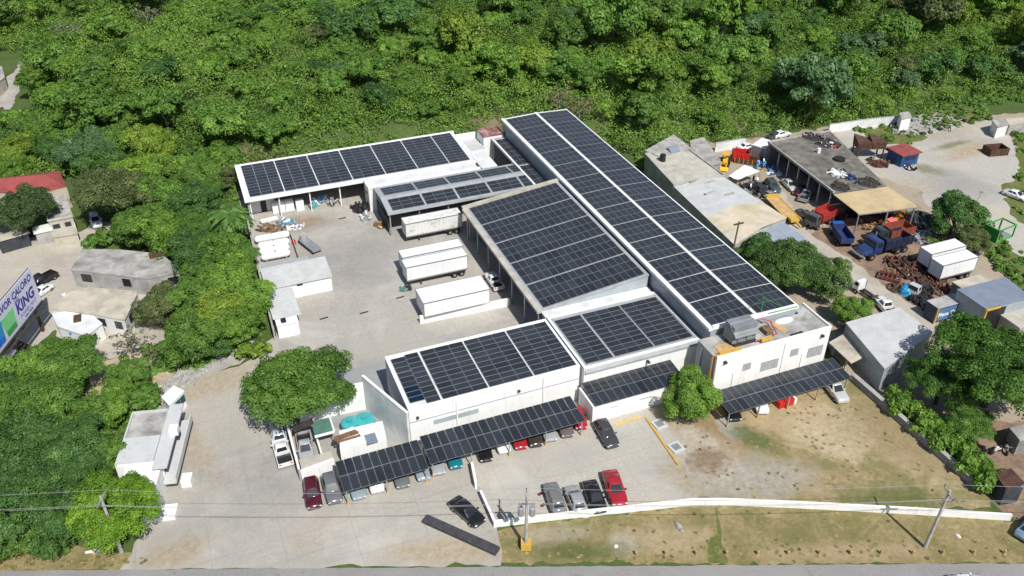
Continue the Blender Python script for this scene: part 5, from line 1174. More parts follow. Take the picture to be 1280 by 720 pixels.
a_, b_ = at(964,246,.9), at(994,277,.9); c_ = (a_+b_)/2; fb.location = (c_.x,c_.y,0); fb.rotation_euler = (0,0,math.atan2((a_-b_).y,(a_-b_).x)); L_ = (a_-b_).length
m = MB(); m.box(-L_/2+1.5,L_/2-.6,-1.2,1.2,.85,1.0); m.build('deck', ['card'], fb, local=True)
m = MB(); m.box(-L_/2,L_/2,-1.35,-1.2,.75,1.1); m.box(L_/2-.6,L_/2,-1.2,1.2,.8,1.5); m.box(-L_/2,-L_/2+1.4,-.8,.8,.8,1.3); m.bar((-L_/2,0,1),(-L_/2-1.5,-.4,.6),.3,.3); m.build('frame', ['yellow'], fb, local=True)
for x in (-L_/2+1.8,-L_/2+2.9):
    for s in (-1,1): wheel(fb, x, s*1.0, .45, .35)
one('pink_sheet', MB().prism([p.to_tuple()[:2] for p in (at(1108,274,2.2),at(1115,271,2.2),at(1124,277,2.2),at(1117,281,2.2))],2.1,2.2), ['pink'], 'faded pink sheet lying over the scrap in front of the tan canopy', 'sheet')
b = MB(); cc = [at(*p,0) for p in ((1110,276),(1119,279))]
heap('scrap_heap', 'rusty scrap under the pink sheet by the tan canopy', 1112, 284, 0, 2.6, ['rust','rust_red','dark_steel'], 40, hmax=1.6)
heap('scrap_heap', 'grey scrap pile right of the rusty tipper bed', 1152, 296, 0, 3.0, ['steel','dark_steel','alu','rubber'], 56, hmax=1.4)
heap('scrap_heap', 'yellow machine scrap in the shade left of the tall dark tree', 1164, 300, 0, 1.2, ['yellow','dark_steel'], 16, hmax=1.6)
heap('scrap_heap', 'rusty axle scrap under the two white truck boxes', 1150, 338, 0, 3.6, ['rust','dark_steel','rust_red','wood'], 80, hmax=1.5)
heap('scrap_heap', 'rusty heap between the white wrecked cab and the grey box', 1165, 357, 0, 3.0, ['rust','dark_steel','wood','rust_red'], 70, hmax=1.3)
heap('scrap_heap', 'dark scrap pile in front of the sky blue tarpaulin', 1150, 372, 0, 2.4, ['dark_steel','black','rubber'], 46, hmax=1.6)
heap('scrap_heap', 'rusty frames on the ground beside the long navy bed', 1126, 330, 0, 2.6, ['rust','rust_red','dark_steel'], 36, hmax=.8)
for k, (a_, b_, lab) in enumerate((((1112,324),(1140,350),'long rusty chassis frame on the oily ground behind the wrecked cab'),((1098,345),(1125,352),'rusty red open frame at the lane edge'))):
    a_, b_ = at(*a_), at(*b_); c_ = (a_+b_)/2; d = (b_-a_); t = thing('chassis_frame', lab, 'chassis', (c_.x,c_.y,0), math.atan2(d.y,d.x)); L_ = d.length
    m = MB()
    for s in (-1,1): m.box(-L_/2,L_/2,s*.9-.12,s*.9+.12,.35,.65)
    m.build('side_rail', ['rust' if k == 0 else 'rust_red'], t, local=True)
    m = MB()
    for i in range(6): m.box(-L_/2+i*L_/5-.1,-L_/2+i*L_/5+.1,-.8,.8,.4,.6)
    m.build('cross_member', ['rust'], t, local=True)
one('blue_tarpaulin', MB().dome(tuple(at(1135,366,0)),1.5,1.3,1.7,0,10,5,0), ['cyan'], 'sky blue tarpaulin over a heap beside the wrecked white cab', 'tarpaulin')
pb('pale_roof_shed', 'wide pale metal roofed shed with grey ribbed side, shaded by the big tree', 'shed', [(1057,403),(1124,384),(1166,415),(1106,461)], 4.0, 'ribbed_wall_y', 'ribbed_white_x', .14, .1)
one('tan_slab_roof', MB().prism([p.to_tuple()[:2] for p in (at(1036,428,2.4),at(1055,417,2.4),at(1083,444,2.4),at(1064,454,2.4))],2.25,2.4).box(*(lambda c:(c.x-.1,c.x+.1,c.y-.1,c.y+.1,0,2.25))(at(1060,446,2.3))).box(*(lambda c:(c.x-.1,c.x+.1,c.y-.1,c.y+.1,0,2.25))(at(1045,428,2.3))), ['cream_roof'], 'tan slab canopy beside the ribbed side of the pale roofed shed', 'canopy')
gs, q = pb('grey_blue_shed', 'shed with a plain steel blue roof and a yellow edged opening at the right', 'shed', [(1196,361.5),(1257,346),(1290,372),(1233,386.5)], 4.6, 'ribbed_wall_y', 'steel_blue_sheet', .14, .1)
m = MB(); m.bar((q[3].x,q[3].y-.1,0),(q[3].x,q[3].y-.1,4.5),.25,.25); m.bar((q[3].x,q[3].y-.1,4.45),(q[3].x+2.6,q[3].y-.1,4.45),.25,.3); m.build('yellow_trim', ['yellow'], gs)
m = MB(); m.box(q[3].x+.3,q[3].x+7,q[3].y-.06,q[3].y-.02,0,4.2); m.build('opening', ['black'], gs)  # flat black sheet stands in for the shade inside the opening
pb('cream_side_shed', 'low cream roofed shed in front of the steel blue roof at the right edge', 'shed', [(1240,386),(1290,372),(1320,392),(1275,410)], 2.8, 'conc', 'pale_roof')
pb('tan_back_shed', 'low tan roofed shed behind the steel blue roof', 'shed', [(1190,352),(1228,342),(1245,352),(1205,362)], 2.6, 'block', 'cream_roof')
ct = thing('lettered_container', 'grey blue cargo container lettered in white with a yellow corner post', 'container', (98.2, 73, 0))
m = MB(); m.box(95.7,100.8,72.0,74.2,.25,2.75); m.build('box', ['navy'], ct)
m = MB(); m.box(95.65,100.85,71.95,74.25,2.75,2.82); m.build('roof', ['conc'], ct)
m = MB(); m.box(95.62,95.82,71.9,72.1,.2,2.8); m.build('corner_post', ['yellow'], ct)
M['sign_blue'] = plain('blue sign panel', srgb(84,118,160), .5, 0, .08, 1)
m = MB(); m.box(95.95,100.6,71.94,71.99,.5,2.55); sgn = m.build('sign_panel', ['sign_blue'], ct)
def text_mesh(txt, size, shear=0, bold=0, ext=.01):
    cu = bpy.data.curves.new('text','FONT'); cu.body = txt; cu.size = size; cu.shear = shear; cu.offset = bold; cu.extrude = ext; cu.resolution_u = 3; cu.align_x = 'CENTER'; cu.align_y = 'CENTER'
    ob = bpy.data.objects.new('text', cu); COL.objects.link(ob); bpy.context.view_layer.update()
    me = bpy.data.meshes.new_from_object(ob.evaluated_get(bpy.context.evaluated_depsgraph_get())); bpy.data.objects.remove(ob); return me
M['ink_white'] = plain('white lettering', (.8,.8,.8), .6, 0, .03, 1); M['ink_blue'] = plain('blue lettering', srgb(52,52,140), .6, 0, .05, 1); M['ink_grey'] = plain('grey lettering', srgb(120,120,160), .6, 0, .05, 1)
def lettering(parent, txt, size, mat, loc, rot, shear=0, bold=0):
    me = text_mesh(txt, size, shear, bold); me.materials.clear(); me.materials.append(M[mat])
    o = bpy.data.objects.new('lettering', me); COL.objects.link(o); o.parent = parent; o.location = Vector(loc)-world_loc(parent); o.rotation_euler = rot; return o
lettering(sgn, 'Plena Color', .95, 'ink_white', (98.3,71.925,1.45), (R(90),0,0), .1, .02)
one('green_drum', MB().tube(tuple(at(1204,396,0)),tuple(at(1204,396,1.3)-Vector((0,0,0))),.8,.75,12), ['green_paint'], 'green drum beside the lettered container', 'drum')
heap('scrap_heap', 'added dark heap standing in for the shade under the tan canopy', 1100, 266, 0, 2.8, ['dark_steel','black','rust','steel'], 46, hmax=1.5)  # dark pieces added to stand for the shading under the canopy
heap('scrap_heap', 'added dark heap standing in for shade between tan canopy and tall dark tree', 1150, 276, 0, 2.6, ['dark_steel','black','rubber','rust'], 40, hmax=1.1)  # made-up dark pieces laid where shade falls beside the canopy
heap('scrap_heap', 'dusty parts beside the rear wheels of the blue tipper', 1085, 282, 0, 2.0, ['wood','rust','card','dark_steel'], 30, hmax=.8)
heap('scrap_heap', 'flat dusty debris in front of the grey truck boxes', 1120, 340, 0, 2.2, ['wood','rust','card','steel'], 30, hmax=.4)
heap('scrap_heap', 'wrecked parts along the metal workshop wall behind the flatbed', 950, 240, 0, 2.6, ['dark_steel','black','steel','rubber'], 44, hmax=1.2)
heap('scrap_heap', 'mixed parts by the far corner of the scrapyard below the trees', 945, 188, 0, 2.6, ['steel','tarp','rust','dark_steel'], 36, hmax=1.1)
heap('scrap_heap', 'red and rusty parts in front of the red tipper bed', 1046, 272, 0, 1.8, ['rust','rust_red','dark_steel'], 26, hmax=1.1)
heap('scrap_heap', 'tyres and dark parts at the back wheel of the bright blue truck', 1066, 268, 0, 1.8, ['rubber','black','dark_steel'], 26, hmax=1.0)
heap('scrap_heap', 'pale and rusty parts beside the blue drums', 968, 216, 0, 1.8, ['tarp','rust','blue','steel'], 26, hmax=1.0)
heap('scrap_heap', 'rusty parts at the foot of the hopper frame', 1098, 205, 0, 2.2, ['rust','dark_steel','rust_red'], 30, hmax=1.2)
heap('scrap_heap', 'brown parts along the lane below the chassis frames', 1120, 360, 0, 1.8, ['rust','wood','dark_steel'], 26, hmax=.7)
# green cage
c_ = at(1246,296,0); gc = thing('green_cage', 'open green steel cage on the edge of the pale slab', 'cage', (c_.x,c_.y,0), .12)
m = MB(); lx, ly, hz = 4.4, 2.6, 2.4
for x in (-lx/2,lx/2):
    for y in (-ly/2,ly/2): m.box(x-.1,x+.1,y-.1,y+.1,0,hz)
for z in (.15,hz):
    for y in (-ly/2,ly/2): m.box(-lx/2,lx/2,y-.09,y+.09,z-.1,z+.1)
    for x in (-lx/2,lx/2): m.box(x-.09,x+.09,-ly/2,ly/2,z-.1,z+.1)
m.build('frame', ['green_paint'], gc, local=True)
m = MB(); m.box(-lx/2-.03,-lx/2+.03,-ly/2+.1,ly/2-.1,.2,hz-.1); m.build('end_panel', ['green_paint'], gc, local=True)
m = MB(); m.box(-lx/2+.1,lx/2-.1,-ly/2+.1,ly/2-.1,.2,.3); m.build('floor', ['steel'], gc, local=True)
# blue hut with red roof
bh = thing('blue_hut', 'small blue hut with a mottled red roof on the pale slab', 'hut', (131, 117, 0))
m = MB(); m.box(128.9,133.1,115.3,119.2,0,2.5); m.build('wall', ['blue'], bh)
m = MB(); m.box(128.5,133.5,114.9,119.5,2.5,2.68); m.build('roof', ['red_tile'], bh)
window(bh, (129.4,115.3),(132.6,115.3), 1.1, 2.1, n=2, frame='bright_blue')
# rusty hoppers
c_ = at(1083,196,0); hp = thing('rusty_hopper', 'tall dark red hoppers on a rusty frame beside the dark workshop roof', 'hopper', (c_.x,c_.y,0), -.3)
m = MB()
for x in (-2.6,2.6):
    for y in (-1.2,1.2): m.box(x-.12,x+.12,y-.12,y+.12,0,2.4)
m.box(-2.7,2.7,-1.3,-1.1,2.2,2.4); m.box(-2.7,2.7,1.1,1.3,2.2,2.4); m.bar((2.6,0,2.3),(6.5,-2.2,.2),.5,.25); m.build('frame', ['rust'], hp, local=True)
for x in (-1.5,1.5):
    m = MB(); m.loft([[(x-1.4,-1.2,2.4),(x+1.4,-1.2,2.4),(x+1.4,1.2,2.4),(x-1.4,1.2,2.4)],[(x-1.5,-1.4,3.6),(x+1.5,-1.4,3.6),(x+1.5,1.4,3.6),(x-1.5,1.4,4.6)]]); m.build('hopper', ['rust'], hp, local=True)
crate('rusty_skip', 'small rusty skip alone on the pale slab', 1243, 192, 4.0, 2.6, 1.6, 'rust', -.2)
heap('scrap_heap', 'black rubbish pile behind the blue hut front', 1137, 211, 0, 1.2, ['black','dark_steel','tarp'], 18, hmax=1)
heap('rubble_heap', 'grey rubble ridge along the far edge of the pale slab', 1158, 157, 0, 4.5, ['rubble','conc','dark_steel'], 90, 'rubble', 2.2, .9)
pb('ruined_hut', 'small ruined hut with a pale wall at the forest edge', 'hut', [(1124,141),(1136,139),(1140,146),(1127,149)], 3.0, 'white', 'conc_roof')
pb('far_shed', 'grey shed at the far right edge of the pale slab', 'shed', [(1240,150),(1254,147),(1262,155),(1247,159)], 2.6, 'white_roof', 'conc_roof')
pb('far_shed', 'long grey low shed at the right picture edge behind the slab', 'shed', [(1256,148),(1285,146),(1290,152),(1262,156)], 2.4, 'conc', 'cream_roof')
wall_run('broken_wall', [at(1035,166), at(1068,161), at(1100,157), at(1122,155)], 1.9, .3, 'white_roof', 'broken pale wall at the forest edge behind the hoppers', cap='conc')
wall_run('broken_wall', [at(893,190), at(930,184)], 2.0, .3, 'white_roof', 'pale wall behind the open red skip', cap='conc')
bt = thing('brown_hut', 'small hut with a brown pitched roof at the lower right edge', 'hut', (96, 45, 0))
Q = [at(*p, 2.6) for p in ((1243,591),(1262,589),(1280,608),(1258,612))]; cc = sum(Q,Vector())/4; bt.location = (cc.x,cc.y,0)
m = MB(); m.prism([(p.x,p.y) for p in Q],0,2.3); m.build('wall', ['dark_wall'], bt); slab(bt, [p+Vector((0,0,h)) for p, h in zip(Q,(0,.5,.5,0))], 'rust'); 
pb('grey_hut', 'grey roofed hut at the right edge behind the motorcycles', 'hut', [(1262,535),(1290,528),(1300,545),(1275,550)], 2.6, 'block', 'conc')
# --- left side
gh2, q = pb('grey_house', 'grey flat roofed unfinished house with black window openings', 'house', [(103,311),(146,311.5),(202,317),(228,340),(184,348),(88,337)], 3.2, 'conc', 'conc_roof', .2, .1)
fr = [at(92,356), at(172,362)]
def front_windows(t, q, i, j, us, z0, z1, n=1, frame='black'):
    a, b = Vector((q[i].x,q[i].y)), Vector((q[j].x,q[j].y)); d = (b-a)
    nrm = Vector((d.y,-d.x)).normalized()
    c0 = sum((Vector((p.x,p.y)) for p in q), Vector((0,0)))/len(q)
    if nrm.dot((a+b)/2-c0) < 0: nrm = -nrm
    for u0, u1 in us:
        p0 = a+d*u0-nrm*.06; p1 = a+d*u1-nrm*.06; window(t, p0, p1, z0, z1, .1, n, frame=frame, wall_n=tuple(nrm))
front_windows(gh2, q, 5, 4, ((.12,.25),(.66,.76)), 1.3, 2.6, 2); front_windows(gh2, q, 4, 3, ((.55,.85),), 1.3, 2.6, 2)
one('rooftop_shed', MB().box(*(lambda c:(c.x-1.1,c.x+1.1,c.y-.6,c.y+.6,3.2,3.7))(at(196,320,3.2))), ['rust'], 'small brown lump at the back right corner of the grey house roof', 'roof box')
ch, q = pb('cream_house', 'cream cement roofed house with windows in front of the grey house', 'house', [(64,385),(82,368),(108,361),(172,366),(156,400),(118,393)], 3.0, 'white_roof', 'cream_roof', .2, .1)
front_windows(ch, q, 5, 4, ((.05,.3),(.62,.85)), 1.2, 2.4, 2); front_windows(ch, q, 4, 3, ((.25,.5),), 1.2, 2.4, 2)
m = MB(); m.bar((q[1].x,q[1].y,3.1),(q[2].x,q[2].y,3.1),.25,.25); m.bar((q[2].x,q[2].y,3.1),(q[3].x,q[3].y,3.1),.25,.25); m.build('parapet', ['cream_roof'], ch)
wt, q = pb('white_house', 'bright white house with a blue awning below the cream roofed house', 'house', [(64,391),(90,389),(116,394),(128,404),(108,420),(72,408)], 2.6, 'white', 'white_roof', .2, .1)
front_windows(wt, q, 4, 3, ((.2,.5),), 1.0, 2.0, 2)
c_ = at(100,411,2.2); m = MB(); m.prism([(c_.x-1.4,c_.y-.6),(c_.x+1.4,c_.y-.1),(c_.x+1.3,c_.y+.8),(c_.x-1.5,c_.y+.3)],[2.0,2.0,2.3,2.3],[2.1,2.1,2.4,2.4]); m.build('awning', ['bright_blue'], wt)
c_ = at(97,399,2.6); m = MB(); m.box(c_.x-.5,c_.x+.5,c_.y-.8,c_.y+.9,2.6,2.85); m.build('roof_hatch', ['rust'], wt)
tq_ = [at(*p, 2.4) for p in ((76,366),(100,360),(104,366),(80,371))]
one('teal_edge_wall', MB().prism([(p.x,p.y) for p in tq_],0,2.2), ['white'], 'white lean-to with a turquoise edge between grey and cream houses', 'lean-to')
rh = thing('red_roof_house', 'house with a red tiled hip roof at the left edge', 'house', (-27, 161, 0))
A = [at(*p, 4.2) for p in ((-30,232),(-4,240),(46,243),(83,233),(74,213),(38,218),(-30,226))]
m = MB(); m.prism([(p.x*.985-.35,p.y) for p in A], 0, 4.1); m.build('wall', ['cream_roof'], rh)
pk = at(56,218,5.4); p2 = at(-20,225,5.2)
slab(rh, [A[3],A[4],pk], 'red_tile'); slab(rh, [A[2],A[3],pk], 'red_tile'); slab(rh, [A[4],A[5],pk], 'red_tile'); slab(rh, [A[1],A[2],pk,p2], 'red_tile'); slab(rh, [A[5],A[6],p2,pk], 'red_tile'); slab(rh, [A[0],A[1],p2], 'red_tile')
window(rh, (at(70,241,3.0).x,at(70,241,3.0).y),(at(77,239,3.0).x,at(77,239,3.0).y), 1.8, 3.2, n=1)
gr_, q = pb('terrace_house', 'pale house with a grey roof terrace in front of the red roofed house', 'house', [(56,252),(80,244),(91,271),(60,277)], 3.6, 'pale_roof', 'conc_roof', .2, .1, parapet=.3)
front_windows(gr_, q, 3, 2, ((.12,.4),(.6,.85)), 1.6, 2.8, 2)
pb('balcony_house', 'pale facade with a yellowish ground floor below the roof terrace', 'house', [(62,279),(91,273),(97,292),(66,297)], 2.0, 'cream_roof', 'pale_roof', .2, .1, parapet=.25)
pb('garage_canopy', 'cream slab garage with a dark opening at the left edge', 'garage', [(-10,293),(31,283),(37,290),(-6,302)], 2.6, 'dark_wall', 'cream_roof', .25, .4)  # closed dark walls paint the shade of the garage opening
pb('brown_roof_house', 'brown roofed house partly hidden at the left edge', 'house', [(-30,270),(16,262),(20,270),(-30,282)], 3.4, 'conc', 'rust', .2, .1)
pb('garden_wall_house', 'low white flat roofed porch beside the cream garage', 'porch', [(40,284),(62,279),(66,287),(42,292)], 2.4, 'conc', 'white_roof', .2, .3)
pb('hill_house', 'pale walled house at the top left corner beside the side path', 'house', [(-20,95),(2,82),(6,96),(-14,112)], 3.0, 'cream_roof', 'conc_roof', .2, .1)
pb('hill_house', 'low white roofed house at the left edge below the side path', 'house', [(-14,140),(4,133),(6,147),(-10,153)], 3.0, 'white', 'rust', .2, .1)
# billboard
bbz0, bbz1 = 4.5, 10.0
bR = at(51,375,bbz0); bL = bR+(at(0,440,bbz0)-bR)*1.35; d = (bR-bL).normalized(); nrm = Vector((d.y,-d.x,0)); Lb = (bR-bL).length; cb = (bR+bL)/2
bd = thing('billboard', 'large white advertising billboard at the left edge, lettered in blue', 'billboard', (cb.x,cb.y,0), math.atan2(d.y,d.x))
M['poster'] = plain('pale poster sheet', srgb(206,206,222), .6, 0, .03, .4)
m = MB(); m.box(-Lb/2,Lb/2,-.12,.0,bbz0,bbz1); m.build('panel', ['poster'], bd, local=True)
m = MB(); m.box(-Lb/2,Lb/2,-.3,.14,bbz0-.35,bbz0-.02); m.box(-Lb/2,Lb/2,.02,.16,bbz1-.3,bbz1+.02); m.build('frame', ['dark_steel'], bd, local=True)
m = MB(); m.box(-Lb/2,Lb/2,-.8,-.32,bbz0-.6,bbz0-.5); m.build('catwalk', ['dark_steel'], bd, local=True)
for x in (-Lb/2+2, 0, Lb/2-1.5):
    m = MB(); m.box(x-.18,x+.18,.18,.5,0,bbz1-.5); m.bar((x,.4,bbz1-1),(x,3.2,0),.2,.2); m.build('post', ['rust'], bd, local=True)
def bl(txt, size, mat, u, z, shear=.15, bold=.0):
    me = text_mesh(txt, size, shear, bold); me.materials.clear(); me.materials.append(M[mat])
    o = bpy.data.objects.new('lettering', me); COL.objects.link(o); o.parent = bd; o.location = (u,-.135,z); o.rotation_euler = (R(90),0,0)
bl('FERVOR CALORO', 1.35, 'ink_blue', Lb/2-6.0, bbz1-1.05, .2, .03)
bl('KING', 2.1, 'ink_blue', Lb/2-3.6, bbz0+2.35, .15, .07); bl('POWER MINT', .75, 'ink_grey', Lb/2-3.4, bbz0+1.05, .1)
bl('IDEAL FRESH', .42, 'ink_blue', Lb/2-3.6, bbz0+.45, .1)
m = MB()
for k in (-1,0,1): m.box(Lb/2-5.3+k*.42-.12,Lb/2-5.3+k*.42+.12,-.15,-.13,bbz0+3.5,bbz0+4.0-.15*abs(k))
m.box(Lb/2-5.95,Lb/2-4.65,-.15,-.13,bbz0+3.3,bbz0+3.5); m.build('emblem', ['ink_grey'], bd, local=True)
def pack(x0, mat, mat2):
    m = MB(); m.add([(x0-1.3,-.15,bbz0+.6),(x0+1.3,-.15,bbz0+.6),(x0+1.7,-.15,bbz0+3.4),(x0-1.7,-.15,bbz0+3.4),(x0-1.3,-.13,bbz0+.6),(x0+1.3,-.13,bbz0+.6),(x0+1.7,-.13,bbz0+3.4),(x0-1.7,-.13,bbz0+3.4)],[(0,1,2,3),(7,6,5,4),(0,4,5,1),(1,5,6,2),(2,6,7,3),(3,7,4,0)]); m.build('product_picture', [mat], bd, local=True)
    m = MB(); m.box(x0-1.25,x0+1.25,-.17,-.15,bbz0+.6,bbz0+1.4); m.build('product_picture', [mat2], bd, local=True)
pack(Lb/2-8.3, 'light_green', 'green_paint') if 'light_green' in M else None
M['light_green'] = plain('light green print', srgb(126,206,132), .6, 0, .05, 1); M['print_blue'] = plain('cyan print', srgb(40,146,196), .6, 0, .05, 1)
pack(Lb/2-8.3, 'light_green', 'green_paint'); pack(Lb/2-11.6, 'print_blue', 'bright_blue')
c_ = at(22,440,0); st = thing('stair', 'rusty stepped ramp below the billboard', 'stair', (c_.x,c_.y,0), .9)
m = MB()
for k in range(8): m.box(-1.2,1.2,-2.4+k*.6,-2.05+k*.6,.1+k*.18,.25+k*.18)
m.build('tread', ['rust'], st, local=True)
m = MB(); m.bar((-1.2,-2.4,.1),(-1.2,2.4,1.5),.12,.2); m.bar((1.2,-2.4,.1),(1.2,2.4,1.5),.12,.2); m.build('stringer', ['rust'], st, local=True)
# ================================================================== POLES, WIRES, SMALL THINGS
def utility_pole(px_, py_, h, label, transformers=0, base=None, lean=(0,0)):
    p = at(px_, py_, 0); t = thing('utility_pole', label, 'utility pole', (p.x,p.y,0), math.atan2(d_road.y,d_road.x), group='utility poles along the road')
    m = MB(); m.tube((0,0,0),(lean[0],lean[1],h),.22,.13,10); m.build('shaft', ['pole'], t, local=True)
    m = MB(); m.box(lean[0]-.07,lean[0]+.07,lean[1]-1.1,lean[1]+1.1,h-.5,h-.36); m.box(lean[0]-.9,lean[0]+.9,lean[1]-.06,lean[1]+.06,h-1.5,h-1.38); m.build('crossarm', ['steel'], t, local=True)
    for y in (-1,0,1):
        m = MB(); m.tube((lean[0],lean[1]+y,h-.36),(lean[0],lean[1]+y,h-.1),.08,.05,8); m.build('insulator', ['wood'], t, local=True)
    for k in range(transformers):
        s = (-1,1,0)[k]; m = MB(); m.tube((.55*s*1.1,.55 if s == 0 else 0,h-3.1),(.55*s*1.1,.55 if s == 0 else 0,h-2.0),.33,.33,12); m.dome((.55*s*1.1,.55 if s == 0 else 0,h-2.0),.33,.33,.12,0,12,3,0); m.build('transformer', ['steel'], t, local=True)
    if base:
        m = MB(); m.box(-.55,.55,-.5,.5,0,.9); m.build('base', [base], t, local=True)
    return p
d_road = (at(1280,704.4)-at(0,713.5)).normalized()
pc = utility_pole(657.5,684,8.2,'pole with transformers and a yellow base behind the front boundary wall corner',2,'yellow')
pr = utility_pole(1156,684.5,8.8,'plain grey pole leaning right on the verge near the right end',0,None,(.25,.0))
pl_ = utility_pole(152,690,8.6,'pole rising through the lime green tree by the road',0)
off_l = pl_-d_road*42; off_r = pr+d_road*45
nr_ = Vector((-d_road.y,d_road.x,0))
def span_wire(off, z, label):
    pts = []
    P = [off_l+nr_*off, pl_+nr_*off, pc+nr_*off, pr+nr_*off, off_r+nr_*off]; H = [z-.2, 8.6-8.2+z, z, 8.8-8.2+z, z+.3]
    for (a,ha),(b,hb) in zip(zip(P,H),zip(P[1:],H[1:])):
        for k in range(12):
            t = k/12; q = a.lerp(b,t); pts.append((q.x,q.y,ha+(hb-ha)*t-1.1*4*t*(1-t)*.6))
    pts.append((P[-1].x,P[-1].y,H[-1])); b = MB(); b.path(pts,.016,4)
    one('power_line', b, ['cable'], label, 'power line', group='power lines along the road')
span_wire(-1.0, 8.05, 'power line nearest the road, strung between the pole tops')
span_wire(1.0, 8.05, 'power line farthest from the road, strung between the pole tops')
span_wire(0.0, 6.8, 'lower single power line fixed below the crossarms')
# bollards along the verge
proto = None
for k, px_ in enumerate((795,832,870,908,947,985,1024,1063,1101,1141,1178,1217,1255)):
    p = at(px_, 693.5-(px_-795)*.003, 0)
    if proto is None:
        proto = thing('bollard', '', 'bollard', (p.x,p.y,0)); m = MB(); m.tube((0,0,0),(0,0,.55),.17,.15,8); m.dome((0,0,.55),.15,.15,.06,0,8,3,0); m.build('post', ['bollard'], proto, local=True)
        m = MB(); m.box(-.2,.2,-.2,.2,0,.05); m.build('footing', ['bollard'], proto, local=True); pk_ = kidmap(proto); o = proto
    else: o = copy_tree(proto, None, pk_); o.location = (p.x,p.y,0)
    tag(o, 'low sand coloured concrete bollard on the grass verge in a row along the road', 'bollard', 'bollards along the road')
# tanks in the yard corner
tp = [((318,300),(362,292)),((322,308),(362,301)),((324,315),(362,308)),((326,322),(363,315))]
LBL = ['white cylinder tank at the back of its row, next to the rubbish pile','white cylinder tank, second from the back of its row','white cylinder tank, second from the front of its row','white cylinder tank at the front of its row, next to the office canopy']
for k, (a_, b_) in enumerate(tp):
    a_, b_ = at(*a_, 1.0), at(*b_, 1.0); c_ = (a_+b_)/2; L_ = (b_-a_).length; d = (b_-a_).normalized(); rz = math.atan2(d.y,d.x)
    t = thing('gas_tank', LBL[k], 'tank', (c_.x,c_.y,0), rz, 'white tanks in the yard corner')
    rr = .62; rings = []
    for x, s in ((-L_/2,.1),(-L_/2+.1,.6),(-L_/2+.35,.92),(-L_/2+.6,1),(L_/2-.6,1),(L_/2-.35,.92),(L_/2-.1,.6),(L_/2,.1)):
        rings.append([(x,rr*s*math.cos(2*math.pi*i/16),1.0+rr*s*math.sin(2*math.pi*i/16)) for i in range(16)])
    m = MB(); m.loft(rings); m.build('shell', ['white'], t, local=True, smooth=True)
    for x in (-L_/3,L_/3):
        m = MB(); m.box(x-.1,x+.1,-.5,.5,0,.6); m.build('saddle', ['conc'], t, local=True)
    m = MB(); m.tube((0,0,1.55),(0,0,1.8),.15,.15,8); m.build('valve', ['steel'], t, local=True)
one('fence_rail', MB().bar((12.0,121.2,.6),(12.2,133,.6),.12,1.2), ['conc'], 'thin low grey fence at the right ends of the white tanks', 'fence')
heap('rubbish_heap', 'brown earth and rubbish heap behind the white tanks', 342, 284, 0, 2.2, ['wood','rust','conc'], 40, 'rubbish', 1.3, .6)
heap('rubbish_heap', 'turquoise and white rubbish heap right of the earth heap', 357, 280, 0, 1.6, ['cyan','teal','tarp','steel'], 26, 'rubbish', 1, .8)
heap('rubbish_heap', 'grey and white rubbish at the end of the rubbish row near the tanks', 370, 284, 0, 1.3, ['tarp','steel','dark_steel'], 22, 'rubbish', 1.2, .7)
one('white_plank', MB().bar(tuple(at(326,277,.4)),tuple(at(347,272,.4)),1.1,.25), ['white'], 'white slab lying behind the brown earth heap', 'slab')
g_ = at(388,310,0); jk = thing('gantry_trolley', 'grey steel trolley with a drum near the yard office', 'trolley', (g_.x,g_.y,0), -1.25)
m = MB(); m.box(-2.6,2.6,-.8,.8,.6,.8); m.build('deck', ['steel'], jk, local=True)
m = MB(); m.tube((-2.2,0,.8),(-2.2,0,1.7),.6,.6,12); m.build('drum', ['conc'], jk, local=True)
m = MB(); m.bar((-2.6,-.8,.5),(2.6,-.8,.5),.15,.2); m.build('tow_bar', ['dark_steel'], jk, local=True)
for x in (-1.8,1.8):
    for s in (-1,1): wheel(jk, x, s*.75, .3)
park('hatch', (391,323),(394,333), BLACK, 'small black car behind the yard office roof', group='cars parked in the open', s=.75)
one('red_drum', MB().tube(tuple(at(368,306,0)),tuple(at(368,306,0)+Vector((0,0,.9))),.3,.3,10), ['red'], 'small red drum right of the white tanks', 'drum')
for k, (px_, py_, mats, lab) in enumerate(((363,258,['alu','white'],'row of white cabinets under the left bays of the back shed'),(391,258,['teal','steel','tarp'],'turquoise machines under the third bay of the back shed'),(405,252,['cyan','tarp','steel'],'sky blue covered machine under the back shed'),(414,256,['dark_steel','steel','conc'],'grey machine by the fourth post of the back shed'))):
    c_ = at(px_, py_, .6)
    if k == 0: one('cabinet', MB().box(c_.x-3.2,c_.x-1,c_.y-.6,c_.y+.4,0,2.0,1).box(c_.x-.9,c_.x+.6,c_.y-.6,c_.y+.4,0,2.0,1).box(c_.x+.9,c_.x+2.3,c_.y-1.2,c_.y-.2,0,1.9,1), mats, lab, 'cabinets')
    else: heap('machine', lab, px_, py_, 0, 1.0, mats, 14, 'machine', 1, 1.8)
heap('scrap_heap', 'dark machine parts at the corner of the white parapet building', 452, 262, 0, 1.9, ['dark_steel','black','rubber'], 50, hmax=1.6)
heap('scrap_heap', 'pale machine parts in front of the dark parts by the gabled canopy', 457, 274, 0, 1.2, ['alu','steel','tarp'], 18, hmax=1.2)
heap('pallet_stack', 'tan crates stacked at the left front post of the gabled canopy', 474, 284, 0, .9, ['card','wood'], 12, 'crates', 1, 1.3)
heap('stand', 'small green and dark trolley left of the wide trailer', 508, 362, 0, .8, ['dark_steel','dark_green'], 10, 'trolley', 1, .9)
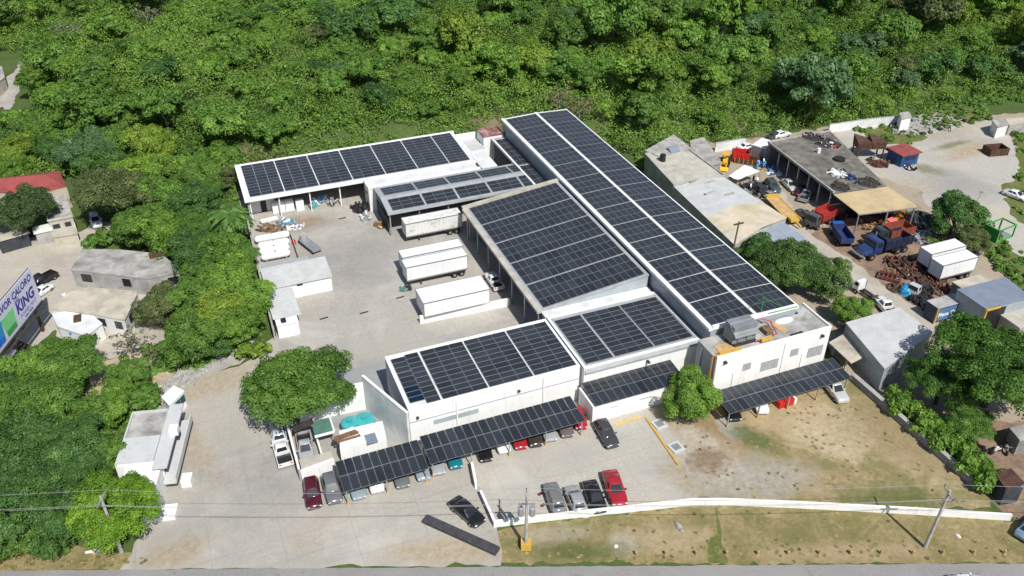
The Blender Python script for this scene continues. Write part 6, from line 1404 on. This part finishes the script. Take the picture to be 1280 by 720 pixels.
for k, (px_, py_, lab) in enumerate(((500,372,'dark drain slot beside the wide trailer'),(455,391,'dark drain slot in the lower part of the yard'),(428,273,'dark drain slot in the upper part of the yard'),(405,398,'long dark drain mark near the yard guardhouse'))):
    c_ = at(px_, py_); one('drain_grate', MB().box(c_.x-.65,c_.x+.65,c_.y-.16,c_.y+.16,.02,.05,rz=.1), ['dark_steel'], lab, 'drain')
# field edge: yellow kerb, manhole frames, red box
a_, b_ = at(807,523), at(848,582); one('yellow_kerb', MB().bar(a_+Vector((0,0,.1)),b_+Vector((0,0,.1)),.26,.2), ['yellow'], 'long yellow kerb between car park and dry lawn', 'kerb')
for k, (px_, py_, lab) in enumerate(((824,531,'concrete manhole frame at the upper end of the yellow kerb'),(845,560,'concrete manhole frame at the lower end of the yellow kerb'))):
    c_ = at(px_, py_); t = thing('manhole', lab, 'manhole', (c_.x,c_.y,0), .1)
    m = MB(); m.box(-.8,.8,-.8,.8,0,.2); m.build('frame', ['pale_grey'], t, local=True); m = MB(); m.box(-.5,.5,-.5,.5,.2,.24); m.build('cover', ['steel'], t, local=True)
c_ = at(980,505); t = thing('red_box', 'red box with a white side on the lawn in front of the right carport', 'box', (c_.x,c_.y,0), .05)
m = MB(); m.box(-1.3,1.1,-.6,.8,.05,1.0); m.build('body', ['red'], t, local=True); m = MB(); m.box(1.1,1.5,-.6,.8,.05,.9); m.build('side_panel', ['tarp'], t, local=True); m = MB(); m.box(-1.2,1.4,-.5,.7,0,.05); m.build('base', ['dark_steel'], t, local=True)
for k, (px_, py_) in enumerate(((675,618),(678.5,632),(682,645))):
    c_ = at(px_, py_); one('kerb_block', MB().box(c_.x-.28,c_.x+.28,c_.y-.16,c_.y+.16,0,.14,rz=.3), ['rust_red'], ('reddish block on the concrete, farthest from the wall of three','reddish block on the concrete, middle one of three','reddish block on the concrete, nearest to the wall of three')[k], 'block', 'reddish blocks beside the grey SUV')
heap('rubbish_heap', 'white rubbish under the lime green tree by the road', 120, 688, 0, .5, ['tarp','card'], 10, 'rubbish', 1, .4)
one('stone', MB().dome(tuple(at(849,659)),.35,.9,.35,0,8,4,0), ['rubble'], 'long grey stone on the verge right of the transformer pole', 'stone')
one('stone', MB().dome(tuple(at(770,683)),.25,.25,.2,0,8,4,0), ['white'], 'small white stone on the verge left of the bollards', 'stone')
one('litter', MB().dome(tuple(at(1198,670)),.2,.35,.12,0,7,3,0), ['white'], 'small white litter right of the leaning pole', 'litter')
# rubble along the bank beside the kiosk
C_ = random.Random(9); b = MB()
line = [at(*p) for p in ((186,512),(205,490),(225,472),(250,456),(285,440),(312,428))]
for k in range(420):
    i = C_.randrange(len(line)-1); p = line[i].lerp(line[i+1],C_.random()); r = C_.uniform(.12,.42)
    b.dome((p.x+C_.gauss(0,1.1),p.y+C_.gauss(0,1.0),.05),r,r*C_.uniform(.6,1.2),r*.7,0,5,3,-.2)
one('rubble_slope', b, ['rubble'], 'pale loose rubble on the bank between kiosk and round tree', 'rubble', kind='stuff')
# street light and small pole
p = at(1213,268); t = thing('leaning_post', 'thin leaning grey post beside the tall dark tree', 'post', (p.x,p.y,0)); m = MB(); m.tube((0,0,0),(1.2,.2,4.2),.08,.05,6); m.build('shaft', ['steel'], t, local=True); m = MB(); m.box(1.0,1.5,0,.4,4.1,4.25); m.build('head', ['steel'], t, local=True)
p = at(924,277,8.4); t = thing('utility_pole', 'brown wooden pole between long hall and blue grey roof', 'utility pole', (p.x,p.y,0)); m = MB(); m.tube((-.4,0,0),(0,0,8.4),.17,.12,8); m.build('shaft', ['wood'], t, local=True); m = MB(); m.box(-.9,.9,-.08,.12,7.9,8.1); m.build('crossarm', ['rust'], t, local=True)
# ================================================================== TREES
def leaf_cloud(clumps, n_per, leaf, seed, lift=.25, spread=.6, elong=1.5, hemi=-.35):
    """clumps: array (k,4) x,y,z,r (+ value). returns verts (N*4,3), lv (N)"""
    rg = np.random.default_rng(seed); k = len(clumps)
    cnt = np.maximum(12, (n_per*(clumps[:,3]/clumps[:,3].mean())**2)).astype(int)
    c = np.repeat(clumps, cnt, axis=0); N = len(c)
    d = rg.normal(size=(N,3)); d /= np.linalg.norm(d, axis=1)[:,None]
    flip = (d[:,2] < hemi); d[flip,2] *= -1
    rad = rg.uniform(.55, 1.08, N)**.7
    p = c[:,:3]+d*(c[:,3]*rad)[:,None]*np.array([1,1,.78])
    nrm = d*.75+rg.normal(size=(N,3))*spread*.5+np.array([0,0,lift]); nrm /= np.linalg.norm(nrm, axis=1)[:,None]
    a = rg.normal(size=(N,3)); u = np.cross(nrm, a); u /= np.linalg.norm(u, axis=1)[:,None]; v = np.cross(nrm, u)
    s = leaf*rg.uniform(.55, 1.35, N)
    u = u*(s*elong/2)[:,None]; v = v*(s/2)[:,None]
    q = np.stack([p-u*.9, p-v*.9+u*.1, p+u*1.05-nrm*(s*.15)[:,None], p+v*.9+u*.1], axis=1)
    cv = c[:,4] if clumps.shape[1] > 4 else np.zeros(N)
    lv = np.clip(.42+cv+rg.normal(0,.075,N)+.0*d[:,2], 0, 1)
    return q.reshape(-1,3), lv
def leaf_mesh(name, q, lv):
    N = len(lv); me = bpy.data.meshes.new(name)
    me.vertices.add(N*4); me.vertices.foreach_set('co', q.astype(np.float32).ravel())
    me.loops.add(N*4); me.loops.foreach_set('vertex_index', np.arange(N*4, dtype=np.int32))
    me.polygons.add(N); me.polygons.foreach_set('loop_start', np.arange(0, N*4, 4, dtype=np.int32))
    try: me.polygons.foreach_set('loop_total', np.full(N, 4, dtype=np.int32))
    except Exception: pass
    a = me.attributes.new('lv', 'FLOAT', 'FACE'); a.data.foreach_set('value', lv.astype(np.float32))
    me.materials.append(M['leaf']); me.update(); return me
def crown(name, rx, rz, z0, nc, rc, n_per, leaf, seed, lobes=4, lift=.25, hemi=-.35, top_flat=0, inner=.35):
    """uneven crown: clumps spread over a few offset lobes; z0 = centre height"""
    rg = np.random.default_rng(seed); L = []
    for i in range(lobes):
        a = 2*math.pi*i/lobes+rg.uniform(-.5,.5); r = rx*rg.uniform(.2,.46) if lobes > 1 else 0
        L.append((r*math.cos(a), r*math.sin(a), rz*rg.uniform(-.22,.28), rg.uniform(.55,.78) if lobes > 1 else 1, rg.normal(0,.07)))
    C = []
    while len(C) < nc:
        l = L[rg.integers(len(L))]; d = rg.normal(size=3); d /= np.linalg.norm(d)
        if d[2] < -.45: continue
        s = rg.uniform(inner,1)**.45
        C.append((l[0]+d[0]*rx*l[3]*s, l[1]+d[1]*rx*l[3]*s, z0+l[2]+d[2]*rz*l[3]*s, rc*rg.uniform(.65,1.3), l[4]+rg.normal(0,.09)))
    q, lv = leaf_cloud(np.array(C), n_per, leaf, seed+1, lift, hemi=hemi)
    return leaf_mesh(name, q, lv)
def trunk_mesh(name, h, r, seed, limbs=5, reach=2.5, mat='trunk'):
    rg = random.Random(seed); m = MB(); pts = [Vector((0,0,-.3))]
    for k in range(1,5): pts.append(Vector((rg.gauss(0,.12)*k*.5, rg.gauss(0,.12)*k*.5, h*k/4)))
    for k in range(4): m.tube(pts[k], pts[k+1], r*(1-.16*k), r*(1-.16*(k+1)), 8, 0, False)
    for k in range(limbs):
        a = 2*math.pi*k/limbs+rg.uniform(-.4,.4); b = pts[2+k%2].lerp(pts[3], .5*(k%2))
        mid_ = b+Vector((math.cos(a)*reach*.5, math.sin(a)*reach*.5, h*.3)); e = b+Vector((math.cos(a)*reach, math.sin(a)*reach, h*rg.uniform(.45,.7)))
        m.tube(b, mid_, r*.45, r*.3, 6, 0, False); m.tube(mid_, e, r*.3, r*.1, 5, 0, False)
    return m.mesh(name, [mat], smooth=True)
# palette (linear albedo)
LC = dict(mid=(.122,.232,.040), bright=(.155,.278,.042), yellow=(.185,.275,.038), deep=(.080,.168,.040), blue=(.105,.195,.075), olive=(.125,.16,.055), grey=(.2,.21,.12), lime=(.195,.315,.040), dry=(.20,.16,.085))
TYPES = {}
def reg(kind, cm, tm): TYPES[kind] = (cm, tm)
def make_tree(kind, label, cat, x, y, s=1.0, rz=0, color='mid', group=None, z=None, sz=None, name='tree', jitter=0):
    cm, tm = TYPES[kind]; z = ground_h(x, y) if z is None else z
    t = thing(name, label, cat, (x, y, z), rz, group)
    t.scale = (s, s, sz or s)
    for nm, me in (('trunk', tm), ('crown', cm)):
        if me is None: continue
        o = bpy.data.objects.new(nm, me); COL.objects.link(o); o.parent = t
        if nm == 'crown':
            c = LC[color] if isinstance(color, str) else color
            if jitter: c = tuple(v*f for v, f in zip(c, (jitter_rng.uniform(1-jitter,1+jitter),)*3))
            o.color = (*c, 1)
    return t
jitter_rng = random.Random(11)
# big broad crown (radius ~7), compact round (4), forest kinds (3..4), shrub (1.6)
reg('broad', crown('crown', 7.0, 3.6, 6.2, 160, 1.35, 280, .23, 3, 6), trunk_mesh('trunk', 5.5, .42, 3, 7, 4.2))
reg('broad_dense', crown('crown', 6.6, 4.4, 5.4, 240, 1.25, 290, .21, 8, 5), trunk_mesh('trunk', 5, .45, 8, 7, 4))
reg('layered', crown('crown', 8.5, 3.4, 7.0, 200, 1.25, 300, .21, 15, 8, hemi=-.2, inner=.2), trunk_mesh('trunk', 6.2, .5, 15, 8, 5))
reg('round', crown('crown', 4.6, 3.8, 3.9, 125, 1.0, 220, .20, 21, 3), trunk_mesh('trunk', 3.4, .25, 21, 5, 2))
for i in range(5): reg('forest%d' % i, crown('crown', 3.7+.3*(i%3), 2.7+.4*(i%2), 3.6+.3*(i%3), 56, 1.05, 150, .30, 40+i*7, 3+i%3), trunk_mesh('trunk', 3.6, .17, 40+i, 4, 1.6))
reg('feathery', crown('crown', 3.8, 3.2, 3.8, 70, .8, 110, .27, 91, 5, inner=.1), trunk_mesh('trunk', 4, .14, 91, 6, 2.2, 'pale_trunk'))
reg('shrub', crown('crown', 1.7, 1.3, 1.1, 22, .62, 46, .32, 77, 2), trunk_mesh('trunk', .9, .08, 77, 4, .6))
reg('bare', crown('crown', 3.4, 2.4, 3.6, 26, .5, 14, .28, 99, 4, inner=.1), trunk_mesh('trunk', 3.6, .16, 99, 11, 3.2, 'pale_trunk'))
def palm_meshes():
    rg = random.Random(4); m = MB()
    for k in range(26):
        a = 2*math.pi*k/26+rg.uniform(-.15,.15); el = rg.uniform(-.25,.9); L = rg.uniform(2.4,3.2); d = Vector((math.cos(a),math.sin(a),0)); sd = Vector((-d.y,d.x,0))
        prev = None
        for j in range(9):
            t = j/8; p = Vector((0,0,6.2))+d*(L*t*math.cos(el*(1-t*.5)))+Vector((0,0,L*(math.sin(el)*t-.75*t*t)))
            if prev is not None:
                wd = .55*math.sin(math.pi*min(1,.15+t*.85))+.06
                for sg in (-1,1):
                    m.quad(prev, p, p+sd*sg*wd-Vector((0,0,.18+.12*t))+d*.25, prev+sd*sg*wd*.9-Vector((0,0,.18+.12*t))+d*.12)
            prev = p
    me = m.mesh('crown', ['leaf']); a = me.attributes.new('lv','FLOAT','FACE'); a.data.foreach_set('value', [min(1,max(0,rg.gauss(.45,.18))) for _ in me.polygons])
    return me, trunk_mesh('trunk', 6.2, .2, 5, 0)
reg('palm', *palm_meshes())

# ---- trees one by one in and round the compound (pixel of trunk base estimated on the ground)
def tree_at(px, py, kind, s, color, label, cat='tree', name='broadleaf_tree', h=None, **kw):
    """(px,py) = centre of the crown in the picture; base found below it"""
    cz = (h if h is not None else {'broad':6.2,'broad_dense':5.6,'layered':7,'round':3.9,'palm':5.6,'shrub':1.1}.get(kind, 3.6))*s
    p = at(px, py, cz); return make_tree(kind, label, cat, p.x, p.y, s, kw.pop('rz', (px*7+py) % 6), color, name=name, z=kw.pop('z', 0), **kw)
tree_at(368, 482, 'broad_dense', 1.0, (.125,.235,.040), 'large round dense tree at the yard entrance over the white pickup', rz=.4)
tree_at(866, 492, 'round', .82, 'bright', 'round green tree between low block and right carport', name='small_tree', rz=1)
tree_at(143, 636, 'broad_dense', .74, (.17,.31,.03), 'bright lime green rounded tree beside the road and gate building', rz=2)
tree_at(988, 330, 'broad_dense', .86, (.085,.16,.036), 'dark green tree right of the long hall over the blue grey roof', rz=3)
tree_at(950, 318, 'round', .85, 'deep', 'smaller dark green tree close to the hall side, left of the big dark tree', name='small_tree', rz=.7)
tree_at(1028, 345, 'round', .85, (.10,.18,.04), 'dark rounded tree at the right end of the clump beside the lane', name='small_tree', rz=2.2)
tree_at(1064, 388, 'round', .6, 'bright', 'lighter yellowish green tree below the dark clump beside the white pickup', name='small_tree', rz=2)
tree_at(1252, 452, 'layered', 1.05, (.075,.165,.026), 'very large spreading tree at the right edge of the picture', rz=1.2, h=7)
tree_at(1180, 474, 'layered', .6, (.08,.17,.028), 'spreading tree left of the very large one, beside the pale roofed shed', rz=4)
tree_at(1212, 528, 'broad', .42, 'mid', 'lower spreading tree above the hedge end and the parked motorcycles', rz=2.4)
tree_at(1196, 268, 'round', 1.0, 'deep', 'dark tall tree between tan roofed workshop and the green cage', rz=1)
tree_at(1212, 300, 'round', .62, 'olive', 'small olive green tree at the foot of the tall dark one', name='small_tree', rz=3)
tree_at(30, 262, 'broad', .82, (.075,.12,.04), 'big tree in front of the red roofed house', rz=2)
tree_at(140, 240, 'broad', 1.0, 'olive', 'wide olive crowned tree right of the red roofed house', rz=5)
tree_at(203, 380, 'round', .8, 'olive', 'tree at the right corner of the grey and cream houses', name='small_tree', rz=1)
tree_at(80, 455, 'broad', .72, 'mid', 'tree below the white house and the billboard', rz=3.3)
tree_at(125, 300, 'shrub', 1.5, 'mid', 'green bush behind the grey flat roofed house', 'bush', 'bush', rz=1)
tree_at(288, 272, 'palm', 1.35, (.095,.19,.04), 'palm tree at the back left corner of the yard by the white tanks', 'palm', 'palm_tree')
tree_at(318, 438, 'shrub', 1.2, 'yellow', 'yellow leaved bush at the end of the yard wall', 'bush', 'bush')
tree_at(160, 425, 'bare', .9, 'grey', 'almost bare grey tree below the cream roofed house', name='bare_tree', rz=1)
tree_at(190, 442, 'bare', .6, 'olive', 'sparse thin tree on the sandy slope right of the bare one', name='bare_tree', rz=2)
# woods to the left of the yard and below the houses: each with its own crown
LEFT = [(45,500,'broad',.85,'mid'),(20,560,'broad',.8,'deep'),(82,562,'broad',.7,'deep'),(50,612,'broad',.65,'deep'),(20,640,'round',1.0,'deep'),(64,650,'round',.8,'deep'),
 (100,600,'round',.7,'deep'),(125,566,'round',.75,'mid'),(140,508,'round',.65,'bright'),(160,472,'round',.6,'mid'),(10,500,'broad',.7,'deep'),(100,520,'round',.8,'mid'),
 (240,420,'round',.95,'mid'),(258,428,'round',.7,'deep'),(285,412,'round',.7,'bright'),(300,405,'round',.85,'bright'),(310,375,'round',.85,'bright'),(270,395,'round',1.0,'yellow'),
 (250,375,'round',.9,'mid'),(292,350,'round',1.0,'bright'),(260,345,'round',.95,'mid'),(245,320,'round',1.1,'deep'),(275,318,'round',1.0,'mid'),(300,325,'round',.8,'mid'),(235,290,'broad',.7,'mid'),(205,295,'round',1.1,'bright'),
 (180,285,'round',1.0,'mid'),(252,285,'round',.8,'mid'),(240,255,'round',1.0,'deep'),(205,250,'round',1.1,'mid'),(262,238,'round',.8,'mid'),(195,330,'shrub',1.6,'mid'),(222,305,'round',.8,'mid'),
 (215,220,'round',1.0,'bright'),(250,215,'round',1.0,'mid'),(270,220,'round',.7,'olive'),(190,190,'round',1.2,'yellow'),(175,215,'round',1.1,'lime'),(110,185,'broad',.85,'blue'),(85,165,'round',1.2,'mid'),(60,190,'round',1.0,'deep'),(20,190,'round',1.1,'yellow'),(45,170,'round',1.1,'mid'),(15,215,'round',.8,'bright'),(130,205,'round',1.0,'deep'),(150,180,'round',1.1,'mid'),(40,470,'round',.9,'bright'),(175,500,'shrub',1.5,'mid'),(60,672,'round',.5,'mid'),(15,668,'round',.6,'mid')]
LAB = {'mid':'mid green','deep':'dark green','bright':'fresh green','yellow':'yellow green','lime':'lime green','blue':'bluish green','olive':'olive green'}
for i, (px_, py_, kd, s_, c_) in enumerate(LEFT):
    where = 'between yard wall and houses' if px_ > 175 and 240 < py_ < 470 else ('in the thicket below the billboard' if py_ >= 470 else 'on the wooded slope behind the houses')
    tree_at(px_, py_, kd, s_*(.93+.14*((i*37)%10)/10), c_, '%s %s %s' % (LAB[c_], 'bush' if kd == 'shrub' else ('wide crowned tree' if kd == 'broad' else 'round crowned tree'), where),
            'bush' if kd == 'shrub' else 'tree', 'bush' if kd == 'shrub' else 'broadleaf_tree', rz=(i*1.7) % 6.28, group='%s %s %s' % (LAB[c_], 'bushes' if kd == 'shrub' else ('wide trees' if kd == 'broad' else 'round trees'), where), jitter=.12, sz=s_*(.9+.2*((i*53)%10)/10))
# hedge along the right wall
for k in range(15):
    y = 44.2+k*1.12
    make_tree('shrub', 'clipped green shrub of the hedge along the right boundary wall', 'hedge shrub', 77.5+.15*math.sin(k*2), y, 1.08+.1*math.sin(k*3.1), k, 'bright', group='hedge shrubs along the right boundary wall', z=0, name='hedge_shrub', sz=1.3)
# wooded hillside: the trees that show largest are things, the rest of the cover is one mass
rg = random.Random(21); placed = []
def forest_ok(x, y):
    if y-hill_y(x) < (1.5 if 3 < x < 76 else -2.5) and not (x < -5 and y > 172): return False
    if x < 3 and y < 172: return False
    u, v = pix(x, y, ground_h(x, y)+3)
    return -40 < u < 1320 and -60 < v < 720
def clear(x, y, m_=0):
    u, v = pix(x, y, 0)
    if u < 44+m_ and 66 < v < 165 and x < -28 and u < 60-(v-66)*.25+m_: return False      # side path
    return True
GREY = ['mid']*9+['bright']*8+['deep']*2+['olive']*1+['blue']*1
cand = 0
def tint(x, y):
    n_ = math.sin(x*.045+1.3)*math.cos(y*.06-.4)+.5*math.sin(x*.11+y*.07)
    return n_
while len(placed) < 270 and cand < 40000:
    cand += 1
    x = rg.uniform(-75, 260); y = rg.uniform(125, 330)
    if not forest_ok(x, y) or not clear(x, y): continue
    slope_bare = 18 < x < 78 and y-hill_y(x) < 14
    if slope_bare and rg.random() < .8: continue
    big = rg.random() < (.4 if (x > 75 or x < 0) else .12)
    s = rg.uniform(1.15, 1.75) if big else rg.uniform(.7, 1.1)
    if x > 70: s *= 1.12
    if slope_bare: s = rg.uniform(.5, .7)
    r = 3.6*s
    if any((x-a)**2+(y-b)**2 < (.72*(r+c))**2 for a, b, c in placed): continue
    placed.append((x, y, r))
    c = rg.choice(GREY); t_ = tint(x, y)
    if t_ > .55: c = rg.choice(['bright', 'bright', 'mid', 'yellow'])
    elif t_ < -.55: c = rg.choice(['deep', 'mid', 'mid', 'mid', 'bright', 'blue'])
    zone = 'on the slope behind the long hall' if x < 75 and x > 3 else ('on the slope above the scrapyard' if x >= 75 else 'on the slope above the red roofed house')
    kd = rg.choice(['forest0','forest1','forest2','forest3','forest4','forest%d' % rg.randrange(5),'feathery'])
    kl = 'feathery' if kd == 'feathery' else ('big' if big else 'small')
    make_tree(kd, '%s %s forest tree %s' % (kl, LAB[c], zone), 'tree', x, y, s, rg.uniform(0, 6.28), c, sz=s*rg.uniform(.85, 1.25),
              group='%s %s forest trees %s' % (kl, LAB[c], zone), name='forest_tree', jitter=.2)
# a few pale dead trunks and dry crowns
for px_, py_, lab in ((92,60,'grey half bare tree near the top left corner of the forest'),(192,52,'pale leaved grey tree in the upper left forest'),(700,120,'dry pinkish brown tree above the back of the long hall'),(725,128,'dry brown tree on the cut bank behind the long hall')):
    p = at(px_, py_, 8); make_tree('bare', lab, 'tree', p.x, p.y, 1.15, px_, 'grey' if px_ < 300 else 'dry', name='bare_tree')
# the undergrowth as one mass
rgn = np.random.default_rng(8); C = []
for _ in range(75000):
    x = rgn.uniform(-85, 290); y = rgn.uniform(125, 345); d_ = y-hill_y(x)
    if d_ < (-4.5 if x > 76 else -3.0) and not (x < -5 and y > 168): continue
    if 5 < x < 49 and y < 154.2: continue
    if 49 <= x < 73 and y < (153 if x < 57 else 150): continue
    if x < 3 and clear(x, y, 5) is False: continue
    hh = ground_h(x, y); u, v = pix(x, y, hh+1)
    if not (-30 < u < 1310 and -60 < v < 400): continue
    if rgn.random() > (.62 if d_ > 14 else .8): continue
    if 15 < x < 80 and d_ < 12 and math.sin(x*.35)+math.sin(x*.13+y*.4) > 1.5: continue      # bare earth on the cut bank
    big_ = rgn.random() < .5 and (d_ > 9 or x > 76 or x < 3)
    r = rgn.uniform(.6, 1.2)*(1.25 if d_ > 14 else 1.05)*(1.55 if big_ else 1); t_ = .13*tint(x, y)
    C.append((x, y, hh+(.2 if d_ < 16 else 0)+r*(rgn.uniform(.6,2.0) if big_ else .35), r, t_+rgn.normal(0, .10)))
C = np.array(C); print('undergrowth clumps', len(C))
q, lv = leaf_cloud(C, 46, .295, 5, .5)
o = bpy.data.objects.new('undergrowth', leaf_mesh('undergrowth', q, lv)); COL.objects.link(o); o.color = (.165, .285, .050, 1)
tag(o, 'green scrub covering the hillside between the trees', 'undergrowth', kind='stuff')
# low scrub on the left bank and along edges
C = []
polys = [([(0,480),(60,470),(150,440),(225,432),(290,415),(280,424),(226,450),(190,488),(170,520),(155,560),(165,600),(100,690),(0,690)], .55), ([(170,240),(300,240),(315,300),(330,420),(230,470),(180,470),(235,360),(225,320),(150,305)], .8),
         ([(1215,300),(1225,262),(1245,295),(1300,330),(1300,400),(1255,350)], .5), ([(1262,150),(1300,150),(1300,300),(1262,268),(1276,210)], .2),([(0,150),(80,120),(230,160),(290,235),(180,240),(100,215),(0,215)], .9),
         ([(795,190),(830,215),(860,250),(830,232),(800,215)], .7), ([(290,178),(430,150),(560,120),(630,112),(632,150),(560,162),(430,182),(290,202)], 1.0), ([(1175,118),(1290,100),(1290,128),(1230,132),(1175,138)], 1.0), ([(1060,150),(1180,132),(1180,140),(1062,158)], .7), ([(1150,300),(1210,290),(1220,330),(1190,320)], .3), ([(1070,163),(1160,150),(1165,176),(1130,186),(1090,180)], .12), ([(1140,146),(1232,130),(1240,150),(1165,165)], .3), ([(1100,470),(1150,500),(1200,545),(1195,575),(1120,500),(1070,470)], .25)]
def inside(poly, x, y):
    c = False; j = len(poly)-1
    for i in range(len(poly)):
        if ((poly[i][1] > y) != (poly[j][1] > y)) and (x < (poly[j][0]-poly[i][0])*(y-poly[i][1])/(poly[j][1]-poly[i][1])+poly[i][0]): c = not c
        j = i
    return c
for pl_, dn in polys:
    q_ = [at(*p) for p in pl_]; w_ = [(p.x, p.y) for p in q_]
    ax, bx = min(p[0] for p in w_), max(p[0] for p in w_); ay, by = min(p[1] for p in w_), max(p[1] for p in w_)
    for _ in range(int((bx-ax)*(by-ay)*dn)):
        x = rgn.uniform(ax, bx); y = rgn.uniform(ay, by)
        if not inside(w_, x, y): continue
        r = rgn.uniform(.35, .95); C.append((x, y, ground_h(x, y)+r*.3, r, rgn.normal(0, .12)))
C = np.array(C); q, lv = leaf_cloud(C, 34, .42, 6, .35)
o = bpy.data.objects.new('scrub', leaf_mesh('scrub', q, lv)); COL.objects.link(o); o.color = (.13, .235, .045, 1)
tag(o, 'low green scrub on the left bank, along the yard wall and lot edges', 'undergrowth', kind='stuff')
# grass tufts on lawn and verges
C = []; N_ = 0; V = []; LV = []
for pl_, dn, hmax in (([(822,512),(905,500),(1070,470),(1180,570),(1238,634),(1160,637),(1000,628),(868,622)], .8, .14), ([(621,703),(624,668),(660,655),(868,636),(1000,638),(1280,655),(1280,703)], 1.1, .12), ([(0,675),(170,692),(195,705),(0,713)], 5, .2)):
    q_ = [at(*p) for p in pl_]; w_ = [(p.x, p.y) for p in q_]
    ax, bx = min(p[0] for p in w_), max(p[0] for p in w_); ay, by = min(p[1] for p in w_), max(p[1] for p in w_)
    for _ in range(int((bx-ax)*(by-ay)*dn)):
        x = rgn.uniform(ax, bx); y = rgn.uniform(ay, by)
        if not inside(w_, x, y): continue
        if math.sin(x*.9)+math.sin(y*1.1+x*.4)+rgn.normal(0,.7) < .2: continue
        g_ = rgn.normal(0,.2)
        for b_ in range(3):
            a_ = rgn.uniform(0, 6.28); h_ = rgn.uniform(.3,1)*hmax*.5; dx, dy = math.cos(a_)*.13, math.sin(a_)*.13
            V += [(x-dx,y-dy,.01),(x+dx,y+dy,.01),(x+dx*1.2-dy*1.6,y+dy*1.2+dx*1.6,h_),(x-dx*1.2-dy*1.6,y-dy*1.2+dx*1.6,h_*.9)]; LV.append(min(1,max(0,.45+g_)))
o = bpy.data.objects.new('grass', leaf_mesh('grass', np.array(V), np.array(LV))); COL.objects.link(o); o.color = (.30, .25, .11, 1)
tag(o, 'dry grass tufts on the lawn and the road verges', 'grass', kind='stuff')
